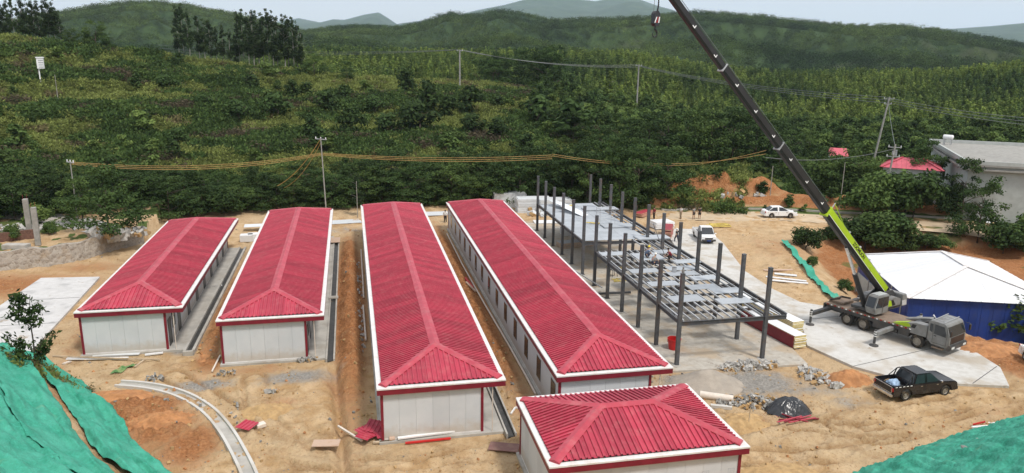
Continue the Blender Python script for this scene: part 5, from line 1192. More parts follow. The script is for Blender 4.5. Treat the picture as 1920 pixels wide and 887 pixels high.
eucs = [(crown('crown', 'euc', 200+i, lf_euc, 13, 2700), trunk('trunk', 13, .13, m_pbark, 'euc', 20+i)) for i in range(5)]
cones = [(crown('crown', 'cone', 300+i, lf_plant, 9, 650), trunk('trunk', 9, .12, m_pbark, 'euc', 30+i)) for i in range(3)]
rounds = [(crown('crown', 'round', 400+i, (lf_dark, lf_mid, lf_lite)[i], 4, 2400), trunk('trunk', 4, .10, m_bark, 'broad', 40+i)) for i in range(3)]
shrubs = [(crown('crown', 'shrub', 500+i, (lf_dark, lf_dark, lf_mid, lf_mid, lf_lite)[i], 2.6, 480), trunk('trunk', 2.6, .06, m_bark, 'broad', 50+i)) for i in range(5)]
def tree(name, tpl, loc, sc, label, cat='tree', group=None, sxy=None):
    o = empty(name, (loc[0], loc[1], loc[2]-.1), R.uniform(0, 6.28), label, cat, group); s = (sc*(sxy or 1), sc*(sxy or 1), sc); o.scale = s
    place('crown', tpl[0], o); place('trunk', tpl[1], o); return o
def top_h(px, py, dist, g):                      # height that reaches that pixel row
    d = ray(px, py); return CAMH+d.z/hypot(d.x, d.y)*dist-g.z
# the dark belt at the foot of the hill
seg_lab = [(-400, 330, 'dark tree in the belt beyond the leftmost house'), (330, 640, 'dark tree in the belt beyond the second house'),
           (640, 830, 'dark tree in the belt beyond the middle house'), (830, 1000, 'dark tree in the belt beyond the pale panel stacks'), (1000, 1400, 'dark tree in the belt beyond the steel frame')]
tops = [(-300, 300), (0, 318), (150, 300), (300, 312), (420, 325), (600, 300), (720, 285), (900, 292), (1000, 280), (1100, 262), (1200, 258), (1290, 285), (1330, 320)]
for row, (dd_, step, dtop) in enumerate([(107.5, 33, 24), (111.5, 38, 2), (117, 52, -6)]):
    px = -260+row*17
    while px < (1275 if row else 1240):
        dist = dd_+R.uniform(-1.2, 1.2)-(2.5 if px < 330 and row == 0 else 0); g = A(px, dist)
        ty = np.interp(px, *zip(*tops))+dtop+R.uniform(-12, 16)-(10 if px > 830 else 0); h = max(3.5, top_h(px, ty, dist, g))
        lab = next((l for a, b, l in seg_lab if a <= px < b), seg_lab[-1][2])
        i = R.choice([0, 1, 2, 3, 0, 1, 2, 3, 4, 5]); rw = ('front', 'middle', 'back')[row]; lab = lab.replace('in the belt', 'in the %s row of the belt' % rw); tree('belt_tree', broad[i], g, h/8, lab, 'tree', lab.replace('dark tree in', 'dark trees of'), R.uniform(.95, 1.3)*8/max(h, 6))
        px += step*R.uniform(.8, 1.2)
g = at(205, 441, 1.7); tree('spreading_tree', broad[1], (g.x, g.y, 1.7), 1.02, 'large dark tree on the left terrace, behind the scrap heap', 'tree', None, 1.15)
g = at(150, 425, 1.7); tree('spreading_tree', broad[4], (g.x, g.y+1, 1.7), .75, 'mid-green tree on the terrace left of the large dark tree', 'tree', None, 1.0)
g = at(70, 424, 1.7); tree('round_bush', rounds[2], (g.x, g.y, 1.7), .75, 'small bright green bush behind the two concrete posts', 'bush')
for px, py, s_, lab in [(20, 450, .5, 'low bush left of the concrete posts'), (92, 440, .45, 'low bush right of the concrete posts'), (420, 405, 1.1, 'dark bushy tree standing close behind the gap between the first two houses')]:
    g = at(px, py, 1.7 if px < 300 else 0); tree('low_bush', rounds[0 if px > 300 else 1], (g.x, g.y, g.z), s_, lab, 'bush')
# thin pale-barked young tree beside the panels
g = A(660, 101); tree('young_tree', eucs[1], g, .46, 'thin young tree with a pale stem beyond the gap between houses two and three', 'tree', None, 1.3)
# dark trees on the right flat
for k, (px, dist, ty) in enumerate([(1140, 140, 232), (1180, 150, 215), (1225, 150, 208), (1262, 146, 200), (1300, 150, 192), (1345, 150, 190), (1388, 152, 196), (1432, 155, 205), (1470, 160, 222), (1500, 165, 235), (1535, 170, 238), (1330, 168, 188), (1410, 172, 200), (1080, 150, 205), (1040, 160, 200)]):
    g = A(px, dist); h = top_h(px, ty, dist, g); tree('broad_tree', broad[k % 6], g, h/8, 'broad dark tree in the grove behind the boom, '+('front row' if dist < 152 else 'back row')+(', left half' if px < 1290 else ', right half'), 'tree', 'grove behind the boom', R.uniform(1.05, 1.35))
for px, dist, ty, i, lab in [(1290, 118, 268, 5, 'small pale-topped round tree at the right end of the dark belt'), (1634, 128, 262, 5, 'round tree between the small red roof and the pink roof'), (1766, 127, 257, 0, 'large dark tree in front of the flat-roofed building'),
                             (1848, 117, 292, 1, 'dark tree at the foot of the flat-roofed building'), (1888, 111, 326, 3, 'low dark tree right of the flat-roofed building wall'), (1610, 126, 312, 2, 'dark round tree left of the leaning transformer pole'),
                             (1660, 122, 322, 4, 'mid-green tree below the pink roof'), (1562, 134, 272, 3, 'dark tree left of the small red roof'), (1745, 140, 272, 2, 'dark tree right behind the pink roof'), (1520, 140, 290, 4, 'mid-green tree just right of the boom'), (1480, 150, 280, 0, 'dark tree just left of the boom')]:
    g = A(px, dist); h = max(2.5, top_h(px, ty, dist, g)); tree('broad_tree', broad[i], g, h/8, lab, 'tree', None, .85 if px > 1740 else R.uniform(1.0, 1.2))
for px, dist, ty in [(1666, 115, 308), (1682, 118, 316), (1698, 117, 318), (1716, 118, 320), (1734, 117, 316), (1753, 116, 306), (1655, 113, 330), (1580, 130, 290), (1592, 128, 294), (1604, 130, 292), (1618, 127, 300)]:
    g = A(px, dist); h = max(1.2, top_h(px, ty, dist, g)); tree('bank_shrub', rounds[R.randrange(2)], g, h/4, 'bushy shrub growing up to the '+('pink-roofed house' if px > 1630 else 'small red roof')+' at the right', 'shrub', 'bushes before the distant roofs', max(1, 1.3*2.5/h))
g = T(1784, 403); tree('round_bush', rounds[0], g, 1.12, 'round dense dark bush on the red bank at the right', 'bush')
for k, (px, py, hpx) in enumerate([(1585, 462, 62), (1622, 468, 74), (1660, 470, 76), (1700, 470, 44), (1735, 470, 36), (1640, 452, 60), (1678, 452, 48), (1760, 472, 30)]):
    g = T(px, py); dist = hypot(g.x, g.y); tree('dense_bush', rounds[k % 2], g, hpx*dist/1412/4, 'dense dark bush on the bank behind the white shed roof', 'bush', 'bushes behind the white roof', 1.25)
for px, py, hpx, i, lab in [(1852, 628, 96, 1, 'round green bush in front of the blue wall'), (1818, 622, 56, 1, 'small green bush left of the round one by the blue wall'), (1908, 634, 92, 1, 'green bush cut by the right edge, right of the round one by the blue wall'), (1880, 478, 60, 0, 'dark bush behind the right end of the white roof'), (1925, 470, 75, 1, 'dark bush at the right edge above the white roof'),
                            (1582, 548, 26, 0, 'low dark bush by the left corner of the blue shed'), (1512, 470, 52, 0, 'ragged dark shrub on the earth bank left of the boom'), (1520, 498, 22, 1, 'small shrub low on the earth bank'), (1895, 410, 40, 1, 'bush on the red bank at the far right')]:
    g = T(px, py); dist = hypot(g.x, g.y); tree('round_bush', rounds[i], g, hpx*dist/1412/4, lab, 'bush', None, 1.15)
for px, py in [(1480, 395), (1540, 392), (1600, 392), (1640, 398), (1690, 392), (1430, 372), (1850, 398), (1870, 380), (1560, 380)]:
    g = T(px, py-6); tree('bank_shrub', shrubs[R.randrange(5)], g, R.uniform(.5, .9), 'scrubby shrub on the bank along the upper dirt road', 'shrub', 'shrubs along the upper road', 1.2)
# eucalyptus on the crest
for lab, grp, lst in [('tall eucalyptus with a bare pale trunk in the grove at the upper left corner', 'grove at the upper left', [(-70+9.5*i, R.uniform(-22, 8)+(12 if i > 17 else 0)) for i in range(21)]),
                      ('tall dark eucalyptus in the pair of clumps left of centre on the crest', 'eucalyptus left of centre', [(338, 8), (347, 2), (357, 12), (376, 24), (386, 30), (396, 36)]),
                      ('shorter bushy tree between the two tall crest groups', 'short trees between the crest groups', [(408, 48), (420, 44), (433, 52), (443, 60)]),
                      ('tall dark eucalyptus in the long row on the crest', 'row of eucalyptus on the crest', [(450, 20), (458, 13), (467, 20), (476, 12), (485, 13), (495, 22), (505, 12), (513, 16), (521, 24), (534, 20), (541, 27), (551, 28), (559, 36), (566, 55)])]:
    for k, (px, ty) in enumerate(lst):
        dist = R.uniform(219, 232); g = A(px, dist); h = max(3, top_h(px, ty, dist, g)); tree('eucalyptus_tree', eucs[k % 5], g, h/13, lab, 'tree', grp, R.uniform(.85, 1.15)*(1.25 if h < 9 else 1))
for px, ty, lab in [(185, 33, 'lone dark round tree on the crest at the upper left'), (205, 60, 'small pale bush right of the lone tree on the crest'), (140, 50, 'low bush on the crest left of the lone tree'), (588, 95, 'small dark tree at the right end of the crest row'), (650, 112, 'broad low green tree on the ridge right of the crest row')]:
    dist = 214; g = A(px, dist); h = max(2.5, top_h(px, ty, dist, g)); tree('crest_tree', broad[R.randrange(6)], g, h/8, lab, 'tree', None, 1.1)
for k in range(18):
    px = R.choice([R.uniform(880, 1065), R.uniform(930, 1060)]); dist = R.uniform(235, 280); g = A(px, dist); ty = np.interp(px, [870, 960, 1000, 1060], [108, 82, 66, 78])+R.uniform(0, 26)
    h = max(5, top_h(px, ty, dist, g)); tree('ridge_tree', broad[k % 4], g, h/8, 'dark tree in the clump on the ridge right of the far pole', 'tree', 'dark clump on the ridge', R.uniform(.6, .9))
for px, dist, ty, lab in [(1145, 225, 132, 'tallest pale conical tree at the plantation edge'), (1096, 222, 148, 'pale conical tree left of the tallest one at the plantation edge'), (1216, 225, 146, 'pale conical tree right of the tall pole at the plantation edge'), (1168, 232, 158, 'small pale conical tree at the foot of the tall pole')]:
    g = A(px, dist); h = top_h(px, ty, dist, g); tree('conical_tree', cones[0], g, h/9, lab, 'tree', None, 1.25)
# shrubs dotted over the terraces
used = []
def hill_shrub(px, dist, s_, i):
    g = A(px, dist)
    if any((g.x-a)**2+(g.y-b)**2 < 3.2 for a, b in used): return
    used.append((g.x, g.y)); wh = ('lowest' if dist < 140 else 'middle' if dist < 175 else 'upper')+' terraces, '+('left of the second house' if px < 330 else 'above the middle houses' if px < 760 else 'above the steel frame'); lab = ('rounded dark shrub on the terraced hillside', 'rounded dark shrub on the terraced hillside', 'mid-green shrub on the terraced hillside', 'mid-green shrub on the terraced hillside', 'bright yellow-green shrub on the terraced hillside')[i].replace('on the terraced hillside', 'on the '+wh)
    tree('hill_shrub', shrubs[i], g, s_, lab, 'shrub', ('dark', 'dark', 'mid-green', 'mid-green', 'bright')[i]+' shrubs on the '+wh, R.uniform(.9, 1.35))
for px, py, hp in [(440, 228, 40), (515, 225, 48), (575, 262, 42), (650, 255, 52), (730, 254, 42), (785, 252, 62), (605, 210, 38), (800, 218, 58), (760, 180, 45), (840, 222, 40), (890, 255, 42), (935, 262, 40), (700, 215, 36), (880, 214, 52), (1010, 236, 58), (1075, 268, 70), (985, 290, 40), (310, 170, 28), (640, 190, 30), (470, 170, 28), (545, 190, 34), (1110, 225, 45)]:
    g = T(px, py); dist = hypot(g.x, g.y); hill_shrub(px, dist, hp*dist/1412/2.2, R.choice([0, 1, 0, 1, 0]))
for k in range(175):
    px = R.uniform(-120, 1120); dist = R.uniform(120, 212); hill_shrub(px, dist, R.choice([.5, .7, .8, 1.0, 1.2, 1.5])*R.uniform(.8, 1.2), R.choice([0, 1, 2, 2, 3, 3, 4, 4]))
# ground cover and woods nobody could count: points with instances
def scatter(name, pts, sc, idx, templates, label):
    n = len(pts); me = bpy.data.meshes.new(name); me.vertices.add(n); me.vertices.foreach_set('co', np.asarray(pts, np.float32).ravel())
    for nm, ty, vals in (('sc', 'FLOAT', sc), ('rz', 'FLOAT', rng.uniform(0, 6.28, n)), ('ix', 'INT', idx)):
        a_ = me.attributes.new(nm, ty, 'POINT'); a_.data.foreach_set('value', np.asarray(vals, np.float32 if ty == 'FLOAT' else np.int32))
    lib = bpy.data.collections.new(name+'_kinds')
    for k, tm in enumerate(templates): lib.objects.link(bpy.data.objects.new('%s_kind_%s' % (name, 'abcdefgh'[k]), tm))
    ng = bpy.data.node_groups.new(name, 'GeometryNodeTree'); ng.interface.new_socket('Geometry', in_out='INPUT', socket_type='NodeSocketGeometry'); ng.interface.new_socket('Geometry', in_out='OUTPUT', socket_type='NodeSocketGeometry')
    N = ng.nodes.new; L = ng.links.new; gi = N('NodeGroupInput'); go = N('NodeGroupOutput'); ip = N('GeometryNodeInstanceOnPoints'); ci = N('GeometryNodeCollectionInfo')
    ci.inputs['Collection'].default_value = lib; ci.inputs['Separate Children'].default_value = True; ci.inputs['Reset Children'].default_value = True
    def na(nm, ty):
        o = N('GeometryNodeInputNamedAttribute'); o.data_type = ty; o.inputs['Name'].default_value = nm; return o.outputs[0]
    cx = N('ShaderNodeCombineXYZ'); L(na('rz', 'FLOAT'), cx.inputs[2]); L(gi.outputs[0], ip.inputs['Points']); L(ci.outputs[0], ip.inputs['Instance'])
    ip.inputs['Pick Instance'].default_value = True; L(na('ix', 'INT'), ip.inputs['Instance Index']); L(cx.outputs[0], ip.inputs['Rotation']); L(na('sc', 'FLOAT'), ip.inputs['Scale'])
    L(ip.outputs[0], go.inputs[0]); o = place(name, me); md = o.modifiers.new('scatter', 'NODES'); md.node_group = ng
    return tag(o, label, kind='stuff')
def sector(n, px0, px1, d0, d1):
    a0, a1 = azel(px0, 120)[0], azel(px1, 120)[0]; a = rng.uniform(a0, a1, n); d = np.sqrt(rng.uniform(d0*d0, d1*d1, n)); return np.sin(a)*d, np.cos(a)*d, d, a
def tuft(name, seed, mat, n=26, h=.8, wd=.55, blade=.34, asp=.32):
    n = int(n*2.4); blade *= .58
    global rng; r_ = np.random.default_rng(seed); rng = r_; c = r_.normal(size=(n, 3))*np.array([wd*.5, wd*.5, h*.22])+np.array([0, 0, h*.42]); d = r_.normal(size=(n, 3)); d[:, 2] = abs(d[:, 2])*.7
    return leaves_mesh(name, c, d, r_.uniform(.6, 1.2, n)*blade, r_.uniform(.1, .9, n), mat, asp)
t_grass = [tuft('grass_tuft', 1, lf_grass), tuft('grass_tuft', 2, lf_grass, 30, 1.0, .7), tuft('dry_tuft', 3, lf_dry, 24, .9, .6), tuft('fern_tuft', 4, lf_fern, 34, .9, .9, .36, .5), tuft('fern_tuft', 5, lf_fern, 40, 1.2, 1.1, .4, .5), tuft('scrub_tuft', 6, lf_brown, 30, .9, .9, .3, .4), tuft('leafy_tuft', 7, lf_mid, 40, 1.3, 1.2, .4, .55)]
rng = np.random.default_rng(5)
x, y, d, a = sector(34000, -380, 1420, 108, 236); z = terrain(x, y, False)
mv = fbm(x/13, y/13, 4, 91); ms = vnoise(x/4, y/4, 93); terb = (z/5.2) % 1
ix = np.where(mv > .50, np.where(ms > .4, 1, 0), np.where(mv < .41, np.where(ms > .5, 4, 3), np.where(ms > .66, 6, np.where(ms < .3, 5, np.where(ms < .5, 0, 2)))))
ix = np.where((terb > .2) & (terb < .55) & (mv > .36), np.where(ms > .42, 0, np.where(ms > .2, 1, 2)), ix); ix = np.where((terb > .72) & (ms < .75), np.where(ms < .3, 5, np.where(ms < .5, 4, 3)), ix); ix = np.where((d > 190) & (ix == 3), 1, ix)
scatter('hillside_undergrowth', np.stack([x, y, z-.08], -1), rng.uniform(.7, 1.7, len(x))*(.75+.25*(d/150)), ix, t_grass, 'tangled grass, fern and low scrub covering the terraced hill')
x, y, d, a = sector(5200, 1000, 2350, 112, 290); z = terrain(x, y, False); keep = (banks_(x, y) < .15) & (d > DS(a)+1) & ((d > 126) | (vnoise(x/6, y/6, 95) > .5)); keep &= ~((d < 150) & (a < azel(1240, 120)[0]) & False)
s_ = rng.uniform(.35, 1.25, len(x))*np.where(d < 140, .45, np.where(d < 170, .8, 1.5))
scatter('valley_scrub', np.stack([x, y, z-.1], -1)[keep], s_[keep], rng.integers(0, 5, len(x))[keep], [s[0] for s in shrubs], 'low dark scrub filling the flat ground before the plantation')
x, y, d, a = sector(9000, 1230, 2350, 104, 175); z = terrain(x, y, False); keep = (terrain(x, y) > -.3) & (fbm(x/5, y/5, 3, 83) > .42)
k2 = inpoly(x, y, PIT) | (banks_(x, y) > .2) | (segdist(x, y, RD) < 7.5); keep &= ~k2
scatter('bank_grass', np.stack([x, y, z-.05], -1)[keep], rng.uniform(.5, 1.1, keep.sum()), np.where(vnoise(x/5, y/5, 97) > .45, 0, 3)[keep], t_grass, 'long grass growing along the upper road at the right')
x, y, d, a = sector(9000, 480, 2500, 275, 470); z = terrain(x, y, False); keep = (d > 290+60*vnoise(x/60, y/60, 99)) | (vnoise(x/30, y/30, 98) > .5)
scatter('plantation_wood', np.stack([x, y, z-.5], -1)[keep], rng.uniform(.75, 1.2, keep.sum()), rng.integers(0, 3, keep.sum()), [c[0] for c in cones], 'pale green plantation wood covering the low hill')
forest = [crown('forest_crown', 'round', 600+i, lf_forest, 9, 130) for i in range(3)]
x, y, d, a = sector(34000, -500, 2600, 640, 1260); z = terrain(x, y, False); keep = fbm(x/90, y/90, 3, 101) > .05
scatter('far_forest', np.stack([x, y, z-2.5], -1)[keep], rng.uniform(.6, 1.5, keep.sum()), rng.integers(0, 3, keep.sum()), forest, 'dense forest covering the farther hills')
x, y, d, a = sector(5000, -500, 900, 250, 640); z = terrain(x, y, False); scatter('hollow_forest', np.stack([x, y, z-1.5], -1), rng.uniform(.4, .85, len(x)), rng.integers(0, 3, len(x)), forest, 'dark wood in the hollow behind the terraced hill')
# ---------------------------------------------------------------- poles and wires
def gz(p): return (p.x, p.y, p.z-.3)
def pole(px, dist, ty, lab, r0=.17, r1=.11, lean=0.0, arms=(), name='utility_pole', mat=None):
    g = A(px, dist); h = top_h(px, ty, dist, g)+.3; o = empty(name, gz(g), 0, lab, 'pole'); ang = YAW
    MB().tube([(0, 0, 0), (lean*cos(ang), -lean*sin(ang), h)], r0, 8, r1=r1).build('shaft', mat or m_pole, o)
    for dz, L in arms:
        f = (h-dz)/h; c = Vector((lean*cos(ang)*f, -lean*sin(ang)*f, h-dz)); u = Vector((cos(ang+.5), -sin(ang+.5), 0))
        MB().bar(c-u*L/2, c+u*L/2, .10, .10).build('crossarm', m_joist, o)
        for k in (-.45, 0, .45): MB().tube([c+u*L*k+Vector((0, 0, .05)), c+u*L*k+Vector((0, 0, .28))], .06, 6).build('insulator', m_white, o)
    return o, Vector(gz(g))+Vector((lean*cos(ang), -lean*sin(ang), h))
_, p1 = pole(862, 205, 93, 'pale pole standing alone on the hill crest in the middle', arms=((.3, 1.8),), r0=.22, r1=.18)
_, p2 = pole(1198, 215, 121, 'tall pale pole at the plantation edge left of the boom', arms=((.3, 1.8),), r0=.24, r1=.2)
_, p3 = pole(1660, 160, 182, 'leaning concrete pole carrying the wires at the right', lean=1.6, arms=((.35, 1.8), (1.3, 1.2)), r0=.22, r1=.16)
tp, p4 = pole(1690, 118, 272, 'transformer pole in front of the pink roof', lean=.7, arms=((.4, 1.7), (1.7, 1.7)), r0=.16, r1=.12)
tv = Vector((.6, 0, 0)); hh_ = p4.z-tp.location.z
MB().tube([(.95, 0, hh_-1.6), (.95, 0, hh_-.8)], .24, 10).tube([(.35, -.3, hh_-1.4), (.35, -.3, hh_-.9)], .15, 8).build('transformer', m_joist, tp)
_, p5 = pole(599, 101.5, 259, 'slim pole with a crossarm and yellow cables among the belt trees', r0=.09, r1=.07, lean=-.3, arms=((.15, 1.9),))
_, p6 = pole(108, 100, 304, 'short slim pole at the left end of the yellow cables', r0=.08, r1=.06, arms=((.1, 1.3),))
_, p7 = pole(1607, 112, 306, 'thin bare stake on the bank right of the boom', r0=.06, r1=.04, mat=m_pbark, name='thin_stake')
_, p8 = pole(1468, 116, 312, 'thin bare pole on the grass left of the boom', r0=.07, r1=.05, mat=m_pbark, name='thin_stake')
_, p9 = pole(100, 165, 140, 'very thin pale mast on the terraced hill at the left', r0=.06, r1=.05, mat=m_pbark, name='thin_stake')
_, pa = pole(660, 99.5, 340, 'thin pale stem left of the middle house roof', r0=.05, r1=.03, mat=m_pbark, name='thin_stake')
g = A(76, 178); h = top_h(76, 106, 178, g); o = empty('meter_box', gz(g), YAW, 'white box on a post standing in the hillside scrub at the upper left', 'box')
MB().bb(-.6, .6, -.4, .4, h-2.0, h).bb(-.7, .7, -.5, .5, h, h+.22).build('cabinet', m_white, o); MB().bb(-.5, -.3, -.1, .1, 0, h-2.0).build('post', m_white, o)
for k in range(4): MB().bb(-.3, .55, -.43, -.405, h-1.8+k*.42, h-1.62+k*.42).build('louvre', m_joist, o)
def wire(a, b, sag, r_, mat, name, lab, cat='wire', group=None, n=20):
    a, b = Vector(a), Vector(b); pts = [a.lerp(b, i/n)-Vector((0, 0, sag*4*(i/n)*(1-i/n))) for i in range(n+1)]
    o = MB().tube(pts, r_, 5).build(name, mat); return tag(o, lab, cat, group)
far_l = A(300, 330); far_l = Vector((far_l.x, far_l.y, 22+azel(300, 84)[1]*330)); far_r = A(2080, 120); far_r = Vector((far_r.x, far_r.y, 22+azel(2080, 232)[1]*120))
for k, off in enumerate((-.75, 0, .75)):  # three wires
    u = Vector((cos(YAW+.5)*off, -sin(YAW+.5)*off, -.03)); nm_ = ('left', 'middle', 'right')[k]
    wire(far_l+u+Vector((0, 0, -1.2*k)), p1+u, 1.5, .035, m_wire, 'power_line', 'thin power line running to the lone crest pole, %s of three' % nm_, group='power lines over the hill')
    wire(p1+u, p2+u+Vector((0, 0, -.3*k)), 1.5, .035, m_wire, 'power_line', 'thin power line between the two far poles, %s of three' % nm_, group='power lines over the hill')
    wire(p2+u+Vector((0, 0, -.3*k)), p3+u+Vector((0, 0, -.55*k)), 1.2, .045, m_wire, 'power_line', 'thin power line crossing behind the boom, %s of three' % nm_, group='power lines over the hill')
    wire(p3+u+Vector((0, 0, -.55*k)), far_r+u+Vector((0, 0, -.5*k)), .6, .036, m_wire, 'power_line', 'thin power line leaving the right edge, %s of three' % nm_, group='power lines over the hill')
q1 = A(1040, 103); q1 = Vector((q1.x, q1.y, 22+azel(1040, 289)[1]*103)); q2 = A(1320, 112); q2 = Vector((q2.x, q2.y, 22+azel(1320, 306)[1]*112)); q3 = A(1452, 114); q3 = Vector((q3.x, q3.y, 22+azel(1452, 296)[1]*114))
for k in range(3):
    dz = Vector((0, 0, -.12-.26*k)); nm_ = ('upper', 'middle', 'lower')[k]
    wire(p6+dz*.5, p5+Vector((0, 0, -1.9))+dz*.5, 1.0+.10*k, .03, m_cable, 'yellow_cable', '%s of three yellow cables sagging left of the slim pole' % nm_, 'cable', 'yellow cables over the belt trees')
    wire(p5+Vector((0, 0, -1.9))+dz*.5, q1+dz, .5+.05*k, .03, m_cable, 'yellow_cable', '%s of three yellow cables running right from the slim pole' % nm_, 'cable', 'yellow cables over the belt trees')
for k in range(2):
    dz = Vector((0, 0, -.25*k)); nm_ = ('upper', 'lower')[k]
    wire(q1+dz, q2+dz, .6, .03, m_cable, 'yellow_cable', '%s yellow cable passing through the trees behind the frame' % nm_, 'cable', 'yellow cables over the belt trees')
    wire(q2+dz, q3+Vector((0, 0, .5))-dz*2, .15, .03, m_cable, 'yellow_cable', '%s yellow cable just left of the boom' % nm_, 'cable', 'yellow cables over the belt trees')
wire(q3, p4-Vector((0, 0, .6)), .9, .035, m_wire, 'service_wire', 'dark service wire from the boom side to the transformer pole')
q4 = at(520, 350, 3.4); wire(p5-Vector((0, 0, .1)), (q4.x, q4.y, 3.5), .8, .05, m_cable, 'drop_cable', 'yellow cable dropping steeply left from the slim pole top', 'cable')
wire(p5-Vector((0, 0, .6)), (q4.x+.9, q4.y, 3.2), .9, .035, m_cable, 'drop_cable', 'thinner cable dropping left under the steep yellow one', 'cable')
wire(p3-Vector((0, 0, 1.2)), p4-Vector((0, 0, .3)), .4, .03, m_wire, 'service_wire', 'thin wire between the leaning pole and the transformer pole')
# ---------------------------------------------------------------- green netting on the near slopes
t = NT('green_debris_net'); n1 = t.noise(.8, 6); n2 = t.noise(7, 4)
c = t.mix(t.ramp(n1, .3, .7), (.035, .275, .18), (.075, .37, .26)); c = t.mix(t.ramp(n2, .45, .75, 0, .45), c, (.08, .50, .37)); c = t.mix(t.ramp(t.noise(.5, 6), .62, .72, 0, .35), c, (.22, .36, .22))
t.bump(t.math('ADD', n2, t.math('MULTIPLY', t.noise(2.2, 5, rough=.7), 1.4)), .8, .09); m_net = t.out(c, .75, 0, .25)
def net(name, edge, s0, s1, lab, fold=.10, nu=120, nv=46, end=None, seed=0, rough_edge=.25, freq=5.5, diag=.35, along=False):
    pl = smooth_pl(edge, 12); L = [0]
    for a, b in zip(pl[:-1], pl[1:]): L.append(L[-1]+hypot(b[0]-a[0], b[1]-a[1]))
    L = np.array(L); P = np.array([p[:2] for p in pl]); uu = np.linspace(0, L[-1], nu); ex = np.interp(uu, L, P[:, 0]); ey = np.interp(uu, L, P[:, 1])
    tx = np.gradient(ex); ty = np.gradient(ey); k = 9; ker = np.ones(k)/k
    nx, ny = ty, -tx; ln = np.hypot(nx, ny); nx, ny = nx/ln, ny/ln
    nx = np.convolve(np.pad(nx, k//2, 'edge'), ker, 'valid'); ny = np.convolve(np.pad(ny, k//2, 'edge'), ker, 'valid')
    U, V = np.meshgrid(np.arange(nu), np.linspace(0, 1, nv), indexing='ij')
    jit = (fbm(uu/1.1, uu*0+seed, 3, seed)-.5)*rough_edge*2
    S = (s0+jit)[:, None]*(1-V)+(s1+(fbm(uu/1.3, uu*0+seed+5, 3, seed+9)-.5)*rough_edge*2)[:, None]*V
    X = ex[:, None]+nx[:, None]*S; Y = ey[:, None]+ny[:, None]*S; Z = terrain(X, Y)
    ul = uu[:, None]+S*diag
    ridg = (1-np.abs(2*fbm(ul/(freq*.35), S/4.2, 3, seed+20)-1))**3*fold*1.6+(fbm(X/.8, Y/.8, 3, seed+30)-.5)*fold*.9+(fbm(X/.28, Y/.28, 2, seed+40)-.5)*.09
    if along: ridg = (1-np.abs(2*fbm(S/1.5+seed, uu[:, None]/9+.15*S, 3, seed+20)-1))**4*fold*3.4+(fbm(S/.35, uu[:, None]/2.2, 2, seed+22)-.5)*.10+(fbm(X/.8, Y/.8, 3, seed+30)-.5)*fold*.7
    Z = Z+.09+ridg
    v = np.stack([X, Y, Z], -1).reshape(-1, 3); f = [(i*nv+j, (i+1)*nv+j, (i+1)*nv+j+1, i*nv+j+1) for i in range(nu-1) for j in range(nv-1)]
    m = MB(); m.v = [tuple(p) for p in v]; m.f = f; m.m = [0]*len(f); o = m.build(name, m_net, smooth=True, fix=False)
    sm = o.modifiers.new('thick', 'SOLIDIFY'); sm.thickness = .02
    return tag(o, lab, 'netting', 'green nets on the slopes')
E1 = [(-23.4, 55.8), (-21.2, 54.3), (-17.9, 51.1), (-13.8, 44.4), (-10.5, 38.7), (-6.5, 33.6), (-2, 29)]
net('debris_net', E1, .1, 2.65, 'green net sheet along the foot of the left slope, next to the orange soil', seed=3, fold=.17, along=True, rough_edge=.14)
net('debris_net', E1, 3.1, 5.7, 'middle green net sheet of the left slope, above the soil seam', seed=13, fold=.15, along=True, rough_edge=.12)
net('debris_net', E1, 5.45, 13, 'uppermost green net sheet at the bottom left corner', seed=23, fold=.15, along=True, nv=90, rough_edge=.1)
E3 = [(21.5, 29.6), (24, 30.8), (26.1, 31.7), (30.0, 32.8), (34.4, 34.1), (40.6, 35.3), (46, 36.4), (52, 38)]
net('debris_net', E3, .1, 9.0, 'wrinkled green net over the slope at the bottom right corner', seed=33, fold=.15, nu=230, nv=110, freq=1.6, diag=.9, rough_edge=.15)
stripe = [tuple(at(*p)[:2]) for p in [(1470, 456), (1490, 478), (1515, 508), (1545, 545), (1570, 566)]]
net('net_strip', stripe, -.38, .38, 'narrow green net strip down the earth bank toward the crane', seed=43, fold=.2, nu=60, nv=10, rough_edge=.12)
# soil showing as seams between the sheets is the slope itself; stones weigh the nets down
def stone_mesh(seed, k=1.0):
    bm = bmesh.new(); bmesh.ops.create_icosphere(bm, subdivisions=1, radius=1.0); r_ = random.Random(seed)
    for v in bm.verts: v.co *= r_.uniform(.6, 1.15)
    for v in bm.verts: v.co.z *= .65
    me = bpy.data.meshes.new('stone'); bm.to_mesh(me); bm.free(); me.materials.append(m_stone); return me
stones = [stone_mesh(i) for i in range(6)]
for px, py, s_, lab in [(1806, 846, .17, 'grey stone in the middle of the right-hand net'), (1748, 866, .22, 'pale stone on the lower part of the right-hand net'), (1832, 826, .12, 'small stone high on the right-hand net')]:
    g = T(px, py); o = place('stone', stones[R.randrange(6)], None, (g.x, g.y, g.z+.2), R.uniform(0, 6), s_); tag(o, lab, 'stone', 'stones weighing the net')
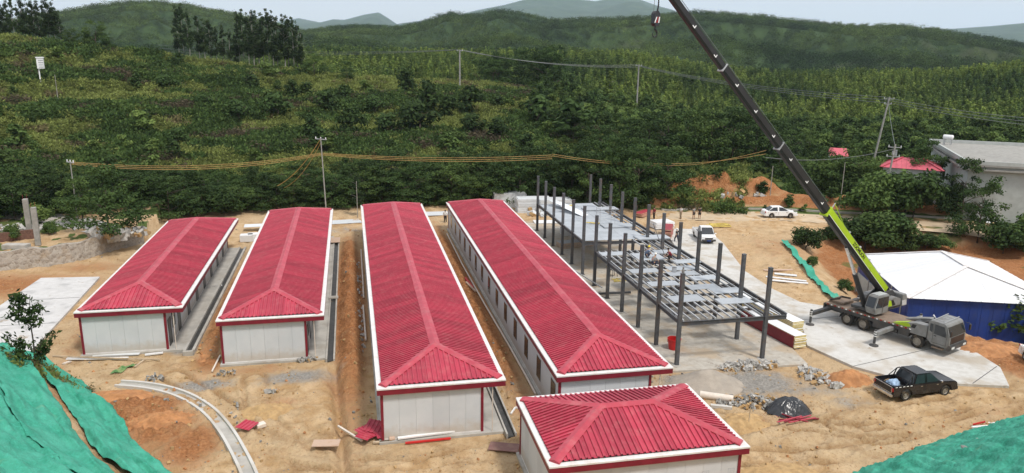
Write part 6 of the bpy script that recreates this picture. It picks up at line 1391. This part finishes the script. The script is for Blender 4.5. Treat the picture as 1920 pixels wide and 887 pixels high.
# ---------------------------------------------------------------- heaps
def heap(name, px, py, rx, ry, h, mat, lab, cat, seed, rough=.45, sub=5, rz=0.0, z=0.0, fine=.05):
    q = at(px, py, z); n = 64; m = MB(); vs = []; xs = np.linspace(-1.25, 1.25, n)
    X, Y = np.meshgrid(xs, xs, indexing='ij'); d = np.hypot(X, Y)
    base = np.clip(1-d, -.2, 1)*1.0; base = np.where(d < .25, base-.12*(1-d/.25)**2, base)
    H = h*(base+(fbm(X*2+seed*9, Y*2, 4, seed)-.5)*rough*np.clip(1.2-d, 0, 1))+(fbm(X*8+seed, Y*8, 3, seed+3)-.5)*fine*2
    H = np.where(d > 1.02, H-.3*(d-1.02)*h-.05, H)
    idx = {}; m.v = [(float(x*rx), float(y*ry), float(zz)) for x, y, zz in zip(X.ravel(), Y.ravel(), H.ravel())]
    m.f = [(i*n+j, (i+1)*n+j, (i+1)*n+j+1, i*n+j+1) for i in range(n-1) for j in range(n-1) if d[i, j] < 1.22]; m.m = [0]*len(m.f)
    zz = tz(q.x, q.y) if z == 0 else z
    o = m.build(name, mat, smooth=True, fix=False, loc=(q.x, q.y, zz-.04), rz=rz); return tag(o, lab, cat)
m_gs = M('grey_sand', (.34, .295, .245), .95, .12, 1.5, .4, dirt=(.26, .235, .21), dirt_amt=.6, dscale=1)
m_os = M('orange_soil', (.40, .19, .08), .95, .22, 2.0, .6, dirt=(.30, .125, .05), dirt_amt=.6, dscale=1.6)
m_ts = M('tan_sand', (.42, .275, .13), .95, .16, 2.5, .5, dirt=(.31, .18, .08), dirt_amt=.6, dscale=1.6)
heap('sand_heap', 1325, 722, 2.5, 1.9, 1.15, m_gs, 'smooth grey-brown sand heap beside the corner of the steel frame', 'sand heap', 1, .15, fine=.02)
heap('soil_heap', 1590, 712, 1.9, 1.4, .95, m_os, 'crumbly orange soil heap left of the black pickup', 'soil heap', 2, .7, fine=.1)
heap('sand_heap', 1392, 792, 1.75, 1.3, .55, m_ts, 'tan sand heap in front of the grey rubble', 'sand heap', 3, .6, fine=.1)
heap('soil_heap', 200, 752, 2.7, 1.3, .55, m_os, 'orange soil heap beside the left net, by the curved drain', 'soil heap', 4, .8, fine=.13)
heap('soil_heap', 298, 792, 1.7, 1.1, .42, m_os, 'orange soil heap inside the bend of the curved drain', 'soil heap', 5, .8, fine=.13)
heap('soil_heap', 500, 770, 1.6, 1.0, .30, m_ts, 'low tan soil heap right of the curved drain', 'soil heap', 6, .6, fine=.08)
heap('sand_heap', 1455, 890, 2.2, 1.2, .35, m_ts, 'low tan heap at the bottom edge right of the small house', 'sand heap', 7, .6, fine=.08)
heap('soil_heap', 395, 655, .9, 2.6, .3, m_os, 'reddish soil heap between the first drain and the second house', 'soil heap', 8, .7, fine=.12)
heap('soil_heap', 1845, 655, 2.8, 1.6, .55, m_os, 'orange soil bank in front of the crane beside the road end', 'soil heap', 9, .7, fine=.12)
m_lump = M('white_concrete_lumps', (.40, .385, .36), .9, .3, 3, .2)
def rubble(px, py, rx, ry, n, lab, smin=.06, smax=.2, hgt=.25, mat=None, rz=0.0, z=0.0):
    q = at(px, py, z); m = MB(); rr = random.Random(int(px*7+py))
    for k in range(n):
        a = rr.uniform(0, 6.28); d = sqrt(rr.random()); x, y = cos(a)*d*rx, sin(a)*d*ry; s_ = rr.uniform(smin, smax)
        c, sn = cos(rz), sin(rz); X, Y = x*c-y*sn, x*sn+y*c
        Mx = Euler((rr.uniform(0, 3), rr.uniform(0, 3), rr.uniform(0, 3))).to_matrix()
        zz = (tz(q.x+X, q.y+Y) if z == 0 else z); m.box((q.x+X, q.y+Y, max(zz, 0)+s_*.35+hgt*(1-d)*rr.random()), (s_*rr.uniform(.8, 2.2), s_*rr.uniform(.6, 1.4), s_*rr.uniform(.4, .9)), M=Mx, mi=rr.choice([0, 0, 0, 1, 2]))
    return tag(m.build('rubble', [mat or m_stone, m_lump, m_ts]), lab, kind='stuff')
rubble(1402, 688, 2.3, .75, 150, 'pale broken concrete along the edge of the slab', .08, .28, .3, m_lump)
rubble(1405, 757, 2.2, .8, 260, 'grey rubble between the white pipe and the black tarp', .07, .24, .5, m_stone, -.12)
rubble(1524, 703, .9, 1.1, 70, 'white lumps left of the orange soil heap', .12, .32, .3, m_lump); rubble(1552, 722, 1.0, .35, 25, 'white lumps trailing toward the black pickup', .12, .3, .1, m_lump, -.4)
rubble(290, 711, .6, .4, 30, 'grey stones on the dark patch in front of the leftmost house', .07, .2, .1); rubble(576, 676, .75, .3, 35, 'rubble at the front step of the second house', .07, .2, .15)
rubble(425, 700, .8, .4, 26, 'small stones left of the second house', .06, .18, .08); rubble(510, 735, .5, .25, 12, 'few stones right of the curved drain', .08, .2, .05)
rubble(440, 770, .3, 1.4, 9, 'stones along the curved drain', .08, .22, .03); rubble(1000, 800, .5, .3, 8, 'stones by the small house', .06, .14, .0)
rubble(675, 560, .2, 14, 60, 'broken bits along the foot of the middle house', .06, .2, .03, m_lump); rubble(955, 600, .3, 14, 60, 'broken bits in the gap beside the long window wall', .05, .16, .02, m_lump)
rubble(230, 442, 3.0, 1.0, 70, 'pale scrap and broken boards under the large tree', .2, .8, .5, m_lump, .1, 1.78); rubble(30, 432, 4, 1.6, 60, 'broken concrete behind the posts', .15, .5, .3, m_lump, 0, 1.78)
rubble(1040, 402, 4.5, 2.0, 60, 'scraps around the left columns at the far end', .15, .6, .2, m_bund); rubble(1895, 385, 3, 1.5, 60, 'broken stone on the red bank at the far right', .2, .6, .4, m_lump); rubble(1385, 385, 5, 1.0, 18, 'pale scraps on the red spoil bank', .2, .6, .9, m_lump)
# loose stones and clods all over the yard
cl = MB(); rr = random.Random(3)
for k in range(6500):
    px, py = rr.uniform(0, 1920), rr.uniform(430, 900); q = at(px, py); 
    if any(a < q.x < b-.4 and c < q.y < d for a, b, c, d in HOUSES): continue
    if inpoly(np.array([q.x]), np.array([q.y]), TOEP)[0] or inpoly(np.array([q.x]), np.array([q.y]), PIT)[0]: continue
    if any(inpoly(np.array([q.x]), np.array([q.y]), P_)[0] for P_ in (SLAB, ROAD, PAD)): continue
    if vnoise(np.array([q.x/3]), np.array([q.y/3]), 77)[0] < .38: continue
    s_ = rr.choice([.02, .025, .03, .035, .045, .08])*(1.3 if abs(q.x+.6) < 1.3 or abs(q.x-10) < 1.1 or abs(q.x+11) < 1.2 else 1); Mx = Euler((rr.uniform(0, 3), rr.uniform(0, 3), rr.uniform(0, 3))).to_matrix()
    cl.box((q.x, q.y, tz(q.x, q.y)+s_*.3), (s_*2, s_*1.5, s_*1.2), M=Mx, mi=rr.choice([0, 0, 0, 0, 2, 1]))
tag(cl.build('loose_clods', [m_ts, m_stone, m_os], fix=False), 'clods and small stones strewn over the yard', kind='stuff')
# black tarpaulin over a heap
q = at(1478, 772); n = 90; xs = np.linspace(-1, 1, n); X, Y = np.meshgrid(xs, xs, indexing='ij'); d = np.hypot(X, Y); an = np.arctan2(Y, X)
Hh = .98*np.clip(1-d**1.5, 0, 1)*(1+.25*(fbm(X*1.6, Y*1.6, 3, 8)-.5)); fold = (1-np.abs(2*fbm(an*3.2+4, d*1.2, 3, 9)-1))**2*.22*np.clip(d*1.6, 0, 1)*np.clip(1.25-d, 0, 1); Hh = Hh+fold+(fbm(X*6, Y*6, 3, 10)-.5)*.10
m = MB(); rad = 1+.22*(fbm(an*1.5+9, an*0, 3, 12)-.5); m.v = [(float(a*1.45), float(b*1.05), float(c)) for a, b, c in zip(X.ravel(), Y.ravel(), Hh.ravel())]
m.f = [(i*n+j, (i+1)*n+j, (i+1)*n+j+1, i*n+j+1) for i in range(n-1) for j in range(n-1) if d[i, j] < rad[i, j]*.97]; m.m = [0]*len(m.f)
tag(m.build('tarpaulin', m_tarp, smooth=True, fix=False, loc=(q.x, q.y, tz(q.x, q.y)-.02), rz=-.1), 'shiny black plastic sheet draped over a heap near the small house', 'tarpaulin')
# ---------------------------------------------------------------- loose boards, pipes, sheets
def plank(p0, p1, w_, th, mat, name, lab, cat, group=None, z0=None, z1=None):
    a, b = at(*p0), at(*p1); za = tz(a.x, a.y) if z0 is None else z0; zb_ = tz(b.x, b.y) if z1 is None else z1
    return tag(MB().bar((a.x, a.y, max(za, 0)+th/2+.03), (b.x, b.y, max(zb_, 0)+th/2+.03), w_, th).build(name, mat), lab, cat, group)
for p0, p1, w_, m_, nm, lab, *zz_ in [
    ((126, 676), (240, 673), .35, m_wpan, 'white_strip', 'long white metal strip on the ground in front of the leftmost house'), ((175, 668), (262, 665), .30, m_bund, 'white_strip', 'pale strip behind the long white one by the leftmost house'),
    ((272, 667), (306, 663), .22, m_wpan, 'white_strip', 'short thick white strip near the front right corner of the leftmost house'), ((100, 677), (300, 676), .08, m_wood, 'timber', 'thin wooden lath under the white strips'),
    ((253, 690), (270, 677), .12, m_wood, 'timber', 'short pale stick on the green patch'), ((120, 688), (132, 680), .2, m_pvc, 'offcut', 'pale offcut at the left end of the white strips'),
    ((398, 698), (413, 668), .10, m_pvc, 'timber', 'pale pole leaning near the front left corner of the second house'), ((634, 801), (679, 829), .12, m_pvc, 'pipe', 'cream pipe slanting across the red scrap by the middle house'),
    ((700, 832), (735, 829), .16, m_wood, 'timber', 'pale timber in front of the red scrap'), ((678, 822), (706, 806), .3, m_bund, 'offcut', 'grey board offcut lying on the red scrap'),
    ((746, 829), (852, 815), .22, m_white, 'white_gutter_length', 'long white gutter length lying along the front of the middle house', .17, .17), ((760, 833), (845, 824), .12, m_plast, 'red_strip', 'thin red strip under the white gutter length'),
    ((958, 778), (966, 768), .10, m_white, 'pipe', 'short end of the bent white pipe by the small house'), ((966, 768), (974, 767), .10, m_white, 'pipe', 'long end of the bent white pipe by the small house'),
    ((1440, 527), (1515, 534), .35, m_wpan, 'white_plank', 'front white panel of the pair beside the road'), ((1436, 521), (1512, 529), .35, m_wpan, 'white_plank', 'rear white panel of the pair beside the road'),
    ((1452, 514), (1494, 518), .5, m_bund, 'grey_sheet', 'grey sheet behind the two white panels'), ((1432, 508), (1486, 507), .4, m_ply, 'grey_sheet', 'dusty board behind the grey sheet'),
    ((1822, 803), (1852, 801), .12, m_white, 'pipe_offcut', 'lower white offcut above the right-hand net'), ((1846, 795), (1873, 796), .12, m_white, 'pipe_offcut', 'upper white offcut above the right-hand net'), ((1880, 796), (1893, 789), .12, m_white, 'pipe_offcut', 'short slanted white offcut nearest the right edge'),
    ((1824, 798), (1846, 798), .06, m_plast, 'red_strip', 'thin red strip between the white offcuts'), ((1852, 802), (1876, 799), .08, m_plast, 'red_strip', 'red strip at the right of the white offcuts'),
    ((1848, 647), (1892, 652), .12, m_pbark, 'log', 'pale log on the orange soil in front of the bush'), ((1848, 405), (1853, 420), .5, m_bund, 'board', 'pale board leaning on the red bank at the far right'),
    ((872, 524), (886, 540), .22, m_plast, 'red_offcut', 'upper red offcut in the soil gap beside the window wall'), ((874, 536), (892, 548), .2, m_ply, 'red_offcut', 'lower pinkish offcut in the soil gap beside the window wall'),
    ((388, 542), (416, 536), .2, m_white, 'board', 'white board across the drain beside the leftmost house'), ((60, 548), (78, 556), .1, m_wood, 'timber', 'thin dark stick on the concrete pad'), ((45, 553), (75, 549), .2, m_ply, 'board', 'brown stain board on the concrete pad')]:
    plank(p0, p1, w_, .09 if w_ < .3 else .07, m_, nm, lab, 'pipe' if 'pipe' in nm else 'board' if w_ > .15 else 'stick', None, *zz_)
# long cream pipes on the ground beside houses
def groundpipe(pts, r_, lab):
    q_ = [tuple(at(*p)[:2]) for p in pts]; q_ = [(a[0]+(b[0]-a[0])*i/14, a[1]+(b[1]-a[1])*i/14) for a, b in zip(q_[:-1], q_[1:]) for i in range(14)]+[q_[-1]]
    tag(MB().tube([(p[0], p[1], max(0, tz(*p))+r_+.05) for p in q_], r_, 8).build('ground_pipe', m_pvc), lab, 'pipe')
groundpipe([(838, 440), (868, 500), (910, 575), (957, 655), (990, 715), (1004, 742)], .07, 'long cream pipe lying along the window wall')
groundpipe([(677, 470), (680, 520), (682, 560)], .07, 'cream pipe along the left wall of the middle house, far piece'); groundpipe([(681, 575), (686, 640)], .07, 'cream pipe along the left wall of the middle house, near piece')
a, b = at(1312, 748), at(1374, 757); tag(MB().tube([(a.x, a.y, .32), (b.x, b.y, .32)], .24, 18).build('concrete_pipe', m_pvc), 'thick pale pipe sticking out behind the small house toward the rubble', 'pipe')
a, b = at(1332, 765), at(1372, 769); tag(MB().bar((a.x, a.y, .15), (b.x, b.y, .15), .25, .2).build('concrete_beam', m_conL), 'pale concrete beam under the thick pipe', 'beam')
q = at(1403, 800); tag(MB().tube([(0, 0, -.1), (.03, 0, 1.15)], .03, 6).build('wooden_stake', m_wood, loc=(q.x, q.y, .1)), 'thin wooden stake standing in the tan sand heap', 'stake')
for k, (p0, p1) in enumerate([((1452, 782), (1515, 792)), ((1460, 790), (1535, 788)), ((1470, 796), (1520, 783)), ((1450, 778), (1490, 790)), ((1478, 800), (1528, 790)), ((1465, 785), (1500, 797)), ((1456, 802), (1502, 790))]):
    plank(p0, p1, .09, .05, m_trim if k % 2 else m_redcap, 'red_strip', ['longest bright red strip behind the tarp edge', 'dark red strip pointing right past the tarp', 'bright red strip crossing the pile', 'dark red strip farthest left in the pile', 'bright red strip nearest the camera', 'dark red strip in the middle of the pile', 'bright red strip at the near left of the pile'][k], 'strip', 'red strips in front of the black tarp', .02+.05*k, .05*k)
def corr(loc, rz, L, W, lab, mat, tilt=0.0, name='red_sheet'):
    m = MB(); n = int(W/.25)
    for i in range(n):
        x0 = -W/2+i*.25; m.bb(x0, x0+.246, -L/2, L/2, 0, .012); m.bb(x0+.09, x0+.15, -L/2, L/2, .012, .05)
    o = m.build(name, mat, loc=loc); o.rotation_euler = (tilt, tilt*.5, rz); return tag(o, lab, 'sheet')
q = at(465, 806); corr((q.x, q.y, tz(q.x, q.y)+.10), -.55, .95, 1.1, 'red corrugated sheet lying beside the curved drain', m_red, .03)
q = at(489, 800); tag(MB().box((q.x, q.y, tz(q.x, q.y)+.15), (.55, .4, .25), rz=.5).build('white_block', m_pvc, bevel=.03), 'cream block next to the red sheet by the curved drain', 'block')
for px, py, rz, L, W, lab, tl in [(690, 818, .7, 1.3, 1.0, 'red corrugated offcut at the bottom of the scrap pile', .10), (705, 812, -.4, 1.1, 1.2, 'red corrugated offcut lying on top in the scrap pile', .2), (720, 822, .2, .7, .9, 'red corrugated offcut at the right end of the scrap pile', .08), (683, 828, 1.1, .8, .75, 'red corrugated offcut at the near left of the scrap pile', .15)]:
    q = at(px, py); corr((q.x, q.y, .16+tl*1.3), rz, L, W, lab, m_red, tl)
q = at(734, 828); tag(MB().tube([(-.12, 0, .15), (.2, 0, .15)], .13, 10).build('clay_pipe', m_ply, loc=(q.x, q.y, .03)), 'short orange pipe piece at the end of the scrap pile', 'pipe')
def sheet_on(px, py, rz, L, W, mat, nm, lab, z=.12, tilt=(0, 0), zb=0.0):
    q = at(px, py, zb); o = MB().bb(-L/2, L/2, -W/2, W/2, 0, .04).build(nm, mat, loc=(q.x, q.y, max(zb, tz(q.x, q.y))+z)); o.rotation_euler = (tilt[0], tilt[1], rz); return tag(o, lab, 'board')
sheet_on(612, 838, -.15, 1.5, .75, m_ply, 'plywood_board', 'pinkish board bridging the trench in the foreground', .22)
q = at(611, 850); tag(MB().bb(-.42, .42, -.3, .3, -.1, .06).build('dark_water', m_wet, loc=(q.x, q.y, .02)), 'dark water at the end of the trench under the board', kind='structure') if False else None
sheet_on(945, 841, -.35, 1.7, .9, m_brply, 'brown_board', 'purple-brown board on the ground between the middle and small houses', .08)
sheet_on(627, 455, 0, 1.3, 2.4, m_ply, 'orange_board', 'orange-pink board over the far end of the dark drain', .3)
sheet_on(640, 417, .1, 5.0, 2.2, m_bund, 'white_sheet', 'pale sheets on the ground behind the gap between houses two and three', .06)
sheet_on(478, 432, .05, 2.4, 1.6, m_bund, 'white_sheet', 'pale sheets behind the gap between the first two houses', .6)
sheet_on(820, 402, 0, 3.0, 2.4, m_bund, 'white_sheet', 'pale sheet behind the gap left of the window-walled house', .06)
for k, (px, py) in enumerate([(463, 452), (477, 450)]):
    q = at(px, py); tag(MB().bb(-.7, .7, -.5, .5, 0, .8).build('white_block', m_wpan, loc=(q.x, q.y, 0), rz=.1*k, bevel=.03), ('left white block behind the first drain', 'right white block behind the first drain')[k], 'block')
q = at(1263, 656); o = MB().lathe([(0, 0), (.38, 0), (.50, .78), (.53, .80), (.53, .84), (.48, .84), (.36, .05), (0, .05)], n=22).build('plastic_tub', m_plast, loc=(q.x, q.y, .095)); tag(o, 'bright red plastic tub next to the front left column', 'tub')
MB().tube([(-.5, .1, .80), (-.55, .0, .6), (-.5, -.1, .8)], .015, 5).build('handle', m_plast, o)
for k, (px, py, lab) in enumerate([(1150, 520, 'small machine on a stand under the left row of columns'), ]):
    q = at(px, py); o = empty('cutting_machine', (q.x, q.y, .1), .3, lab, 'machine')
    for x in (-.3, .3):
        for y in (-.25, .25): MB().tube([(x, y, 0), (x*.8, y*.8, .7)], .03, 5).build('leg', m_steel, o)
    MB().bb(-.35, .35, -.3, .3, .7, .8).build('table', m_grey, o); MB().bb(-.2, .1, -.12, .12, .8, 1.1).build('motor', m_dgrey, o, bevel=.03)
for k, (px, py) in enumerate([(1160, 528), (1152, 505)]):
    q = at(px, py); pts = [(q.x+R.uniform(-.8, .8), q.y+R.uniform(-.6, .6), .13+R.uniform(0, .1)) for _ in range(12)]
    tag(MB().tube(smooth_pl(pts, 4), .035, 5).build('yellow_rope', m_foam), ('tangle of yellow rope on the slab, nearer one', 'tangle of yellow rope on the slab, farther one')[k], 'rope')
q = at(1345, 425); pts = [(q.x+R.uniform(-1.6, 1.6), q.y+R.uniform(-.8, .8), tz(q.x, q.y)+.08+R.uniform(0, .2)) for _ in range(26)]
tag(MB().tube(smooth_pl(pts, 4), .06, 5).build('yellow_strap', m_foam), 'yellow strapping bundle on the ground behind the white pickup truck', 'strap')
q = at(1331, 455); m = MB()
# column feet: grout pads on the slab
for i, y in enumerate(FY):
    for x in (FX0, FX1):
        if i < 4: tag(MB().lathe([(0, .14), (.34, .12), (.44, .02)], c=(x, y, .0), n=9).build('grout_pad', m_con), None, None, kind='structure')
# young tree at the left edge of the nets
g = T(68, 700); st = empty('sapling', (g.x, g.y, g.z-.1), 0, 'leafy sapling growing above the left net in front of the concrete pad', 'tree')
rng = np.random.default_rng(77); C, N_, S_, T_ = [], [], [], []; m = MB()
for k in range(17):
    a = R.uniform(0, 6.28); zt2 = R.uniform(1.2, 5.0) if k > 4 else R.uniform(3.5, 5.3); L = R.uniform(.8, 2.0)*(1 if zt2 < 3.4 else .62); x, y = cos(a)*L-.5*(zt2 < 3), sin(a)*L*.6
    b0 = (0, 0, max(.3, zt2-L*.9)); m.tube([b0, (x*.55, y*.55, zt2-.25), (x, y, zt2)], .028, 5, r1=.008)
    for s_ in range(95 if zt2 < 3.2 else 55):
        f = R.random()**.5; p = Vector(b0).lerp(Vector((x, y, zt2)), f); C.append((p.x+R.gauss(0, .17), p.y+R.gauss(0, .17), p.z+R.gauss(0, .16))); N_.append((R.gauss(0, 1), R.gauss(0, 1), .8+R.gauss(0, .5))); S_.append(R.uniform(.11, .20)); T_.append(R.random())
m.tube([(0, 0, 0), (.1, 0, 2), (.05, .1, 3.6), (.25, .1, 5.0)], .06, 6, r1=.015); m.build('trunk', m_bark, st)
place('crown', leaves_mesh('crown', np.array(C), np.array(N_), np.array(S_), np.array(T_), lf_dark, .4), st)
g2 = T(12, 650); st2 = empty('leafy_shrub', (g.x-4.2, g.y-1.4, tz(g.x-4.2, g.y-1.4)), 1.0, 'dark leafy shrub cut by the left edge above the net', 'shrub'); st2.scale = (1.5, 1.5, 1.5)
place('crown', shrubs[0][0], st2); place('trunk', shrubs[0][1], st2)
rng = np.random.default_rng(78)
x = g.x+rng.normal(size=90)*1.0; y = g.y+rng.normal(size=90)*.5-.2; scatter('net_edge_grass', np.stack([x, y, terrain(x, y)], -1), rng.uniform(.4, .8, 90), rng.integers(0, 3, 90), t_grass, 'grass at the foot of the sapling')
# scrap of green net on the yard in front of the leftmost house
q = at(232, 693); n = 26; vs = []; X, Y = np.meshgrid(np.linspace(-1, 1, n), np.linspace(-1, 1, n), indexing='ij'); d = np.hypot(X, Y)+.5*(fbm(X*2, Y*2, 3, 5)-.5)
Xw, Yw = X*1.0*cos(.9)-Y*.42*sin(.9), X*1.0*sin(.9)+Y*.42*cos(.9); Zw = terrain(q.x+Xw, q.y+Yw)+.05+.12*fbm(X*3, Y*3, 3, 6); m = MB()
m.v = [(float(q.x+a), float(q.y+b), float(c)) for a, b, c in zip(Xw.ravel(), Yw.ravel(), Zw.ravel())]; m.f = [(i*n+j, (i+1)*n+j, (i+1)*n+j+1, i*n+j+1) for i in range(n-1) for j in range(n-1) if d[i, j] < .9]; m.m = [0]*len(m.f)
tag(m.build('net_scrap', M('muddy_green_net', (.10, .22, .07), .85, .3, 3, dirt=(.38, .27, .15), dirt_amt=.8, dscale=3), smooth=True, fix=False), 'muddy green net scrap on the yard in front of the leftmost house', 'netting')
# ---------------------------------------------------------------- haze
hz_ = MB().bb(-12200, 14800, -70, 15200, -420, 1000).build('haze', None or bpy.data.materials.new('haze'))
hm_ = hz_.data.materials[0]; hm_.use_nodes = True; ht = hm_.node_tree; ht.nodes.clear(); ho = ht.nodes.new('ShaderNodeOutputMaterial'); pvn = ht.nodes.new('ShaderNodeVolumePrincipled')
pvn.inputs['Color'].default_value = (.70, .85, 1.0, 1); pvn.inputs['Density'].default_value = .000062; pvn.inputs['Anisotropy'].default_value = .0
ht.links.new(pvn.outputs[0], ho.inputs['Volume']); tag(hz_, 'thin blue haze lying over the whole valley', kind='stuff')
